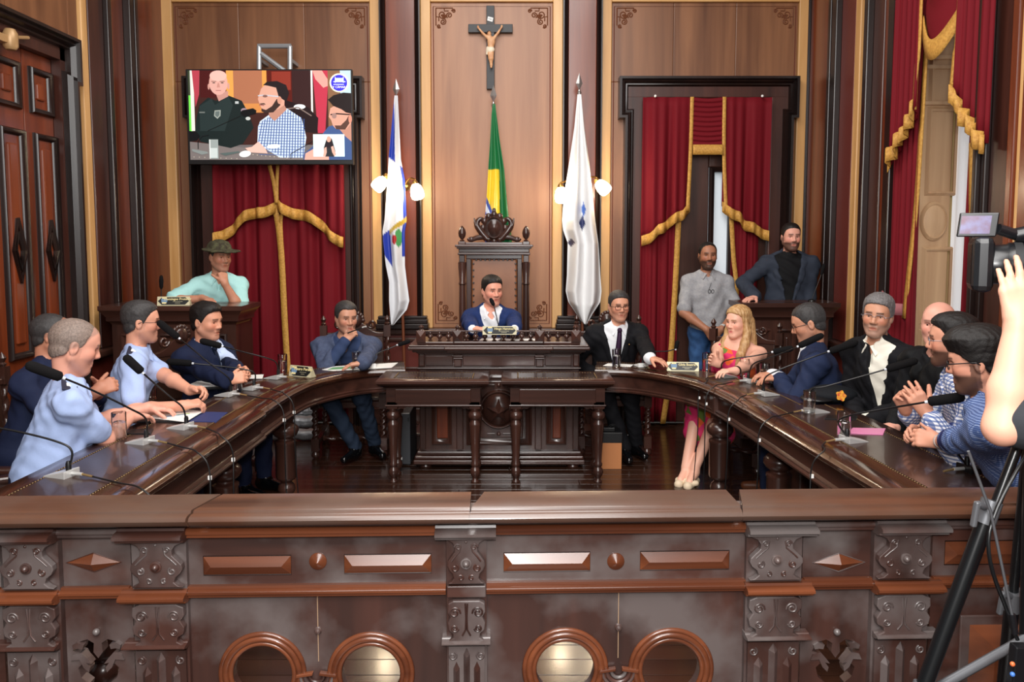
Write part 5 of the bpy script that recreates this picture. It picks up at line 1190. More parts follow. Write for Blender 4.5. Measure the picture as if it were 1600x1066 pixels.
# ---- carved armchairs
def twist(z0, z1, r, n=14, turns=5):
    m = 36; vs = []
    for i in range(m+1):
        t = i/m; z = z0+(z1-z0)*t
        for k in range(n):
            a = 2*PI*k/n; rr = r*(1+0.28*math.cos(2*a-turns*2*PI*t)); vs.append((rr*math.cos(a), rr*math.sin(a), z))
    fs = [(i*n+k, i*n+(k+1) % n, (i+1)*n+(k+1) % n, (i+1)*n+k) for i in range(m) for k in range(n)]
    return MB().add(vs, fs)
def carved_chair():
    r = root('carved_chair', 'x', 'chair', (0, 0, 0), 'carved council chairs'); w = 0.27   # faces -y
    for s in (-1, 1):
        for y, zt in ((0.25, 1.02), (-0.25, 0.57)):
            p = MB(); b = twist(0.16, 0.40, 0.022); p.add(b.v, b.f)
            p.lathe([(0.02, 0), (0.035, 0.02), (0.035, 0.035), (0.02, 0.06)], (0, 0, 0), 12); p.box(-0.03, 0.03, -0.03, 0.03, 0.06, 0.16); p.box(-0.03, 0.03, -0.03, 0.03, 0.40, 0.48)
            b = twist(0.48, zt-0.1, 0.021); p.add(b.v, b.f); p.box(-0.028, 0.028, -0.028, 0.028, zt-0.1, zt)
            if y > 0: p.lathe([(0.015, zt), (0.024, zt+0.015), (0.012, zt+0.025), (0.024, zt+0.05), (0.012, zt+0.07), (0, zt+0.085)], (0, 0, 0), 12)
            p.xf(Matrix.Translation((s*w, y, 0))).build('post', DZ, r, smooth=40)
        MB().box(s*w-0.03, s*w+0.03, -0.28, 0.24, 0.55, 0.585).build('armrest', DY, r, bevel=0.012)
        MB().box(s*w-0.02, s*w+0.02, -0.25, 0.25, 0.09, 0.13).build('stretcher', DY, r, bevel=0.006)
    t = twist(-0.24, 0.24, 0.018).xf(Matrix.Rotation(PI/2, 4, 'Y')).xf(Matrix.Translation((0, -0.05, 0.11))).build('stretcher', DX, r, smooth=60)
    MB().box(-w, w, -0.25, 0.25, 0.4, 0.45).build('seat_frame', DX, r, bevel=0.006)
    MB().box(-w+0.02, w-0.02, -0.26, 0.24, 0.45, 0.49).build('seat', LEATH, r, bevel=0.018)
    MB().box(-w+0.03, w-0.03, 0.235, 0.265, 0.6, 0.94).build('back_leather', LEATH, r, bevel=0.012)
    arch = [(-w+0.03, 0.92)]+[(x, 0.99+0.055*math.cos(x/w*PI/1.1)+0.02*math.cos(x/w*6)) for x in np.linspace(-w+0.03, w-0.03, 17)]+[(w-0.03, 0.92)]
    MB().poly(arch[::-1], (), 0.04).xf(Matrix.Translation((0, 0.23, 0))).build('crest_rail', DX, r, bevel=0.006)
    b = MB().sphere((0, 0.23, 1.06), (0.06, 0.025, 0.06), 14, 8)
    for k in range(9): a = PI*k/8; b.sphere((0.065*math.cos(a), 0.235, 1.06+0.065*math.sin(a)), (0.02, 0.015, 0.02), 8, 6)
    for s in (-1, 1): b.tube([(p[0], 0.235, p[2]) for p in spiral((s*0.14, 1.03), 0.04, 0.01, PI, 1.3, 16, sx=s)], 0.012, 6)
    b.build('crest_shell', DZ, r, smooth=60)
    return reg(r)
CHAIRS = [(-1.36, 6.46, 0.08, 'carved armchair with twisted posts carrying the man in the slate-blue blazer'), (0.80, 6.53, 0, 'carved armchair with twisted posts carrying the man in the black suit and tie'),
    (-2.30, 3.64, PI/2+0.6, 'carved leather armchair of the balding officer in the light-blue shirt'), (-2.72, 4.22, PI/2, 'carved armchair with a leafy crest behind the balding officer'), (-2.41, 4.56, PI/2+0.3, 'carved leather armchair of the officer wearing glasses'),
    (-2.22, 5.52, 1.05, 'carved leather armchair of the man in the navy suit and tie'), (1.72, 6.10, -0.6, 'carved leather armchair of the woman in the floral dress'), (2.15, 5.08, -PI/2-0.3, 'carved leather armchair of the man in the blue suit with glasses'),
    (2.33, 4.6, -PI/2, 'carved leather armchair of the grey-haired man in the black suit'), (2.46, 4.03, -PI/2, 'carved leather armchair of the bald policeman'), (2.33, 3.45, -PI/2, 'carved leather armchair of the man in the checked shirt'), (2.2, 2.86, -PI/2-0.5, 'carved leather armchair of the dark-haired man with glasses')]
ch0 = carved_chair()
for i, (x, y, a, lab) in enumerate(CHAIRS):
    c = ch0 if i == 0 else copy_tree(ch0)
    c.location = (x, y, 0); c.rotation_euler = (0, 0, a); c['label'] = lab
# ================================================================== things on the walls
# ---- television with its picture
YTV = 7.02
def tvp(px, py, y=YTV): return onY(px, py, y)
tv = root('television', 'wide flat television on a wall bracket showing the speaker in the checked shirt', 'television', (tvp(421, 180).x, YTV, tvp(421, 257).z))
xa, xb, z0, z1 = tvp(292, 180).x, tvp(551, 180).x, tvp(421, 257).z, tvp(421, 108).z
MB().box(xa, xb, YTV, YTV+0.05, z0, z1).build('housing', BLACK, tv, world=True, bevel=0.004)
MB().box(xa+0.3, xb-0.3, YTV+0.05, YTV+0.09, z0+0.1, z1-0.1).build('back_case', BLACK, tv, world=True, bevel=0.01)
BRK = mat('grey_steel', (168, 172, 176), 0.4, 0.5)
for a, b in (((405, 72), (405, 150)), ((453, 72), (453, 150)), ((403, 72), (455, 72)), ((408, 84), (446, 112))):
    MB().tube([tvp(*a, YTV+0.16), tvp(*b, YTV+0.16)], 0.022, 8).build('bracket_bar', BRK, tv, world=True, smooth=40)
for pb_ in (405, 453): xx_ = tvp(pb_, 90, YTV+0.16).x; MB().box(xx_-0.015, xx_+0.015, YTV+0.15, YW-0.003, z1+0.1, z1+0.13).build('bracket_arm', BRK, tv, world=True)
SCRM = mat('screen_picture', None, 0.35, attr=True, emit=0.5, spec=0.2)
class Pic:                                           # flat shapes laid on the screen as one painted mesh; u,v in 0..1 of the picture
    def __init__(s): s.v = []; s.f = []; s.col = []; s.n = 0
    def poly(s, pts, c, c2=None):
        s.n += 1; k = len(s.v); q = YTV-0.001-0.00006*s.n; tris = tessellate_polygon([[Vector((x, 1-y, 0)) for x, y in pts]])
        for x, y in pts: s.v.append((X0+(X1-X0)*x, q, Z1-(Z1-Z0)*y)); s.col.append(lin(c))
        for t in tris:
            a, b, d = [pts[i] for i in t]; ar = (b[0]-a[0])*((1-d[1])-(1-a[1]))-(d[0]-a[0])*((1-b[1])-(1-a[1]))
            s.f.append(tuple(k+i for i in (t if ar > 0 else (t[0], t[2], t[1]))))
    def rect(s, x0, y0, x1, y1, c): s.poly([(x0, y0), (x1, y0), (x1, y1), (x0, y1)], c)
    def ell(s, x, y, rx, ry, c, n=20, a=0): s.poly([(x+rx*math.cos(2*PI*i/n)*math.cos(a)-ry*math.sin(2*PI*i/n)*math.sin(a), y+rx*math.cos(2*PI*i/n)*math.sin(a)*1.75+ry*math.sin(2*PI*i/n)*math.cos(a)) for i in range(n)], c)
    def line(s, pts, w, c):
        for (xa_, ya_), (xb_, yb_) in zip(pts[:-1], pts[1:]):
            d = math.hypot(xb_-xa_, yb_-ya_)+1e-9; nx, ny = -(yb_-ya_)/d*w, (xb_-xa_)/d*w*1.75; s.poly([(xa_-nx, ya_-ny), (xb_-nx, yb_-ny), (xb_+nx, yb_+ny), (xa_+nx, ya_+ny)], c)
X0, X1, Z0, Z1 = xa+0.02, xb-0.012, z0+0.04, z1-0.012
Pc = Pic(); W_, H_ = 1450.0, 830.0
def S(*pts): return [((x-85)/W_, (y-80)/H_) for x, y in pts]
R_ = lambda a, b, c, d, col: Pc.rect((a-85)/W_, (b-80)/H_, (c-85)/W_, (d-80)/H_, col)
E_ = lambda x, y, rx, ry, col, a=0: Pc.ell((x-85)/W_, (y-80)/H_, rx/W_, ry/H_, col, 22, a)
R_(85, 80, 1535, 910, (62, 34, 30)); R_(85, 80, 110, 310, (60, 70, 50)); R_(85, 310, 110, 700, (110, 220, 80)); R_(103, 80, 135, 640, (222, 222, 214)); Pc.poly(S((120, 80), (190, 80), (180, 300), (145, 420)), (176, 64, 78)); R_(190, 80, 430, 330, (70, 22, 22))
R_(425, 80, 492, 420, (226, 156, 78)); R_(488, 80, 755, 390, (164, 106, 78)); R_(745, 80, 785, 330, (214, 148, 72)); R_(785, 80, 1010, 470, (84, 26, 20)); R_(1010, 80, 1185, 560, (52, 30, 30)); R_(430, 385, 760, 470, (200, 132, 72)); R_(830, 90, 1000, 260, (132, 50, 38))
R_(1178, 80, 1195, 520, (222, 216, 210)); Pc.poly(S((1195, 80), (1330, 80), (1330, 230), (1300, 660), (1235, 660)), (178, 52, 72)); Pc.poly(S((1195, 80), (1280, 80), (1360, 210), (1290, 240), (1220, 160)), (216, 150, 140)); R_(1330, 80, 1440, 660, (126, 92, 66)); R_(1440, 80, 1535, 290, (176, 202, 212))
Pc.poly(S((940, 350), (1150, 420), (1240, 520), (1230, 660), (960, 640)), (34, 22, 24)); E_(1075, 415, 52, 22, (240, 244, 244)); Pc.line(S((930, 440), (1060, 420), (1180, 500)), 0.004, (120, 104, 98))
R_(85, 770, 1535, 910, (104, 98, 98)); Pc.poly(S((85, 740), (600, 800), (1100, 880), (1535, 910), (85, 910)), (118, 110, 108))
VD, VD2 = (26, 36, 36), (38, 50, 50)                  # the policeman
Pc.poly(S((150, 520), (180, 400), (260, 330), (330, 360), (440, 310), (560, 360), (620, 480), (660, 610), (560, 760), (450, 800), (180, 740), (135, 640)), VD); Pc.poly(S((180, 410), (290, 340), (320, 400), (440, 320), (480, 400), (400, 640), (180, 640)), VD2)
Pc.poly(S((325, 280), (440, 270), (440, 320), (355, 365)), (190, 140, 128)); E_(355, 195, 83, 112, (214, 164, 152)); E_(355, 130, 76, 50, (226, 180, 168)); E_(268, 230, 9, 28, (196, 144, 132)); E_(445, 225, 10, 30, (200, 150, 138))
for x in (315, 390): Pc.rect((x-22-85)/W_, (178-80)/H_, (x+22-85)/W_, (184-80)/H_, (120, 86, 76)); E_(x, 194, 13, 5, (70, 54, 50))
Pc.poly(S((350, 195), (362, 195), (370, 236), (340, 238)), (192, 136, 124)); Pc.rect((330-85)/W_, (262-80)/H_, (378-85)/W_, (268-80)/H_, (160, 96, 92)); Pc.poly(S((315, 450), (370, 445), (366, 500), (338, 528), (308, 500)), (150, 158, 150)); Pc.poly(S((322, 460), (360, 456), (356, 494), (338, 514), (318, 494)), (96, 108, 106)); R_(500, 365, 532, 388, (180, 186, 186)); E_(580, 450, 30, 22, (150, 130, 140)); E_(612, 525, 22, 16, (190, 194, 190)); R_(178, 462, 228, 474, (110, 116, 112))
CK = (196, 212, 234)                                  # the speaker
Pc.poly(S((700, 600), (720, 550), (800, 490), (960, 430), (1090, 520), (1130, 700), (1100, 890), (890, 890), (690, 760)), CK)
for k in range(17): x = 712+k*25; Pc.line(S((x+max(0, 30-k*2), 545-min(100, k*14) if k < 9 else 430+(k-9)*14), (x-14, 890 if k > 8 else 760+k*14)), 0.0026, (52, 78, 132))
for k in range(16): y = 470+k*26; Pc.line(S((max(705, 870-k*40), y), (min(1120, 1000+k*28), y+8)), 0.0018, (66, 92, 146))
Pc.poly(S((800, 420), (940, 400), (960, 440), (850, 550), (800, 500)), (178, 130, 112)); Pc.poly(S((735, 250), (770, 215), (880, 210), (950, 260), (940, 400), (880, 440), (780, 460), (735, 430), (715, 380), (705, 345)), (206, 156, 136))
Pc.poly(S((735, 432), (775, 446), (830, 410), (872, 345), (892, 340), (905, 400), (840, 468), (765, 474), (735, 458)), (58, 42, 38)); Pc.poly(S((718, 386), (760, 382), (775, 396), (730, 396)), (70, 50, 44)); Pc.poly(S((755, 215), (790, 185), (880, 178), (960, 215), (985, 290), (960, 370), (930, 350), (890, 320), (870, 240), (800, 222)), (36, 28, 30)); E_(898, 355, 20, 36, (196, 142, 122)); Pc.line(S((706, 315), (740, 310), (800, 312), (890, 322)), 0.0035, (186, 190, 200)); E_(770, 318, 22, 12, (120, 90, 84)); Pc.line(S((716, 398), (760, 404)), 0.003, (150, 90, 84))
Pc.poly(S((760, 800), (700, 740), (640, 790), (580, 800), (620, 840), (780, 850)), (226, 182, 168)); E_(835, 785, 62, 20, (240, 246, 248), -0.1); E_(578, 855, 52, 28, (244, 248, 246), -0.25)
Pc.poly(S((1330, 600), (1400, 580), (1535, 560), (1535, 910), (1100, 910), (1110, 850), (1180, 790)), (62, 84, 130)); Pc.poly(S((1385, 570), (1480, 600), (1535, 560), (1535, 740), (1480, 690)), (180, 130, 112)); Pc.poly(S((1350, 430), (1400, 400), (1535, 420), (1535, 570), (1490, 625), (1400, 625), (1370, 590), (1355, 540), (1335, 510)), (206, 150, 130)); Pc.poly(S((1385, 590), (1440, 590), (1490, 540), (1512, 500), (1525, 560), (1480, 628), (1400, 626)), (84, 58, 50)); Pc.poly(S((1330, 350), (1380, 310), (1470, 285), (1535, 290), (1535, 480), (1490, 470), (1450, 440), (1380, 410)), (34, 26, 26)); Pc.line(S((1350, 490), (1400, 480), (1535, 490)), 0.004, (24, 22, 24)); E_(1384, 500, 22, 26, (150, 120, 112)); E_(1526, 530, 16, 40, (196, 132, 112))
Pc.poly(S((1120, 850), (1190, 810), (1330, 870), (1330, 910), (1110, 910)), (214, 162, 146))
Pc.poly(S((545, 480), (560, 450), (660, 430), (690, 450), (685, 480), (580, 510)), (18, 18, 20)); Pc.line(S((550, 500), (250, 640)), 0.002, (24, 24, 24)); Pc.line(S((160, 810), (160, 740), (200, 690), (260, 680)), 0.0025, (24, 24, 26)); Pc.poly(S((105, 810), (240, 835), (250, 850), (190, 862), (105, 830)), (130, 138, 136)); Pc.poly(S((85, 640), (150, 650), (180, 690), (150, 730), (85, 740)), (20, 20, 22)); Pc.line(S((988, 900), (988, 855), (1190, 735)), 0.0022, (30, 28, 28))
R_(258, 720, 340, 900, (150, 160, 158)); R_(266, 800, 332, 892, (196, 206, 204)); R_(262, 720, 270, 900, (226, 230, 228)); Pc.poly(S((350, 850), (520, 830), (540, 840), (400, 872)), (84, 98, 96))
for k in range(9): E_(650+k*38, 862+k*4, 5, 3, (214, 202, 180)); E_(120+k*48, 884+k*2, 5, 3, (200, 192, 172))
R_(1192, 672, 1472, 880, (216, 240, 238)); Pc.poly(S((1285, 800), (1310, 720), (1330, 695), (1360, 715), (1390, 830), (1390, 860), (1285, 860)), (40, 32, 38)); E_(1332, 718, 20, 28, (206, 158, 140)); Pc.poly(S((1300, 800), (1370, 800), (1378, 880), (1295, 880)), (46, 48, 52)); Pc.poly(S((1278, 878), (1290, 800), (1310, 790), (1312, 840), (1300, 878)), (210, 164, 148)); Pc.poly(S((1350, 790), (1370, 780), (1396, 860), (1380, 880), (1360, 840)), (210, 164, 148))
E_(1433, 196, 86, 88, (240, 236, 200)); E_(1433, 196, 72, 75, (58, 50, 200)); R_(1400, 150, 1470, 190, (190, 200, 246)); R_(1396, 140, 1402, 196, (214, 222, 250)); R_(1468, 140, 1474, 196, (214, 222, 250)); R_(1382, 180, 1490, 190, (200, 210, 248)); R_(1382, 206, 1476, 214, (196, 204, 246))
me = bpy.data.meshes.new('screen'); off = tv.location; me.from_pydata([(v[0]-off[0], v[1]-off[1], v[2]-off[2]) for v in Pc.v], [], Pc.f); me.update(); me.materials.append(SCRM)
at = me.color_attributes.new('Col', 'FLOAT_COLOR', 'POINT'); at.data.foreach_set('color', [c for q in Pc.col for c in (*q, 1.0)])
scr = bpy.data.objects.new('screen', me); COL.objects.link(scr); scr.parent = tv; scr['label'] = 'lit television picture of a council meeting'
EW = mat('screen_white', (240, 236, 250), 0.4, emit=0.9)
def scr_text(t, u, v, sz): text_mesh('screen_lettering', t, sz, EW, scr, Matrix.Translation((X0+(X1-X0)*u-off[0], YTV-0.012-off[1], Z1-(Z1-Z0)*v-off[2])) @ Matrix.Rotation(PI/2, 4, 'X'))
scr_text('TV CÂMARA', (1433-85)/W_, (236-80)/H_, 0.026)
# ---- crucifix
def cf(px, py, Y=YW-0.02): return onY(px, py, Y)
cr = root('crucifix', 'black wooden crucifix with a pale carved figure high on the centre panel', 'crucifix', (cf(767, 80).x, YW, cf(767, 140).z))
BW = mat('black_cross', (24, 26, 30), 0.5)
xm = cf(766.5, 80).x; MB().box(xm-0.036, xm+0.036, YW-0.05, YW-0.003, cf(767, 140).z, cf(767, 10).z).build('upright', BW, cr, world=True, bevel=0.003)
MB().box(cf(732, 45).x, cf(801, 45).x, YW-0.052, YW-0.004, cf(767, 52).z, cf(767, 39).z).build('crossbar', BW, cr, world=True, bevel=0.003)
o = Ops(); Yf = YW-0.085; g = lambda px, py, y=Yf: A(tuple(onY(px, py, y)))
o.ell(g(764.5, 53), (0.018, 0.022, 0.024), None, 0.008); o.cap(g(765, 57), g(766, 60), 0.012, k=0.01); o.ell(g(767.5, 65), (0.036, 0.024, 0.045), None, 0.015); o.ell(g(766.5, 74), (0.03, 0.022, 0.03), None, 0.02)
for sx, hx, hy in ((762, 747, 43), (772, 784, 42)): o.cap(g(sx, 59), g((sx+hx)/2, (59+hy)/2+1), 0.014, 0.011, k=0.015); o.cap(g((sx+hx)/2, (59+hy)/2+1), g(hx, hy), 0.011, 0.008, k=0.006); o.ell(g(hx, hy-1), (0.01, 0.008, 0.014), None, 0.006)
for s in (-1, 1): o.cap(g(766.5+s*2, 80), g(767+s*1.6, 91, Yf-0.02), 0.02, 0.015, k=0.012); o.cap(g(767+s*1.6, 91, Yf-0.02), g(767.5+s*0.5, 101), 0.013, 0.009, k=0.01); o.cap(g(767.5+s*0.5, 101), g(767.5+s*0.3, 105, Yf-0.02), 0.009, 0.007, k=0.008)
V, Q = mesh_ops(o, 0.0045); to_obj('carved_figure', V, Q, mat('painted_flesh', (214, 170, 128), 0.5, var=((190, 134, 92), 30)), cr, None, None, tuple(cr.location))
o = Ops(); o.ell(g(766.5, 78), (0.038, 0.03, 0.034), None, 0.012); o.cap(g(762, 75), g(761, 84), 0.014, 0.01, k=0.015); V, Q = mesh_ops(o, 0.005, wrinkle(0.002)); to_obj('loincloth', V, Q, mat('painted_cloth', (226, 214, 190), 0.6), cr, None, None, tuple(cr.location))
o = Ops(); o.ell(g(764, 52, Yf+0.006), (0.021, 0.02, 0.024), None, 0.006); o.cap(g(762, 54, Yf), g(761.5, 60, Yf), 0.008, k=0.008); V, Q = mesh_ops(o, 0.0045); to_obj('hair', V, Q, mat('painted_hair', (70, 42, 28), 0.6), cr, None, None, tuple(cr.location))
c = cf(766, 30, YW-0.055); MB().obox(c, (0.024, 0, -0.006), (0, 0.003, 0), (0.004, 0, 0.018)).build('title_scroll', WHT, cr, world=True)
text_mesh('lettering', 'INRI', 0.02, BLACK, cr, Matrix.Translation(tuple(Vector(c)-cr.location+Vector((0, -0.004, 0)))) @ Matrix.Rotation(PI/2, 4, 'X') @ Matrix.Rotation(-0.2, 4, 'Z'))
# ---- wall lamps
BULB = mat('lamp_glass', (255, 236, 200), 0.3, emit=14.0)
def sconce(label, cxp, shades):
    c = onY(cxp, 290, YW-0.06); r = root('sconce', label, 'lamp', tuple(c), 'pair of double wall lamps')
    MB().lathe([(0.05, 0), (0.05, 0.01), (0.035, 0.02), (0.02, 0.05), (0.03, 0.07), (0, 0.09)], (0, 0, 0), 16, Matrix.Rotation(PI/2, 3, 'X')).xf(Matrix.Translation(c)).build('back_plate', BRASS, r, world=True, smooth=40)
    for px, py, tx, ty in shades:
        a = onY(px, py, YW-0.24); top_ = onY(px+tx*0.45, py+ty*0.45, YW-0.23); d = (Vector(a)-Vector(top_)).normalized()
        MB().tube(bez([c+Vector((0, -0.06, 0)), (c+top_)/2+Vector((0, -0.03, 0.05)), top_+Vector((0, 0.0, 0.03)), top_], 14), 0.009, 8).build('arm', BRASS, r, world=True, smooth=60)
        M = d.to_track_quat('Z', 'Y').to_matrix()
        MB().lathe([(0.02, -0.02), (0.03, 0), (0.03, 0.015)], top_, 14, M).build('socket', BRASS, r, world=True, smooth=40)
        sh = MB().lathe([(0.03, 0.012), (0.05, 0.04), (0.06, 0.08), (0.062, 0.11), (0.055, 0.14), (0.04, 0.15), (0.0, 0.153)], top_, 18, M).build('shade', BULB, r, world=True, smooth=60)
        ld = bpy.data.lights.new('lamp_light', 'POINT'); ld.energy = 9; ld.color = (1, 0.82, 0.58); ld.shadow_soft_size = 0.06
        lo = bpy.data.objects.new('lamp_light', ld); COL.objects.link(lo); lo.location = Vector(a)+Vector((0, -0.1, -0.02))
sconce('double brass wall lamp with white glass shades behind the blue and white flag', 634, [(594, 287, 20, -22), (651, 298, -6, -26)])
sconce('double brass wall lamp with white glass shades behind the plain white flag', 913, [(877, 303, -2, -26), (940, 291, -18, -18)])
# ---- flags on poles
FLM = mat('satin_flag', None, 0.32, attr=True, spec=0.5, sheen=0.0)
POLE = wood('pole_wood', (84, 44, 26), (120, 66, 40), 'z', 0.35)
def flag(label, rows, Y, polepx, tip, colour, seed, name='flag', base_z=0.0, group='flags on poles', folds=5, amp=0.28):
    pt = onY(*tip, Y); pb = onY(polepx[0], polepx[1], Y); r = root(name, label, 'flag', (pb.x, Y, base_z), group)
    pb = Vector((pb.x, Y, base_z)); topz = onY(tip[0], tip[1]+34, Y)
    MB().tube([pb+Vector((0, 0, 0.04)), topz], 0.014, 10).build('pole', POLE, r, world=True, smooth=60)
    MB().lathe([(0.13, 0), (0.13, 0.02), (0.09, 0.04), (0.03, 0.06), (0.02, 0.12)], pb, 20).build('stand', DZ, r, world=True, smooth=40)
    h = pt.z-topz.z; MB().lathe([(0.016, 0), (0.02, 0.02), (0.012, 0.03), (0.012, h*0.22)], topz, 10).build('ferrule', STEEL, r, world=True, smooth=40)
    MB().add([(topz.x+dx, Y+dy, topz.z+dz) for dx, dy, dz in ((0, 0, h), (0.03, 0, h*0.52), (0, -0.012, h*0.5), (-0.03, 0, h*0.52), (0, 0.012, h*0.5), (0, 0, h*0.2))], [(0, 3, 2), (0, 2, 1), (0, 1, 4), (0, 4, 3), (5, 2, 3), (5, 1, 2), (5, 4, 1), (5, 3, 4)]).build('spear_tip', STEEL, r, world=True)
    ys = [q[0] for q in rows]; n, m = 120, 150; vs = []; cols = []
    for j in range(m):
        t = j/(m-1); py = ys[0]+(ys[-1]-ys[0])*t; xl_ = np.interp(py, ys, [q[1] for q in rows]); xr_ = np.interp(py, ys, [q[2] for q in rows])
        a_ = onY(xl_, py, Y); b_ = onY(xr_, py, Y); w = max(0.01, b_.x-a_.x)
        for i in range(n):
            an = 2*PI*i/n; u = 0.5+0.5*math.cos(an); sd = math.sin(an); dep = min(0.09, w*0.34)*math.sin(PI*min(1, t*3+0.15)/2)
            fo = amp*dep*math.sin(u*folds*2*PI+seed+2*t+0.7*math.sin(4*t+seed))*(1 if sd < 0 else 0.4)
            vs.append((a_.x+w*u, Y+dep*sd*0.8-fo-0.02, a_.z)); cols.append(lin(colour(u, t, py, xl_+(xr_-xl_)*u, sd)))
    fs = [(j*n+i, (j+1)*n+i, (j+1)*n+(i+1) % n, j*n+(i+1) % n) for j in range(m-1) for i in range(n)]+[tuple(range(n)), tuple((m-1)*n+i for i in range(n))[::-1]]
    o = MB().add(vs, fs).build('cloth', FLM, r, world=True, smooth=180); at = o.data.color_attributes.new('Col', 'FLOAT_COLOR', 'POINT'); at.data.foreach_set('color', [c for q in cols for c in (*q, 1.0)])
    return r
FW, FB, FG, FY = (222, 224, 228), (36, 58, 160), (20, 104, 56), (228, 196, 48)
def c_left(u, t, py, px, sd):
    if py < 246+u*16: return FB if px < 616+(py-150)*0.028 else (204, 206, 212)
    fold = 368-u*30                                     # the white fly folds over the emblem along a slanting hem
    if py < fold: return FB if (u > 0.84 and py < 346) else FW
    if py < fold+9 and u > 0.3: return (188, 160, 60)
    if u < 0.36 and py < 398+u*56: return FB
    if u > 0.86 and py < 400: return FB
    if (u-0.56)**2/0.012+(py-374)**2/60 < 1: return (176, 40, 44)
    if (u-0.74)**2/0.02+(py-372)**2/190 < 1: return (70, 150, 90)
    return FW
flag('blue and white flag with a coloured emblem hanging on a spear-tipped pole', [(150, 617, 622), (170, 615, 623), (250, 608, 627), (280, 607, 633), (345, 602, 636), (362, 599, 633), (380, 600, 633), (415, 604, 633), (440, 609, 636), (470, 609, 640), (484, 610, 636), (500, 611, 622), (508, 612, 615)], 7.14, (633, 520), (619, 123), c_left, 1.0, folds=1.6, amp=0.5)
def c_mid(u, t, py, px, sd):
    if py < 266: return FG
    if u > 0.62+0.0008*(356-py): return FG
    if py > 308+u*70: return (40, 70, 160) if (py < 318+u*70 or py > 330+u*70) else (210, 216, 226)
    return FY
flag('green, yellow and blue flag hanging on a pole behind the tall carved chair', [(163, 770, 774), (180, 768, 776), (220, 766, 781), (265, 763, 788), (300, 761, 791), (340, 758, 795), (372, 758, 800), (420, 760, 800)], 7.2, (776, 470), (771, 133), c_mid, 2.2, base_z=0.15, folds=1.8, amp=0.5)
def c_right(u, t, py, px, sd):
    if abs(px-911)/3.4+abs(py-328)/13 < 1: return (70, 110, 190)
    if abs(px-909)/5+abs(py-349)/13 < 1: return (44, 52, 96)
    if abs(px-892)/5+abs(py-379)/7 < 1: return (70, 64, 90)
    return (232, 232, 232)
flag('plain white satin flag with a small blue crest hanging on a spear-tipped pole', [(148, 902, 908), (200, 897, 913), (260, 888, 921), (300, 882, 925), (345, 878, 930), (360, 880, 932), (380, 887, 935), (430, 886, 938), (455, 884, 940), (472, 888, 938), (490, 900, 926), (502, 908, 919), (507, 913, 916)], 7.14, (913, 520), (905, 114), c_right, 3.1, folds=2.0, amp=0.6)
# ================================================================== things on the tables
def P3(px, py, z=ZTB+0.003): return onZ(px, py, z)
# ---- microphones: base pixel, bend, foam start and end pixels with the depth of the head, plug direction
MICS = [((100, 745), (117, 730), [(112, 705), (88, 690), (20, 673)], None, None, 3.15, 'conference microphone whose neck leaves past the back of the balding officer'),
 ((222, 693), (234, 682), [(228, 655), (200, 637), (140, 608)], (97, 590), (40, 569), 3.12, 'conference microphone with its foam head before the chest of the balding officer'),
 ((285, 670), (294, 661), [(286, 638), (268, 622), (240, 598)], (222, 582), (194, 556), 3.85, 'conference microphone rising over the papers of the balding officer'),
 ((355, 619), (367, 612), [(358, 592), (330, 570), (300, 545)], (279, 528), (246, 502), 4.62, 'conference microphone pointing at the face of the officer wearing glasses'),
 ((392, 609), (404, 602), [(398, 584), (380, 577), (340, 572)], (300, 568), (260, 565), 4.95, 'conference microphone held level before the man in the navy suit'),
 ((430, 592), (437, 584), [(432, 568), (418, 560), (380, 550)], (346, 541), (312, 532), 5.15, 'conference microphone by the nameplate, pointing at the navy suit'),
 ((578, 574), (585, 570), [(586, 556), (594, 550), (610, 544)], (622, 539), (641, 533), 6.0, 'conference microphone before the man in the slate-blue blazer'),
 ((1002, 573), (1012, 569), [(1012, 556), (1020, 550), (1042, 549)], (1056, 545), (1059, 532), 6.0, 'conference microphone beside the man in the black suit and plum tie'),
 ((1135, 590), (1125, 582), [(1128, 568), (1145, 561), (1180, 556)], (1208, 550), (1240, 544), 5.3, 'conference microphone pointing past the woman in the floral dress'),
 ((1174, 598), (1166, 588), [(1176, 570), (1200, 560), (1230, 549)], (1248, 541), (1287, 523), 4.95, 'conference microphone pointing at the face of the man in the blue suit'),
 ((1198, 618), (1190, 606), [(1196, 590), (1220, 577), (1265, 560)], (1296, 549), (1341, 534), 4.7, 'conference microphone before the chest of the man in the blue suit'),
 ((1274, 645), (1264, 616), [(1268, 610), (1290, 604), (1340, 590)], (1385, 577), (1434, 563), 4.2, 'conference microphone pointing at the bearded man in the checked shirt'),
 ((1330, 691), (1306, 683), [(1310, 660), (1330, 649), (1390, 638)], (1450, 628), (1508, 620), 3.2, 'conference microphone pointing at the folded-armed man with black glasses'),
 ((1518, 737), (1496, 730), [(1496, 705), (1512, 690), (1550, 686)], (1600, 684), (1660, 680), 3.0, 'black conference microphone at the corner of the table, beside the tripod')]
CABLE = mat('black_cable', (16, 16, 17), 0.5); GOLD = mat('gold_plug', (190, 160, 110), 0.35, 0.8)
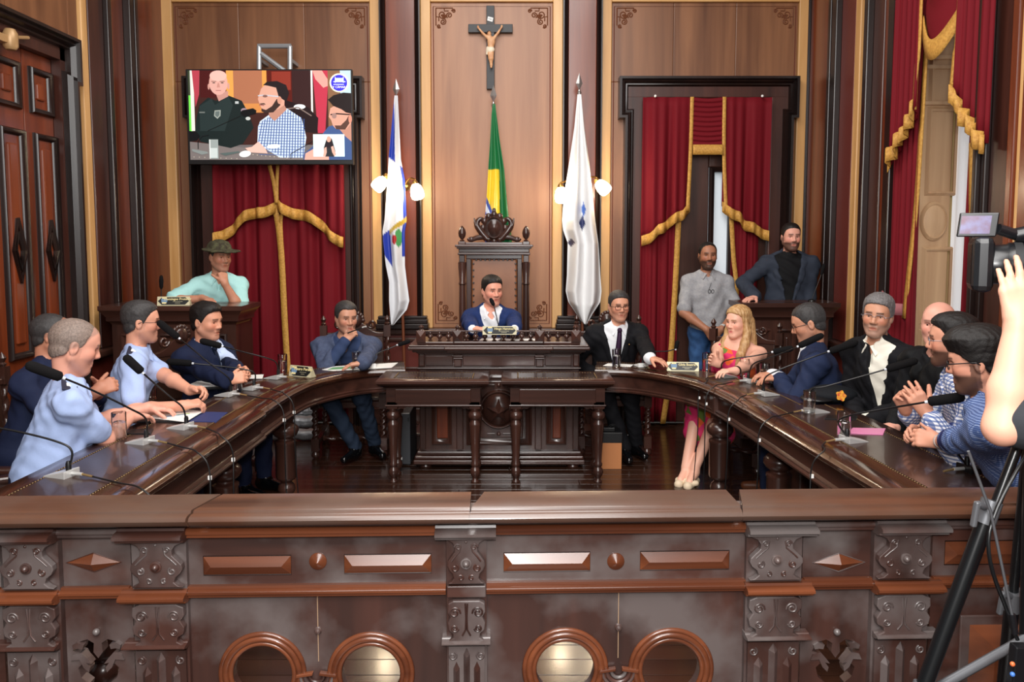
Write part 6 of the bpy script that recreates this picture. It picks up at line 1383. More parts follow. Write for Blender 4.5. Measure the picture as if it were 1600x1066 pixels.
for i, (bp, nk, mid, h0, h1, Yh, lab) in enumerate(MICS):
    b = P3(*bp); left = bp[0] < 500; centre = 500 < bp[0] < 1100; bm = BLACK if i == 13 else (WHT if centre else SILV)
    r = root('conference_microphone', lab, 'microphone', tuple(b), 'conference microphones on the council tables')
    dx = Vector((1, -0.25, 0)).normalized() if left else Vector((-1, -0.25, 0)).normalized()   # toward the room
    if centre: dx = Vector((0.3, -1, 0)).normalized()
    sx = Vector((-dx.y, dx.x, 0)); L_, W_2 = 0.075, 0.042; zb = b.z
    V = [b-dx*L_+sx*W_2*0.75, b-dx*L_-sx*W_2*0.75, b+dx*L_*0.55-sx*W_2, b+dx*L_*0.55+sx*W_2]; T_ = [p+Vector((0, 0, hh)) for p, hh in zip(V, (0.006, 0.006, 0.034, 0.034))]
    MB().add([tuple(p) for p in V+T_], [(3, 2, 1, 0), (4, 5, 6, 7), (0, 1, 5, 4), (1, 2, 6, 5), (2, 3, 7, 6), (3, 0, 4, 7)]).build('base', bm, r, world=True, bevel=0.004)
    rt = b+dx*0.025+Vector((0, 0, 0.028)); path = [rt]; n = len(mid)+1
    q0 = onY(nk[0], nk[1], rt.y)
    for k, (px, py) in enumerate(mid): path.append(onY(px, py, rt.y+(Yh-rt.y)*(k+1)/(n+0.0)*0.9))
    end = onY(*h0, Yh) if h0 else onY(-60, 660, Yh); path.append(end)
    MB().lathe([(0.011, 0), (0.011, 0.03), (0.007, 0.04)], rt, 10).build('neck_socket', BLACK, r, world=True, smooth=40)
    MB().tube(bez(path, 40), 0.0045, 8).build('gooseneck', BLACK, r, world=True, smooth=60)
    if h0:
        e = onY(*h1, Yh+(Yh-rt.y)*0.12); d = (e-end); Lh = d.length; M = d.normalized().to_track_quat('Z', 'Y').to_matrix(); big = 0.021 if not centre else 0.016
        MB().lathe([(big*0.5, 0), (big*0.95, Lh*0.06), (big, Lh*0.2), (big*1.02, Lh*0.8), (big*0.85, Lh*0.94), (big*0.3, Lh)], end, 14, M).build('foam_head', FOAM, r, world=True, smooth=60)
        MB().lathe([(0.007, -0.012), (0.007, 0.004)], end, 10, M).build('light_ring', mat('ring_light', (210, 214, 220), 0.3), r, world=True, smooth=40)
    p0 = b+dx*L_*0.55+Vector((0, 0, 0.017)); p1 = p0+dx*0.05; p2 = p0+dx*0.1+Vector((0, 0, -0.006))
    if i != 6: MB().tube([p0, p1], 0.0075, 8).build('plug', SILV, r, world=True, smooth=40); MB().tube([p1, p2], 0.005, 8).build('plug_sleeve', GOLD, r, world=True, smooth=40)
    if left: ex = -1.455 if b.y < 4.5 else None
    # cable over the table's inner edge and down
    if i in (0, 1, 2, 3, 4, 8, 9, 10, 11, 12):
        inner = Vector((-1.44, 0, 0)) if left else None
        yy = p2.y-0.16; xe = (-1.43 if left else 1.36+(4.5-yy)*0.062-0.03) if yy < 4.95 else (-1.43 if left else 1.29)
        pts = [p2, Vector(((p2.x+xe)/2, (p2.y+yy)/2, ZTB+0.012)), Vector((xe-(0.03 if left else -0.03), yy, ZTB+0.016)), Vector((xe+(0.035 if left else -0.035), yy-0.02, ZTB-0.06)), Vector((xe+(0.04 if left else -0.04), yy-0.03, 0.45)), Vector((xe+(0.03 if left else -0.03), yy+0.02+0.05*(i % 3), 0.02))]
        MB().tube(bez(pts, 30), 0.0035, 6).build('cable', CABLE, r, world=True, smooth=60)
        MB().obox(pts[3]+Vector((0.002, 0, -0.04)), (0.008, 0, 0), (0, 0.004, 0), (0, 0, 0.009)).build('cable_tag', WHT, r, world=True)
def stick_mic(label, p, q, tip):
    r = root('gooseneck_microphone', label, 'microphone', tuple(p)); MB().lathe([(0.03, 0), (0.028, 0.012), (0.012, 0.02)], p, 14).build('base', BLACK, r, world=True, smooth=40)
    MB().tube([p+Vector((0, 0, 0.01)), q], 0.004, 8).build('gooseneck', BLACK, r, world=True, smooth=60); d = Vector(tip)-Vector(q); M = d.normalized().to_track_quat('Z', 'Y').to_matrix(); L_ = d.length
    MB().lathe([(0.006, 0), (0.014, L_*0.15), (0.017, L_*0.6), (0.012, L_*0.92), (0.003, L_)], q, 12, M).build('foam_head', FOAM, r, world=True, smooth=60)
zl_ = ql0.z+0.012; zr_ = qr0.z+0.012
a = onZ(252, 474, zl_); stick_mic('slim black microphone standing on the lectern with the nameplate', a, onY(252, 452, a.y), onY(252, 430, a.y))
a = onZ(1268, 471, zr_); stick_mic('slim black microphone standing on the lectern of the charcoal blazer', a, onY(1283, 430, a.y), onY(1288, 412, a.y))
a = onZ(786, 534, dq(0, 148).z); a.y = 6.05; a = Vector((onY(784, 530, 6.05).x, 6.05, dq(0, 148).z)); stick_mic('gooseneck microphone before the mouth of the presiding man', a, onY(772, 478, 6.1), onY(766, 466, 6.12))
# ---- tumblers
TUMB = [((187, 687), 'beside the forearm of the balding officer'), ((236, 624), 'between the two officers in light blue'), ((371, 612), 'beside the officer wearing glasses'), ((442, 582), 'next to the nameplate on the curved wing'), ((557, 578), 'before the man in the slate-blue blazer'), ((963, 573), 'before the man in the black suit and plum tie'),
        ((1104, 580), 'at the clasped hands of the woman in the floral dress'), ((1163, 590), 'by the elbow of the woman in the floral dress'), ((1194, 598), 'before the man in the blue suit'), ((1264, 648), 'standing near the peaked police cap'), ((1318, 686), 'beside the pink tablet')]
def tumbler():
    r = root('drinking_glass', 'x', 'glass', (0, 0, 0), 'water glasses on the council tables')
    MB().lathe([(0.0, 0), (0.031, 0), (0.032, 0.004), (0.034, 0.135), (0.0335, 0.136), (0.032, 0.135), (0.0295, 0.014), (0.0, 0.012)], (0, 0, 0), 28).build('tumbler', GLASS, r, smooth=40)
    MB().lathe([(0.0, 0.0125), (0.0292, 0.0145), (0.0308, 0.085), (0.0, 0.085)], (0, 0, 0), 28).build('water', WATER, r, smooth=40); return reg(r)
t0 = tumbler()
for i, (p, lab) in enumerate(TUMB):
    c = t0 if i == 0 else copy_tree(t0); q = P3(*p); c.location = q; c['label'] = 'clear tumbler of water '+lab
# ---- nameplates
PLB = mat('plate_black', (20, 22, 22), 0.4); PLG = mat('plate_gilt', (206, 198, 164), 0.4, 0.2); PLW = mat('plate_letters', (236, 220, 160), 0.5)
def nameplate(label, c, w, h, rz, name, tilt=0.25):
    r = root('nameplate', label, 'nameplate', tuple(c), rz=rz); Mt = Matrix.Translation((0, 0, 0.0)) @ Matrix.Rotation(-tilt, 4, 'X')
    MB().add([(-w/2, 0.0, 0), (w/2, 0, 0), (w/2, 0.06, 0), (-w/2, 0.06, 0), (-w/2, math.sin(tilt)*h, h*math.cos(tilt)), (w/2, math.sin(tilt)*h, h*math.cos(tilt))], [(3, 2, 1, 0), (0, 1, 5, 4), (2, 3, 4, 5), (0, 4, 3), (1, 2, 5)]).build('stand', PLG, r)
    e = 0.006
    MB().poly([(-w/2+e, h/2), (-w/2+e+h*0.4, h-e), (w/2-e-h*0.4, h-e), (w/2-e, h/2), (w/2-e-h*0.4, e), (-w/2+e+h*0.4, e)][::-1], (), 0.0015, Mt @ Matrix.Translation((0, -0.002, 0))).build('plaque', PLB, r)
    s = Matrix.Translation((-w*0.28, -0.003, h*0.5)); CS = mat('crest_blue', (110, 140, 170), 0.5)
    MB().poly([(x*h*0.42, z*h*0.42) for x, z in ((-0.8, 0.6), (0.8, 0.6), (0.7, -0.3), (0, -0.9), (-0.7, -0.3))][::-1], (), 0.0015, Mt @ s).build('crest', CS, r)
    MB().box(-w*0.28-h*0.25, -w*0.28+h*0.25, -0.004, -0.002, h*0.76, h*0.9).xf(Mt).build('crest_crown', PLW, r); MB().box(-w*0.28-h*0.22, -w*0.28+h*0.22, -0.006, -0.003, h*0.2, h*0.36).xf(Mt).build('crest_scroll', PLW, r)
    text_mesh('lettering', name, h*0.36, PLW, r, Mt @ Matrix.Translation((w*0.13, -0.003, h*0.7)) @ Matrix.Rotation(PI/2, 4, 'X') @ Matrix.Shear('XZ', 4, (0, 0)), bold=0.0004)
    for k, ww in ((0.42, 0.3), (0.26, 0.16)): MB().box(w*0.13-w*ww/2, w*0.13+w*ww/2, -0.0035, -0.002, h*k-0.001, h*k+0.001).xf(Mt).build('small_print', PLG, r)
a = onY(780.5, 523.5, YD-0.09); nameplate('black and gilt nameplate on the gallery of the presiding desk', (a.x, YD-0.078, gz1-0.012 if False else a.z), 0.255, 0.064, 0, 'Hingo Hammes', 0.05)
a = onY(271, 481, 6.0); nameplate('black and gilt nameplate standing on the lectern below the camouflage hat', (a.x, 6.0, zl_+0.001), 0.24, 0.07, 0.12, 'Domingos Protetor')
a = P3(468, 589); nameplate('black and gilt nameplate near the man in the slate-blue blazer', (a.x, a.y, a.z), 0.20, 0.08, -0.55*0-0.45, 'Mauro Peralta')
a = P3(1067, 580); nameplate('black and gilt nameplate beside the hand of the black suit and plum tie', (a.x, a.y, a.z), 0.235, 0.068, 0.3*0-0.12, 'Gilda Beatriz')
# ---- papers, folders, tablets, phones
def slab(name, label, cat, pts, th, m, z=ZTB+0.003, group=None, bev=0.0):
    q = [onZ(px, py, z) for px, py in pts]; c = sum(q, Vector())/len(q); r = root(name, label, cat, tuple(c), group)
    n = len(q); MB().add([tuple(p) for p in q]+[(p.x, p.y, p.z+th) for p in q], [tuple(range(n))[::-1], tuple(range(n, 2*n))]+[(i, (i+1) % n, n+(i+1) % n, n+i) for i in range(n)]).build('body', m, r, world=True, bevel=bev)
    return r, q
slab('laptop', 'closed black laptop under the papers of the balding officer', 'laptop', [(205, 662), (235, 650), (310, 646), (285, 661)], 0.012, BLACK, bev=0.003)
r, q = slab('paper', 'open leaflet with a bar chart under the hands of the balding officer', 'paper', [(232, 653), (262, 638), (318, 643), (290, 660)], 0.002, WHT, ZTB+0.017)
for k, c in enumerate(((80, 150, 210), (90, 170, 200), (70, 120, 190), (160, 200, 90))):
    a = onZ(262+k*8, 651-k*1.2, ZTB+0.0195); MB().obox(a, (0.028, 0.02, 0), (-0.004, 0.006, 0), (0, 0, 0.0004)).build('chart_bar', mat('chart_%d' % k, c, 0.6), r, world=True)
slab('folder', 'dark blue folder beside the leaflet of the balding officer', 'folder', [(285, 660), (318, 645), (356, 646), (338, 661)], 0.006, mat('blue_folder', (36, 48, 98), 0.6))
slab('smartphone', 'dark smartphone lying behind the tumbler of the balding officer', 'phone', [(196, 680), (205, 673), (240, 672), (236, 680)], 0.009, BLACK, bev=0.003)
slab('laptop', 'closed black laptop before the officer wearing glasses', 'laptop', [(290, 610), (305, 600), (362, 598), (356, 609)], 0.016, BLACK, bev=0.004)
slab('notebook', 'open notebook lying on the laptop of the officer wearing glasses', 'notebook', [(290, 605), (308, 597), (350, 596), (344, 604)], 0.006, WHT, ZTB+0.021)
slab('paper', 'white paper before the man in the navy suit', 'paper', [(380, 592), (384, 587), (412, 586), (410, 592)], 0.004, WHT)
slab('paper', 'white sheets spread before the man in the slate-blue blazer', 'paper', [(503, 578), (522, 573), (622, 567), (612, 575), (520, 580)], 0.002, WHT)
r, q = slab('leaflet', 'green and white leaflet lying on the sheets of the slate-blue blazer', 'paper', [(512, 578), (520, 574.5), (545, 573), (552, 576)], 0.0015, mat('leaflet_green', (110, 160, 110), 0.6), ZTB+0.006)
slab('paper', 'white sheet under the tumbler of the black suit and plum tie', 'paper', [(942, 572), (950, 568), (990, 570), (985, 574)], 0.0015, WHT, ZTB+0.001)
slab('smartphone', 'white smartphone lying before the man in the blue suit', 'phone', [(1228, 595), (1230, 590), (1258, 592), (1258, 597)], 0.009, WHT, bev=0.002)
slab('smartphone', 'dark smartphone lying between the tumblers near the police cap', 'phone', [(1288, 657), (1292, 651), (1340, 652), (1338, 658)], 0.009, BLACK, bev=0.002)
slab('tablet', 'pink tablet lying before the man in the checked shirt', 'tablet', [(1326, 679), (1332, 671), (1384, 672), (1380, 681)], 0.009, mat('pink_case', (214, 130, 170), 0.4), bev=0.002)
slab('notepad', 'white papers lying on the presiding desk behind the gallery', 'paper', [(745, 536), (752, 530), (850, 530), (846, 536)], 0.004, WHT, dq(0, 148).z+0.003)
# ---- peaked police cap on the table
c = P3(1303, 626); cp = root('police_cap', 'black peaked cap with a yellow badge lying on the table', 'cap', tuple(c)); CAPC = cloth('cap_cloth', (22, 24, 28)) if 'cloth' in globals() else BLACK
MB().sphere(c+Vector((0, 0.03, 0.035)), (0.15, 0.13, 0.055), 24, 12).build('crown', CAPC, cp, world=True, smooth=180)
MB().sphere(c+Vector((-0.11, -0.02, 0.018)), (0.1, 0.1, 0.018), 20, 8).build('peak', BLACK, cp, world=True, smooth=180)
MB().poly([(0.028*math.cos(a)*(1+0.15*math.cos(5*a)), 0.03*math.sin(a)*(1+0.15*math.cos(5*a))) for a in np.linspace(0, 2*PI, 31)[:-1]][::-1], (), 0.006, Matrix.Translation(tuple(c+Vector((0.0, -0.104, 0.05)))) @ Matrix.Rotation(-0.35, 4, 'X')).build('badge', mat('cap_badge', (232, 178, 50), 0.5, var=((190, 60, 40), 60)), cp, world=True)
# ================================================================== things on the floor
pc = root('computer_tower', 'black computer tower on the floor beside the presiding desk', 'computer', (onZ(640, 749, 0).x, 5.98, 0))
x0, x1 = onY(616, 700, 5.96).x, onY(641, 700, 5.96).x; MB().box(x0, x1, 5.97, 6.35, 0.01, 0.42).build('case', mat('dark_grey_case', (52, 54, 58), 0.5), pc, world=True, bevel=0.006)
MB().box(x0+0.005, x1-0.005, 5.965, 5.97, 0.41, 0.418).build('top_trim', SILV, pc, world=True); MB().box(x0+0.03, x0+0.06, 5.966, 5.97, 0.05, 0.07).build('maker_mark', WHT, pc, world=True); MB().box(x1-0.02, x1-0.008, 5.965, 5.97, 0.35, 0.38).build('power_button', BLACK, pc, world=True)
for s in (x0+0.02, x1-0.02): MB().box(s-0.01, s+0.01, 6.0, 6.3, 0, 0.01).build('foot', BLACK, pc, world=True)
x1b = onZ(958, 750, 0); bx = root('cardboard_box', 'orange-brown cardboard box with a black power strip on top beside the small table', 'box', (x1b.x, 5.95, 0)); CARD = mat('cardboard', (188, 122, 74), 0.7)
x0, x1 = onY(937, 730, 5.85).x, onY(972, 730, 5.85).x; MB().box(x0, x1, 5.88, 6.06, 0.0, 0.205).build('carton', CARD, bx, world=True, bevel=0.003); MB().box(x0-0.004, x1+0.004, 5.876, 6.064, 0.205, 0.285).build('lid', BLACK, bx, world=True, bevel=0.004)
ps = root('power_supply', 'black power adapter with a coiled cord on the cardboard box', 'adapter', ((x0+x1)/2, 5.95, 0.286)); MB().box(x0+0.03, x1-0.05, 5.91, 5.99, 0.286, 0.315).build('block', BLACK, ps, world=True, bevel=0.004); MB().tube(spiral(((x0+x1)/2+0.02, 0.30), 0.04, 0.02, 0, 2, 30), 0.003, 6).xf(Matrix.Translation((0, 5.93, 0))).build('cord', CABLE, ps, world=True, smooth=60)
FOIL = mat('foil', (170, 172, 176), 0.3, 0.7, bump=(40, 0.4, 0.01))
for k, (a, b, y, z, rad) in enumerate(((383, 438, 6.72, 0.055, 0.05), (430, 497, 6.74, 0.055, 0.05), (398, 470, 6.86, 0.13, 0.05), (440, 494, 6.86, 0.14, 0.055), (455, 492, 6.93, 0.22, 0.045))):
    p0, p1 = onY(a, 690, y), onY(b, 690, y); fo = root('foil_roll', ('silver foil duct roll lying alone by the curtain hem', 'silver foil duct roll lying before the chair of the slate blazer', 'long silver foil duct roll resting on the two floor rolls', 'silver foil duct roll stacked under the topmost one', 'silver foil duct roll lying topmost on the pile')[k], 'roll', (p0.x, y, z-rad), 'foil duct rolls by the curtain')
    n = 12; MB().tube([(p0.x+(p1.x-p0.x)*i/n, y+0.004*math.sin(i*2.1), z+0.003*math.sin(i*1.3)) for i in range(n+1)], [rad*(1+0.05*math.sin(i*2.7)) for i in range(n+1)], 14).build('tube', FOIL, fo, world=True, smooth=60)
# ================================================================== video camera on its tripod
YV = 1.92
def vq(px, py, y=YV): return onY(px, py, y)
tr = root('tripod', 'black video tripod with grey brace standing before the balustrade', 'tripod', (1.33, YV+0.05, 0)); TB = mat('tripod_black', (14, 16, 18), 0.3); TG = mat('tripod_grey', (104, 106, 110), 0.4, 0.4)
apex = Vector((1.30, YV+0.03, 1.32)); MB().lathe([(0.04, 0), (0.05, 0.03), (0.045, 0.08), (0.03, 0.1), (0.05, 0.11), (0.05, 0.13)], apex, 16).build('head', TB, tr, world=True, smooth=40)
feet = [Vector((0.86, YV-0.06, 0)), Vector((1.75, YV-0.28, 0)), Vector((1.45, YV+0.34, 0))]
feet[0] = Vector(vq(1445, 1066, YV-0.04)); dirn = (feet[0]-Vector(vq(1582, 690, YV-0.0))); feet[0] = feet[0]+dirn*(feet[0].z/(-dirn.z)) if dirn.z < 0 else feet[0]
for k, f in enumerate(feet):
    top = apex if k else apex; d = f-top
    m1 = top+d*0.42 if k else Vector(vq(1544, 800, YV-0.02))
    leg = MB().tube([top, f], 0.013, 10).build('leg', TB, tr, world=True, smooth=60); MB().tube([m1, f-(f-m1)*0.12], 0.019, 12).build('outer_tube', TB, leg, world=True, smooth=60)
    dd = (f-m1).normalized(); MB().tube([m1-dd*0.03, m1+dd*0.03], 0.025, 12).build('collar', TG, leg, world=True, smooth=40); MB().sphere(f+Vector((0, 0, 0.015)), 0.02, 10, 8).build('rubber_foot', TB, leg, world=True, smooth=180)
    m2 = m1+(f-m1)*0.42; MB().tube([m2-dd*0.02, m2+dd*0.025], 0.026, 12).build('brace_clamp', TG, leg, world=True, smooth=40)
    MB().tube([m2+Vector((0.02, 0, 0)), Vector((apex.x+0.05, apex.y, m2.z+0.12))], 0.012, 8).build('brace', TG, leg, world=True, smooth=60)
    MB().tube([m1+Vector((-0.02, -0.02, 0.02)), m1+Vector((-0.045, -0.03, 0.03))], 0.009, 8).build('clamp_lever', TG, leg, world=True, smooth=60); MB().obox(m1+Vector((-0.05, -0.03, 0.005)), (0.006, 0, 0), (0, 0.008, 0), (0.004, 0, 0.032)).build('lever_wing', TG, leg, world=True, bevel=0.004)
MB().tube([apex, Vector((apex.x+0.02, apex.y, 0.62))], 0.016, 10).build('centre_column', TB, tr, world=True, smooth=60)
vc = root('video_camera', 'large black video camera with an open flip-out screen on the tripod', 'camera', (1.40, YV+0.03, 1.452)); CB = mat('camera_black', (20, 21, 24), 0.3)
yc = YV+0.05; zc = vq(1560, 414, yc).z; xl_ = vq(1512, 414, yc).x; hz = 0.056
hd = MB().box(xl_, xl_+0.05, yc-0.06, yc+0.06, zc-0.07, zc+0.07).build('lens_hood', CB, vc, world=True, bevel=0.016); MB().box(xl_-0.001, xl_+0.004, yc-0.045, yc+0.045, zc-0.052, zc+0.052).build('hood_mouth', mat('dark_void', (4, 4, 5), 0.2), hd, world=True, bevel=0.002)
RXm = Matrix.Rotation(PI/2, 3, 'Y')
MB().lathe([(0.05, 0.045), (0.052, 0.08), (0.056, 0.085), (0.056, 0.12), (0.052, 0.125), (0.052, 0.17), (0.048, 0.18), (0.048, 0.24)], (xl_, yc, zc), 28, RXm).build('lens_barrel', CB, vc, world=True, smooth=40)
for d in (0.095, 0.14): MB().lathe([(0.0575, d), (0.0575, d+0.018)], (xl_, yc, zc), 36, RXm).build('lens_ring', mat('ring_rubber', (30, 31, 33), 0.7), vc, world=True, smooth=40)
MB().box(xl_+0.2, xl_+0.5, yc-0.06, yc+0.06, zc-0.075, zc+0.08).build('body', CB, vc, world=True, bevel=0.015); MB().box(xl_+0.10, xl_+0.34, yc-0.045, yc+0.045, apex.z+0.13, zc-0.045).build('mount_plate', CB, vc, world=True, bevel=0.006)
zh = vq(1560, 362, yc).z; MB().tube(bez([Vector((xl_+0.1, yc, zh-0.01)), Vector((xl_+0.2, yc, zh+0.01)), Vector((xl_+0.4, yc, zh+0.005)), Vector((xl_+0.48, yc, zc+0.06))], 14), 0.02, 10).build('carry_handle', CB, vc, world=True, smooth=60)
MB().tube([Vector((xl_+0.1, yc, zh-0.01)), Vector((xl_+0.22, yc, zc+0.06))], 0.018, 10).build('handle_post', CB, vc, world=True, smooth=60)
yl = yc-0.03; a, b = vq(1506, 331, yl), vq(1560, 370, yl); lc_ = MB().obox((a+b)/2, ((b.x-a.x)/2, 0.0, 0.0), (0, 0.006, 0), (0.003, 0, (a.z-b.z)/2)).build('flip_screen', CB, vc, world=True, bevel=0.003)
a2, b2 = vq(1512, 336, yl-0.008), vq(1553, 365, yl-0.008); cxx = (a2+b2)/2; wx_, hh_ = (b2.x-a2.x)/2, (a2.z-b2.z)/2
lit = MB().obox(cxx, (wx_, 0, 0), (0, 0.001, 0), (0.002, 0, hh_)).build('lit_display', mat('lcd', (96, 92, 128), 0.3, emit=0.22, var=((84, 34, 48), 38)), lc_, world=True)
MB().tube([Vector((b.x, yl, b.z+0.02)), Vector((b.x+0.05, yc, zh-0.01))], 0.014, 10).build('screen_hinge', CB, vc, world=True, smooth=60)
th_ = -0.42; Rm = Matrix.Rotation(th_, 3, 'Z'); want = vq(1532, 414, 2.03); lo_ = Rm @ Vector((xl_+0.025-1.40, 0.02, 0)); vc.location = (want.x-lo_.x, want.y-lo_.y, 1.452); vc.rotation_euler = (0, 0, th_)
tx = root('radio_transmitter', 'wireless transmitter with a thin antenna hanging from the tripod', 'transmitter', tuple(vq(1590, 1040, YV-0.12)))
MB().obox(vq(1590, 1045, YV-0.12), (0.018, 0, 0), (0, 0.014, 0), (0.003, 0, 0.06)).build('body', CB, tx, world=True, bevel=0.004); MB().tube([vq(1586, 990, YV-0.12), vq(1581, 960, YV-0.12)], 0.008, 10).build('antenna_base', CB, tx, world=True, smooth=60); MB().tube([vq(1581, 960, YV-0.12), vq(1548, 800, YV-0.13), vq(1513, 705, YV-0.14)], 0.0035, 6).build('antenna', TG, tx, world=True, smooth=60)
for k, c in enumerate(((220, 110, 60), (70, 120, 200))): MB().sphere(vq(1582, 1038+k*16, YV-0.136), 0.006, 8, 6).build('button', mat('button_%d' % k, c, 0.4), tx, world=True, smooth=180)
hook = root('belt_loop', 'black strap looping from the tripod apex to the transmitter', 'strap', tuple(apex)); MB().tube(bez([apex+Vector((0, -0.05, -0.02)), vq(1546, 830, YV-0.1), vq(1575, 960, YV-0.11), vq(1590, 1000, YV-0.11)], 24), 0.005, 6).build('webbing', TB, hook, world=True, smooth=60)
def lum(c): return mat('hair_%d_%d_%d' % c, c, 0.55, spec=0.4, bump=(260, 0.5, 0.003), var=(tuple(min(255, int(v*1.22)+5) for v in c), 120))
HB = lum((18, 14, 13)); HG = lum((92, 90, 90)); HDG = lum((44, 42, 42)); HBR = lum((36, 24, 18)); HBL = mat('blonde_hair', (196, 158, 110), 0.5, var=((168, 124, 78), 40)); HGR = lum((112, 98, 90))
LB = cloth('light_blue_cloth', (168, 188, 230)); NAVY = cloth('navy_cloth', (24, 32, 58)); NAVY2 = cloth('navy_suit', (28, 46, 92)); SLATE = cloth('slate_blazer', (72, 82, 106), var=((62, 70, 94), 40))
BLKC = cloth('black_suit', (18, 18, 22)); CHAR = cloth('charcoal_blazer', (46, 52, 64)); WHC = cloth('white_shirt', (226, 228, 232)); GREY = cloth('grey_polo', (158, 158, 160), var=((146, 146, 150), 60)); AQUA = cloth('aqua_polo', (168, 216, 214))
JEAN = cloth('jeans', (52, 86, 132), var=((44, 72, 112), 20)); DJEAN = cloth('dark_jeans', (28, 38, 54), var=((38, 50, 68), 8)); PLUM = cloth('plum_tie', (52, 30, 56), 0.5); NVT = cloth('navy_tie', (22, 30, 50), 0.5); BLT = cloth('black_tee', (16, 16, 18)); CTEE = cloth('cameraman_tee', (52, 54, 58))
CHK = cloth('checked_cotton', (232, 234, 240), pat=('c', (50, 84, 150), (58, 92, 156), 62)); MIC = cloth('micro_check', (86, 108, 158), pat=('c', (150, 168, 205), (48, 66, 116), 130)); NVC = cloth('navy_cuff', (34, 44, 96)); SHBL = cloth('denim_shirt', (46, 60, 92))
SHOE = mat('black_shoe', (10, 10, 12), 0.15, coat=0.5); PATCH = mat('epaulette', (22, 28, 52), 0.7); GLS = mat('dark_frame', (20, 18, 20), 0.3); GLM = mat('metal_frame', (150, 154, 165), 0.3, 0.7)
PP = {}
def v_(p): return A((p[0], p[1], p[2]))
def epaulettes(p):
    for q in (-1, 1):
        c = p.N+(p.sh[q]-p.N)*0.7+p.up*0.064; ax = unit(p.sh[q]-p.N)
        o = p.mb('epaulette', MB().obox(c, ax*0.058, p.sf*0.034, p.up*0.004+p.x*q*0.0015), PATCH, None, bevel=0.003)
        p.mb('insignia', MB().obox(c+p.up*0.005, ax*0.016, p.sf*0.013, p.up*0.002), WHT, None, o)
def buttons(p, us, m, x=0.0, r=0.006):
    for u in us: p.mb('button', MB().sphere(tuple(map(float, p.front(x, p.spl*u))), (r, r, r), 8, 6), m)
def undershirt(p, m=None):
    o = Ops(); o.cap(p.N-p.su*0.09+p.sf*0.062, p.N-p.su*0.0+p.sf*0.045, 0.034, 0.03, k=0.02); p.part('undershirt', o, m or WHC, 0.009)
TABLE = dict(curl=(0.35, 0.35, 0.25))
# --- officer in front on the left
p = Person('balding officer in light-blue uniform shirt looking down at papers', (-2.27, 3.66), PI/2+0.62, onY(117, 541, 3.74), PI/2+0.62, 0.30, skin=(222, 160, 138), h=0.0046, hs=1.08, belly=0.035, wide=1.12, sw=0.2)
p.set_arm(-1, v_(onZ(204, 652, 0.835)), pole=(0.2, -0.5, -1)); p.set_arm(1, v_(onZ(230, 638, 0.84)), pole=(-0.6, 0.3, -0.9))
p.bare(-1, dict(d=(0.45, 0.9, -0.12), curl=(0.35, 0.4, 0.3))); p.bare(1, dict(d=(0.8, 0.4, -0.1), curl=(0.3, 0.5, 0.3)))
p.make(face=dict(scalp=((120, 104, 96), 0.6), brow=(120, 96, 84), stubble=(170, 120, 104)), fat=1.05, jaw=1.1); p.eyes((0, -0.5), (90, 90, 90))
p.hair(HGR, thick=0.005, top=-0.001, recede=0.014, fat=1.05); p.shirt(LB, 0.013, 0.72, 0.016, h=0.0075); undershirt(p); epaulettes(p); buttons(p, (0.55,), GLS, 0.07, 0.007)
kn, an = p.seat_legs(); p.trousers(NAVY, kn, an); p.shoes(SHOE, an)
# --- man hidden behind him
p = Person('dark-haired man mostly hidden behind the balding officer, hands clasped', (-2.68, 4.2), PI/2, onY(82, 524, 4.28), PI/2+0.4, 0.1, skin=(190, 130, 104), h=0.0065)
p.set_arm(-1, v_(onY(150, 612, 4.02)), pole=(0, -0.5, -1)); p.set_arm(1, v_(onY(155, 608, 4.16)), pole=(0, 0.5, -1))
p.bare(-1, dict(d=(0.7, 0.5, 0.35), n=(0, 0.9, -0.2), curl=(0.9, 0.8, 0.4), t=(-0.3, 0, 1))); p.bare(1, dict(d=(0.7, -0.5, 0.35), n=(0, -0.9, -0.2), curl=(0.9, 0.8, 0.4), t=(-0.3, 0, 1)))
p.make(face=dict(scalp=((60, 50, 46), 0.5))); p.eyes(); p.hair(HDG, thick=0.007, top=-0.004); p.shirt(NAVY, 0.013, 1.55); kn, an = p.seat_legs(); p.trousers(NAVY, kn, an); p.shoes(SHOE, an)
# --- officer with glasses
p = Person('officer with glasses in light-blue uniform shirt with navy epaulettes', (-2.38, 4.58), PI/2+0.4, onY(221, 504, 4.62), PI/2+0.42, 0.05, skin=(212, 152, 126), h=0.005, wide=1.02)
p.set_arm(-1, v_(onZ(285, 634, 0.83)), pole=(-0.2, -0.6, -0.8)); p.set_arm(1, v_(onZ(310, 618, 0.86)), pole=(-0.1, 0.7, -0.7))
p.bare(-1, dict(d=(0.9, 0.42, 0.1), n=(0.1, 0.3, -0.9), curl=(0.8, 0.7, 0.4))); p.bare(1, dict(d=(0.95, -0.1, 0.05), n=(0, -0.5, -0.8), curl=(0.9, 0.8, 0.5)))
p.make(face=dict(brow=(40, 32, 30), stubble=(150, 112, 98))); p.eyes((0, 0.05)); p.hair(HDG, thick=0.006, top=0.012, front=0.006); p.shirt(LB, 0.013, 0.74, 0.016, h=0.008); undershirt(p); epaulettes(p); p.glasses(GLS, 0.0017)
kn, an = p.seat_legs(); p.trousers(NAVY, kn, an); p.shoes(SHOE, an)
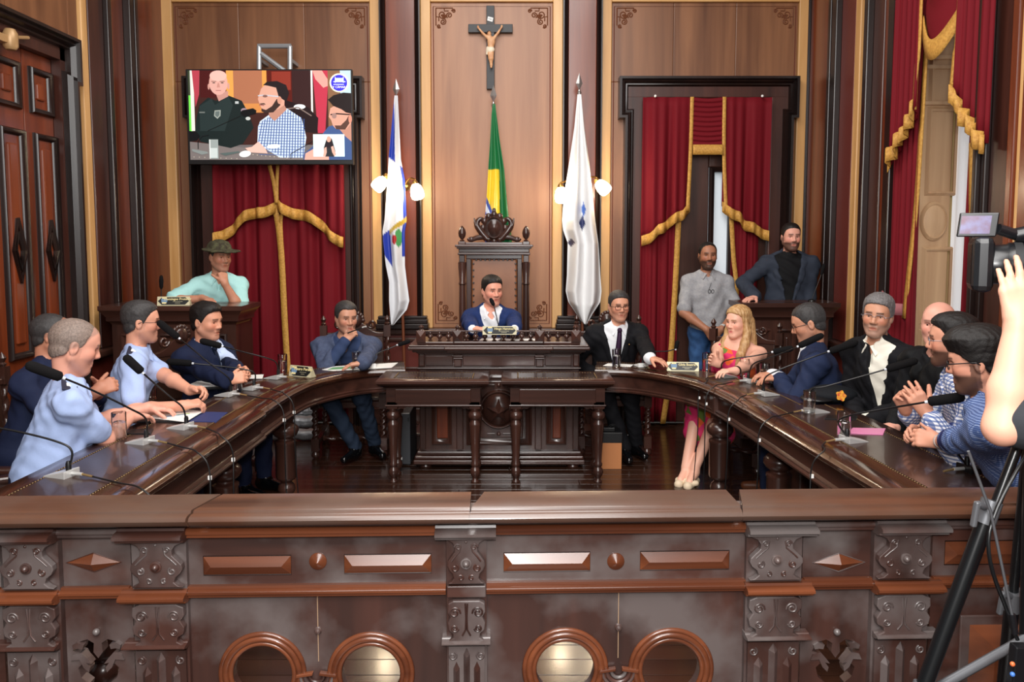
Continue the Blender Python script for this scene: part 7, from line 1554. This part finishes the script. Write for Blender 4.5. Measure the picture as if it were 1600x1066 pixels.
# --- man in navy suit and tie
p = Person('man in navy suit and tie leaning on the table with hands joined', (-2.20, 5.50), 1.15, onY(323, 503, 5.42), PI/2-0.25, 0.08, skin=(214, 152, 124), h=0.0055, hs=1.05)
p.set_arm(-1, v_(onZ(365, 598, 0.85)), pole=(-0.4, -0.6, -0.7)); p.set_arm(1, v_(onZ(372, 584, 0.87)), pole=(-0.2, 0.7, -0.7))
p.bare(-1, dict(d=(0.85, 0.35, 0.2), n=(-0.2, 0.8, -0.4), curl=(0.7, 0.7, 0.4), t=(-0.2, 0.3, 1))); p.bare(1, dict(d=(0.85, -0.35, 0.2), n=(-0.2, -0.8, -0.4), curl=(0.7, 0.8, 0.4), t=(-0.2, -0.3, 1)))
p.make(face=dict(brow=(34, 26, 22), stubble=(160, 116, 100)), fat=1.05, jaw=1.05); p.eyes((0, -0.05)); p.hair(HB, thick=0.010, top=0.012, front=0.012); p.shirt(cloth('pale_blue_shirt', (190, 206, 236)), 0.010, 1.95, vneck=0.0); p.tie(NVT); p.jacket(NAVY, v=(0.3, 0.06))
kn, an = p.seat_legs(); p.trousers(NAVY, kn, an); p.shoes(SHOE, an)
# --- man in camouflage hat
p = Person('man in camouflage hat and aqua polo leaning on the lectern, chin on fist', (-2.54, 6.74), 0.30, onY(344, 402, 6.56), 0.85, 0.08, skin=(186, 130, 104), seat=None, h=0.0062, belly=0.02, wide=0.98, sw=0.165)
p.set_arm(-1, A((onY(316, 470, 6.36).x, 6.36, zl_+0.03)), pole=(-0.6, -0.3, -0.2)); p.set_arm(1, v_(onY(351, 443, 6.38)), pole=(0.35, -0.4, -1))
p.bare(-1, dict(d=(0.85, -0.5, -0.1), curl=(0.3, 0.4, 0.3))); p.bare(1, dict(d=(-0.25, 0.25, 0.9), n=(-0.7, 0.6, 0), t=(-0.5, -0.7, 0.2), curl=(1.3, 1.4, 0.8)))
p.make(face=dict(brow=(80, 62, 50), stubble=(150, 108, 92)), fat=1.04); p.eyes((0, -0.1)); p.hair(HDG, thick=0.006, top=0.0); p.shirt(AQUA, 0.014, 0.82, 0.022, h=0.009)
kn, an = p.stand_legs(); p.trousers(DJEAN, kn, an); p.shoes(SHOE, an)
CAMO = mat('camouflage', (78, 78, 52), 0.9, var=((46, 38, 26), 34)); o = Ops(); H = p.H
o.ell(H.P(0, -0.012, 0.075), (0.095, 0.108, 0.072), H.R, 0.01); o.ell(H.P(0, 0.02, 0.058), (0.145, 0.175, 0.012), H.R, 0.018); p.part('hat', o, CAMO, 0.006, wrinkle(0.003))['label'] = 'camouflage bush hat'
# --- man in slate blazer, pen in hand
p = Person('man in slate-blue blazer and jeans holding a pen to his mouth', (-1.36, 6.42), 0.10, onY(541, 497, 6.22), 0.55, 0.10, skin=(196, 142, 116), h=0.0055, hs=1.04, wide=1.08, sw=0.205)
mo = p.H.P(0.004, 0.125, -0.07)
p.set_arm(-1, mo+A((-0.05, -0.02, -0.085)), pole=(-0.7, -0.2, -0.8)); p.set_arm(1, v_(onZ(612, 578, 0.82)), pole=(0.7, 0.1, -0.5))
p.bare(-1, dict(d=(0.55, 0.1, 0.7), n=(0.3, 0.85, -0.2), t=(-0.3, 0.4, 0.7), curl=(0.9, 1.0, 0.6))); p.arm[1] = (p.arm[1][0], p.arm[1][1])
p.set_arm(1, v_(onZ(560, 580, 0.82)), pole=(0.9, 0.2, -0.4)); p.bare(1, dict(d=(-0.95, -0.15, -0.1), curl=(0.3, 0.3, 0.2)))
p.make(face=dict(brow=(46, 36, 32), stubble=(130, 100, 88)), jaw=1.06); p.eyes((0.25, 0)); p.hair(HDG, thick=0.009, top=0.008, front=0.006, recede=0.012); p.shirt(SHBL, 0.010, 1.95, vneck=0.09); buttons(p, (0.42, 0.55), WHT); p.jacket(SLATE, v=(0.2, 0.1))
kn = {-1: v_(onY(548, 655, 6.0)), 1: v_(onY(598, 655, 6.0))}; an = {-1: v_(onY(556, 700, 6.25)), 1: v_(onY(582, 694, 6.2))}
kn = {-1: p.pel+A((-0.10, -0.42, -0.05)), 1: p.pel+A((0.16, -0.40, -0.05))}; an = {-1: A((-1.28, 6.12, 0.12)), 1: A((-1.14, 6.22, 0.12))}
p.trousers(DJEAN, kn, an); p.shoes(SHOE, an, {-1: (-0.35, -1, 0), 1: (0.5, -0.8, 0)})
a = mo+A((0.0, -0.03, 0.0)); pen = root('pen', 'black pen held to the mouth of the man in the slate blazer', 'pen', tuple(map(float, a)))
MB().tube([tuple(map(float, a+A((-0.03, 0.0, -0.02)))), tuple(map(float, a+A((0.10, -0.03, 0.03))))], 0.005, 8).build('barrel', BLACK, pen, world=True, smooth=40); MB().tube([tuple(map(float, a+A((0.09, -0.0285, 0.027)))), tuple(map(float, a+A((0.125, -0.036, 0.037))))], 0.006, 8).build('cap', SILV, pen, world=True, smooth=40)
# --- presiding man
p = Person('presiding man in navy blazer and white shirt seated in the high-backed chair', (-0.21, 6.72), 0.0, onY(769, 455, 6.60), 0.42, 0.06, skin=(224, 158, 134), seat=0.66, h=0.0055, hs=1.02, wide=1.02, sw=0.178)
p.set_arm(-1, v_(onZ(745, 545, 1.02)), pole=(-0.9, 0.1, -0.4)); p.set_arm(1, v_(onZ(812, 545, 1.02)), pole=(0.9, 0.1, -0.4))
p.bare(-1, dict(d=(0.9, -0.4, 0), curl=(0.3, 0.3, 0.2))); p.bare(1, dict(d=(-0.9, -0.4, 0), curl=(0.3, 0.3, 0.2)))
p.make(face=dict(brow=(40, 28, 24), stubble=(196, 136, 116)), fat=1.03); p.eyes((0.2, 0)); p.hair(HB, thick=0.009, top=0.012, front=0.006); p.shirt(WHC, 0.010, 1.97, vneck=0.07); p.jacket(NAVY2, v=(0.3, 0.085))
p.mb('pocket_pin', MB().sphere(tuple(map(float, p.front(0.1, p.spl*0.72, p.jacket_ops))), (0.012, 0.006, 0.005), 8, 6), WHT)
kn, an = p.seat_legs(0.1, 0.34, 0.3); an = {q: A((kn[q][0], kn[q][1]+0.05, 0.12)) for q in (-1, 1)}; p.trousers(NAVY2, kn, an); p.shoes(SHOE, an)
# --- man in black suit with tie
p = Person('man in black suit with plum tie and glasses, hand on the table', (0.80, 6.50), 0.05, onY(967, 479, 6.35), 0.15, 0.03, skin=(206, 148, 120), h=0.0055, wide=1.04)
p.set_arm(1, v_(onZ(1024, 578, 0.81)), pole=(0.5, 0.3, -0.7)); p.set_arm(-1, p.pel+A((-0.12, -0.22, 0.04)), pole=(-0.8, 0.4, -0.2))
p.bare(1, dict(d=(0.75, -0.6, -0.12), curl=(0.25, 0.3, 0.2))); p.bare(-1, dict(d=(0.5, -0.8, -0.2), curl=(0.5, 0.5, 0.3)))
p.make(face=dict(brow=(36, 30, 28), stubble=(168, 122, 104)), fat=1.05); p.eyes(); p.hair(HDG, thick=0.009, top=0.009, front=0.006); p.shirt(WHC, 0.010, 1.99, flare=0.008, vneck=0.0); p.tie(PLUM); p.jacket(BLKC, v=(0.22, 0.095), sl=1.88); p.glasses(GLS, 0.002)
p.mb('lapel_pin', MB().sphere(tuple(map(float, p.front(0.085, p.spl*0.8, p.jacket_ops))), 0.007, 8, 6), BRASS)
kn = {-1: p.pel+A((-0.1, -0.42, -0.05)), 1: p.pel+A((0.1, -0.42, -0.05))}; an = {-1: A((0.86, 6.1, 0.12)), 1: A((0.97, 6.22, 0.12))}; p.trousers(BLKC, kn, an); p.shoes(SHOE, an, {-1: (0.1, -1, 0), 1: (0.3, -1, 0)})
# --- standing man in grey polo
p = Person('standing man in grey polo and jeans with hands crossed in front', (1.74, 7.02), -0.05, onY(1106, 400, 6.98), -0.05, 0.0, skin=(160, 108, 82), seat=None, h=0.0062, wide=1.0, sw=0.168)
p.set_arm(-1, v_(onY(1104, 515, 6.78)), pole=(-0.9, 0.3, -0.3)); p.set_arm(1, v_(onY(1128, 514, 6.78)), pole=(0.9, 0.3, -0.3))
p.bare(-1, dict(d=(0.6, -0.1, -0.75), n=(0.2, 0.95, 0), curl=(0.4, 0.4, 0.3))); p.bare(1, dict(d=(-0.75, -0.2, -0.6), n=(-0.2, 0.95, 0), curl=(0.5, 0.6, 0.3)))
p.make(face=dict(beard=(52, 38, 32), brow=(28, 20, 18))); p.eyes(); p.hair(HB, thick=0.005, top=0.003); p.shirt(GREY, 0.012, 0.85, 0.016, vneck=0.05); kn, an = p.stand_legs(); p.trousers(JEAN, kn, an); p.shoes(mat('grey_shoe', (96, 98, 102), 0.7), an)
c = p.front(0.01, p.spl*0.82); b = MB()
for q in (-1, 1): b.tube([c+p.x*(q*0.014+0.012*math.cos(a))+p.up*(-0.035+0.016*math.sin(a))+p.sf*0.008 for a in np.linspace(0, 2*PI, 13)[:-1]], 0.0022, 6, True)
b.tube([c+p.sf*0.008-p.up*0.02-p.x*0.02, c+p.sf*0.012+p.up*0.04], 0.002, 6); p.mb('hanging_glasses', b, GLS)
E, W = p.arm[1]; dd = unit(W-E); p.mb('watch', MB().tube([tuple(map(float, W-dd*0.03)), tuple(map(float, W-dd*0.008))], 0.034, 14), SILV, 40)
# --- woman in floral dress
p = Person('woman with long blonde hair in a pink floral dress resting her arms on the table', (1.70, 6.08), -0.75, onY(1153, 504, 5.94), -0.95, 0.03, skin=(234, 178, 154), h=0.0055, hs=0.98, sw=0.172, belly=0.02)
p.set_arm(-1, v_(onZ(1122, 583, 0.85)), pole=(-0.4, 0.4, -0.8)); p.set_arm(1, v_(onZ(1135, 590, 0.82)), pole=(0.8, 0.2, -0.6))
p.bare(-1, dict(d=(-0.75, -0.45, 0.4), n=(0.3, -0.8, 0), t=(0.2, 0.2, 1), curl=(0.5, 0.5, 0.3))); p.bare(1, dict(d=(-0.92, -0.3, 0.05), curl=(0.4, 0.5, 0.3)))
kn = {-1: p.pel+A((-0.34, -0.32, -0.06)), 1: p.pel+A((-0.2, -0.40, -0.06))}; an = {-1: v_(onZ(1072, 728, 0.11)), 1: v_(onZ(1086, 731, 0.11))}
p.legs(p.skin_ops, 0.0, kn, an, r=(0.08, 0.056, 0.052, 0.034))
for q in (-1, 1): a = an[q]; p.skin_ops.cap(a-A((0, 0, 0.04)), a+A((-0.06, -0.10, -0.075)), 0.034, 0.026, k=0.03)
p.make(face=dict(brow=(150, 108, 72), lips=(196, 92, 92)), jaw=0.85, nose=0.85, core=-0.004); p.eyes((-0.1, 0.05), (70, 80, 70))
FLOR = mat('floral_fabric', (206, 36, 96), 0.8, var=((222, 92, 40), 24)); nt = FLOR.node_tree; bs = nt.nodes['Principled BSDF']
tcn = nt.nodes.new('ShaderNodeTexCoord'); vo = nt.nodes.new('ShaderNodeTexVoronoi'); vo.inputs['Scale'].default_value = 19; nt.links.new(tcn.outputs['Object'], vo.inputs['Vector'])
cr_ = nt.nodes.new('ShaderNodeValToRGB'); cr_.color_ramp.interpolation = 'CONSTANT'
for i, (ps, c) in enumerate(((0.0, (206, 36, 96)), (0.45, (226, 96, 40)), (0.62, (206, 36, 96)), (0.74, (96, 120, 44)), (0.86, (214, 50, 104)))):
    e = cr_.color_ramp.elements[i] if i < 2 else cr_.color_ramp.elements.new(ps); e.position = ps; e.color = (*lin(c), 1)
sp_ = nt.nodes.new('ShaderNodeSeparateColor'); nt.links.new(vo.outputs['Color'], sp_.inputs[0]); nt.links.new(sp_.outputs[0], cr_.inputs['Fac']); nt.links.new(cr_.outputs['Color'], bs.inputs['Base Color'])
o = Ops(); L_ = p.spl; o.ell(p.T(0, 0.03, L_*0.62), (0.165, 0.125, 0.16), p.R, 0.04); o.ell(p.T(0, 0.03, L_*0.28), (0.17, 0.14, 0.2), p.R, 0.04); o.ell(p.T(0, 0, 0.02), (0.19, 0.14, 0.14), p.R, 0.04)
for q in (-1, 1):
    hip = p.pel+p.x*q*0.085; o.cap(hip, kn[q], 0.105, 0.088, k=0.06); o.cap(kn[q], kn[q]+A((0, 0, -0.2)), 0.088, 0.11, k=0.05); o.cap(p.T(q*0.075, 0.09, L_*0.72), p.sh[q]+p.up*0.052-p.x*q*0.05, 0.02, 0.014, k=0.015); o.cap(p.T(q*0.08, -0.08, L_*0.72), p.sh[q]+p.up*0.05-p.x*q*0.05, 0.02, 0.014, k=0.015)
    o.ell(p.T(q*0.075, 0.105, L_*0.62), (0.065, 0.06, 0.065), p.R, 0.04)
p.part('dress', o, FLOR, 0.010, wrinkle(0.004))
o = hair_ops(p.H, 0.014, 0.010, line=([-0.12, -0.07, -0.03, 0.0, 0.02, 0.04, 0.06, 0.08, 0.1], [-0.13, -0.13, -0.13, -0.10, 0.0, 0.045, 0.068, 0.08, 0.088])); H = p.H
for q in (-1, 1):
    pts = [H.P(q*0.07, 0.005, 0.01), H.P(q*0.088, 0.0, -0.07), H.P(q*0.092, 0.03, -0.15), H.P(q*0.085, 0.075, -0.24), H.P(q*0.07, 0.10, -0.33)]
    for i in range(4): o.cap(pts[i], pts[i+1], (0.022, 0.028, 0.032, 0.03)[i], (0.028, 0.032, 0.03, 0.014)[i], k=0.02)
for x in (-0.05, 0, 0.05): o.cap(H.P(x, -0.085, 0.0), H.P(x*1.5, -0.10, -0.24), 0.035, 0.03, k=0.03)
p.part('hair', o, HBL, 0.006, lambda P: (0.0022*np.sin(P[:, 0]*230+P[:, 1]*170+3*np.sin(P[:, 2]*9))).astype(f32))
E, W = p.arm[1]; dd = unit(W-E); p.mb('watch', MB().tube([tuple(map(float, W-dd*0.03)), tuple(map(float, W-dd*0.005))], 0.033, 14), BLACK, 40)
for q in (-1, 1): a = an[q]; o = Ops(); o.cap((a[0]+0.01, a[1]+0.015, 0.012), (a[0]-0.08, a[1]-0.13, 0.012), 0.03, 0.032, k=0.02); o.cap((a[0]-0.075, a[1]-0.08, 0.03), (a[0]-0.015, a[1]-0.11, 0.03), 0.02, k=0.02); p.part('sandal', o, mat('cream_sandal', (222, 200, 170), 0.6), 0.007)
# --- standing man in charcoal blazer
p = Person('standing bearded man in charcoal blazer over a black shirt behind the lectern', (2.38, 6.93), -0.05, onY(1236, 371, 6.88), -0.03, 0.02, skin=(216, 156, 136), seat=None, h=0.006, sw=0.19, wide=1.1, stand=0.12)
p.set_arm(-1, A((onY(1180, 465, 6.62).x, 6.62, zr_+0.03)), pole=(-0.8, 0.5, -0.2)); p.set_arm(1, A((2.53, 6.76, 1.02)), pole=(0.3, 0.8, -0.3))
p.bare(-1, dict(d=(-0.8, -0.6, -0.1), curl=(0.15, 0.25, 0.2))); p.bare(1, dict(d=(-0.3, -0.6, -0.6), n=(-0.9, 0, 0.2), curl=(0.4, 0.4, 0.3)))
p.make(face=dict(beard=(66, 44, 36), brow=(44, 30, 26)), jaw=1.05); p.eyes(); p.hair(HB, thick=0.006, top=0.007, front=0.004); p.shirt(BLT, 0.010, 1.9, vneck=0.0); p.jacket(CHAR, v=(0.12, 0.12)); kn, an = p.stand_legs(); p.trousers(CHAR, kn, an); p.shoes(SHOE, an)
stp = root('step', 'low dark wooden step behind the lectern of the charcoal blazer', 'step', (2.42, 6.93, 0)); MB().box(2.12, 2.66, 6.72, 7.2, 0, 0.12).build('tread', DX, stp, world=True, bevel=0.008)
# --- man in blue suit with glasses looking down
p = Person('man in blue suit and glasses looking down, arms on the table', (2.12, 5.10), -PI/2-0.35, onY(1263, 506, 5.14), -PI/2-0.3, 0.32, skin=(198, 140, 112), h=0.0052, hs=1.04, wide=1.1, sw=0.2, belly=0.02)
p.set_arm(-1, v_(onZ(1208, 586, 0.84)), pole=(0.4, 0.7, -0.7)); p.set_arm(1, v_(onZ(1218, 592, 0.83)), pole=(-0.2, -0.6, -0.8))
p.bare(-1, dict(d=(-0.95, 0.1, 0), curl=(0.4, 0.5, 0.3))); p.bare(1, dict(d=(-0.95, 0.2, 0), curl=(0.4, 0.5, 0.3)))
p.make(face=dict(brow=(36, 28, 26), stubble=(150, 110, 94)), fat=1.05, nose=1.1); p.eyes((0, -0.5)); p.hair(HDG, thick=0.008, top=0.008); p.shirt(WHC, 0.010, 1.98, vneck=0.06); p.jacket(cloth('blue_suit', (34, 44, 72)), v=(0.25, 0.09)); p.glasses(GLS, 0.002); kn, an = p.seat_legs(); p.trousers(cloth('blue_suit', (34, 44, 72)), kn, an); p.shoes(mat('tan_shoe', (92, 50, 28), 0.4), an)
# --- grey-haired man in black suit
p = Person('grey-haired man in black suit and open cream shirt looking at the camera', (2.30, 4.62), -1.1, onY(1371, 494, 4.6), -0.62, 0.02, roll=-0.08, skin=(196, 142, 114), h=0.005, hs=1.02)
p.set_arm(-1, v_(onZ(1335, 650, 0.72)), pole=(0.3, 0.8, -0.7)); p.set_arm(1, p.pel+A((-0.30, -0.12, 0.10)), pole=(0.4, -0.6, -0.7))
p.bare(-1, dict(d=(-0.8, 0.1, -0.2), curl=(0.4, 0.4, 0.3))); p.bare(1, dict(d=(-0.8, 0.3, -0.2), curl=(0.4, 0.4, 0.3)))
p.make(face=dict(brow=(46, 40, 38), stubble=(128, 118, 112)), jaw=0.98); p.eyes((-0.05, 0)); p.hair(HG, thick=0.010, top=0.012, front=0.006); p.shirt(cloth('cream_shirt', (232, 228, 214)), 0.011, 1.95, vneck=0.09); p.jacket(BLKC, v=(0.2, 0.08)); p.glasses(GLM, 0.0013, full=False)
p.mb('lapel_pin', MB().sphere(tuple(map(float, p.front(0.075, p.spl*0.72, p.jacket_ops))), (0.007, 0.006, 0.012), 8, 6), BRASS); kn, an = p.seat_legs(); p.trousers(BLKC, kn, an); p.shoes(SHOE, an)
# --- policeman
p = Person('bald policeman in black tactical vest seated behind the man in the checked shirt', (2.44, 4.05), -1.3, onY(1466, 507, 4.15), -0.75, 0.02, skin=(218, 160, 140), h=0.0055, wide=1.1, sw=0.205)
p.set_arm(-1, v_(onZ(1398, 668, 0.75)), pole=(0.3, 0.8, -0.7)); p.set_arm(1, A((2.05, 3.86, 0.74)), pole=(0.4, -0.7, -0.7)); p.bare(-1, dict(d=(-0.9, 0, 0), curl=(0.4, 0.4, 0.3))); p.bare(1, dict(d=(-0.9, 0.3, 0), curl=(0.4, 0.4, 0.3)))
p.make(face=dict(brow=(110, 84, 72)), fat=1.05, jaw=1.08); p.eyes(); p.shirt(cloth('police_shirt', (20, 21, 24)), 0.012, 1.9, vneck=0.03); VST = cloth('tactical_vest', (14, 15, 17), 0.7)
o = Ops(); L_ = p.spl; o.ell(p.T(0, 0.02, L_*0.62), (0.19, 0.15, 0.24), p.R, 0.02)
for q in (-1, 1): o.cap(p.T(q*0.1, 0.1, L_*0.85), p.N+p.x*q*0.1+p.up*0.0-p.sf*0.02, 0.035, 0.035, k=0.02); o.ell(p.sh[q]+p.up*0.03, (0.085, 0.085, 0.05), p.R, 0.02)
p.part('tactical_vest', o, VST, 0.009, wrinkle(0.003)); bd = p.T(-0.075, 0.168, L_*0.72)
p.mb('badge', MB().poly([(0.022*math.sin(a)*(1 if math.cos(a) > -0.2 else 0.8), 0.032*math.cos(a)) for a in np.linspace(0, 2*PI, 17)[:-1]][::-1], (), 0.008, Matrix.Translation(tuple(map(float, bd))) @ Matrix.Rotation(-1.3, 4, 'Z')), mat('badge_metal', (120, 120, 116), 0.4, 0.6), None)
kn, an = p.seat_legs(); p.trousers(VST, kn, an); p.shoes(SHOE, an)
# --- man in checked shirt, speaking
p = Person('bearded man in checked shirt and glasses speaking with raised hands', (2.30, 3.45), -PI/2-0.35, onY(1488, 533, 3.62), -PI/2-0.45, 0.03, skin=(206, 146, 120), h=0.0046, hs=1.0, wide=1.08, sw=0.205)
p.set_arm(-1, v_(onY(1415, 640, 3.72)), pole=(0.3, 0.6, -0.9)); p.set_arm(1, v_(onY(1448, 645, 3.5)), pole=(0.4, -0.7, -0.8))
p.bare(-1, dict(d=(-0.4, -0.15, 0.75), n=(0.2, -0.9, 0.1), t=(0.7, 0, 0.6), curl=(0.9, 0.8, 0.5))); p.bare(1, dict(d=(-0.55, 0.1, 0.8), n=(0.3, 0.9, 0), t=(0.8, 0.1, 0.5), curl=(0.35, 0.4, 0.3), spread=0.16))
p.make(face=dict(beard=(58, 38, 30), brow=(34, 24, 20)), mouth=0.008); p.eyes(); p.hair(HB, thick=0.004, top=0.018, front=0.008); p.shirt(CHK, 0.014, 1.82, h=0.008, vneck=0.07); p.glasses(GLM, 0.0016, w=0.025, hh=0.015); kn, an = p.seat_legs(); p.trousers(DJEAN, kn, an); p.shoes(SHOE, an)
# --- dark-haired man with glasses
p = Person('dark-haired bearded man in blue shirt and black glasses with hands folded on the table', (2.16, 2.90), -PI/2-0.6, onY(1527, 566, 3.06), -PI/2-0.6, 0.16, skin=(216, 154, 128), h=0.0046, hs=1.02, wide=1.1, sw=0.205)
p.set_arm(-1, v_(onZ(1446, 676, 0.84)), pole=(0.8, 0.4, -0.6)); p.set_arm(1, v_(onZ(1450, 694, 0.82)), pole=(-0.3, -0.6, -0.8))
p.bare(-1, dict(d=(-0.85, -0.1, 0.1), n=(0.2, -0.7, -0.5), t=(-0.1, 0.2, 1), curl=(0.7, 0.7, 0.4))); p.bare(1, dict(d=(-0.75, 0.6, 0.05), n=(0.5, 0.6, -0.4), t=(-0.1, 0.2, 1), curl=(0.6, 0.7, 0.4)))
p.make(face=dict(beard=(66, 46, 38), brow=(30, 22, 20))); p.eyes((0, -0.1)); p.hair(HB, thick=0.012, top=0.022, front=0.014, line=([-0.12, -0.07, -0.035, -0.02, 0.012, 0.03, 0.052, 0.078, 0.11], [-0.075, -0.055, -0.03, 0.005, 0.0, 0.02, 0.04, 0.05, 0.055])); p.shirt(MIC, 0.015, 1.35, h=0.008, vneck=0.05); p.glasses(GLS, 0.0024, w=0.025)
for q in (-1, 1):
    E, W = p.arm[q]; o = Ops(); a = E+(W-E)*0.2; b = E+(W-E)*0.45; o.cap(a, b, 0.056, 0.052, k=0.01); p.part('rolled_cuff', o, NVC, 0.009)
E, W = p.arm[1]; dd = unit(W-E); w = p.mb('watch', MB().tube([tuple(map(float, W-dd*0.035)), tuple(map(float, W-dd*0.008))], 0.033, 16), SILV, 40); p.mb('watch_face', MB().lathe([(0.02, 0), (0.021, 0.006), (0.016, 0.009)], (0, 0, 0), 16, Vector(tuple(map(float, unit(A((-0.1, -0.8, 0.6)))))).to_track_quat('Z', 'Y').to_matrix()).xf(Matrix.Translation(tuple(map(float, W-dd*0.02+unit(A((-0.1, -0.8, 0.6)))*0.031)))), BLACK, 40, w)
kn, an = p.seat_legs(); p.trousers(DJEAN, kn, an); p.shoes(SHOE, an)
# --- cameraman at the right edge
YCM = 1.92
p = Person('cameraman in dark grey T-shirt steadying the video camera with a raised arm', (1.72, YCM+0.02), -PI/2-0.1, A((1.62, YCM+0.02, 1.70)), -PI/2, 0.0, skin=(228, 168, 142), seat=None, h=0.0046)
p.sh[-1] = A((1.62, YCM+0.2, 1.44)); p.sh[1] = A((1.46, YCM-0.07, 1.37))
p.arm[1] = (v_(onY(1566, 668, YCM-0.06)), v_(onY(1590, 505, YCM-0.02))); p.set_arm(-1, A((1.50, YCM+0.16, 1.18)), pole=(0.9, 0.3, -0.3))
p.bare(1, dict(d=(-0.05, 0.05, 1), n=(0.1, 0.95, 0), t=(0.95, 0, 0), curl=(0.15, 0.2, 0.15))); p.bare(-1, dict(d=(-0.4, -0.2, -0.5), n=(-0.3, -0.9, 0), t=(-0.5, 0, 0.7), curl=(0.6, 0.6, 0.4)))
p.make(face=dict(brow=(36, 28, 24))); p.eyes(); p.hair(HB, thick=0.008, top=0.008); p.shirt(CTEE, 0.018, 0.82, 0.016, h=0.008, vneck=0.0); kn, an = p.stand_legs(); p.trousers(DJEAN, kn, an); p.shoes(SHOE, an)
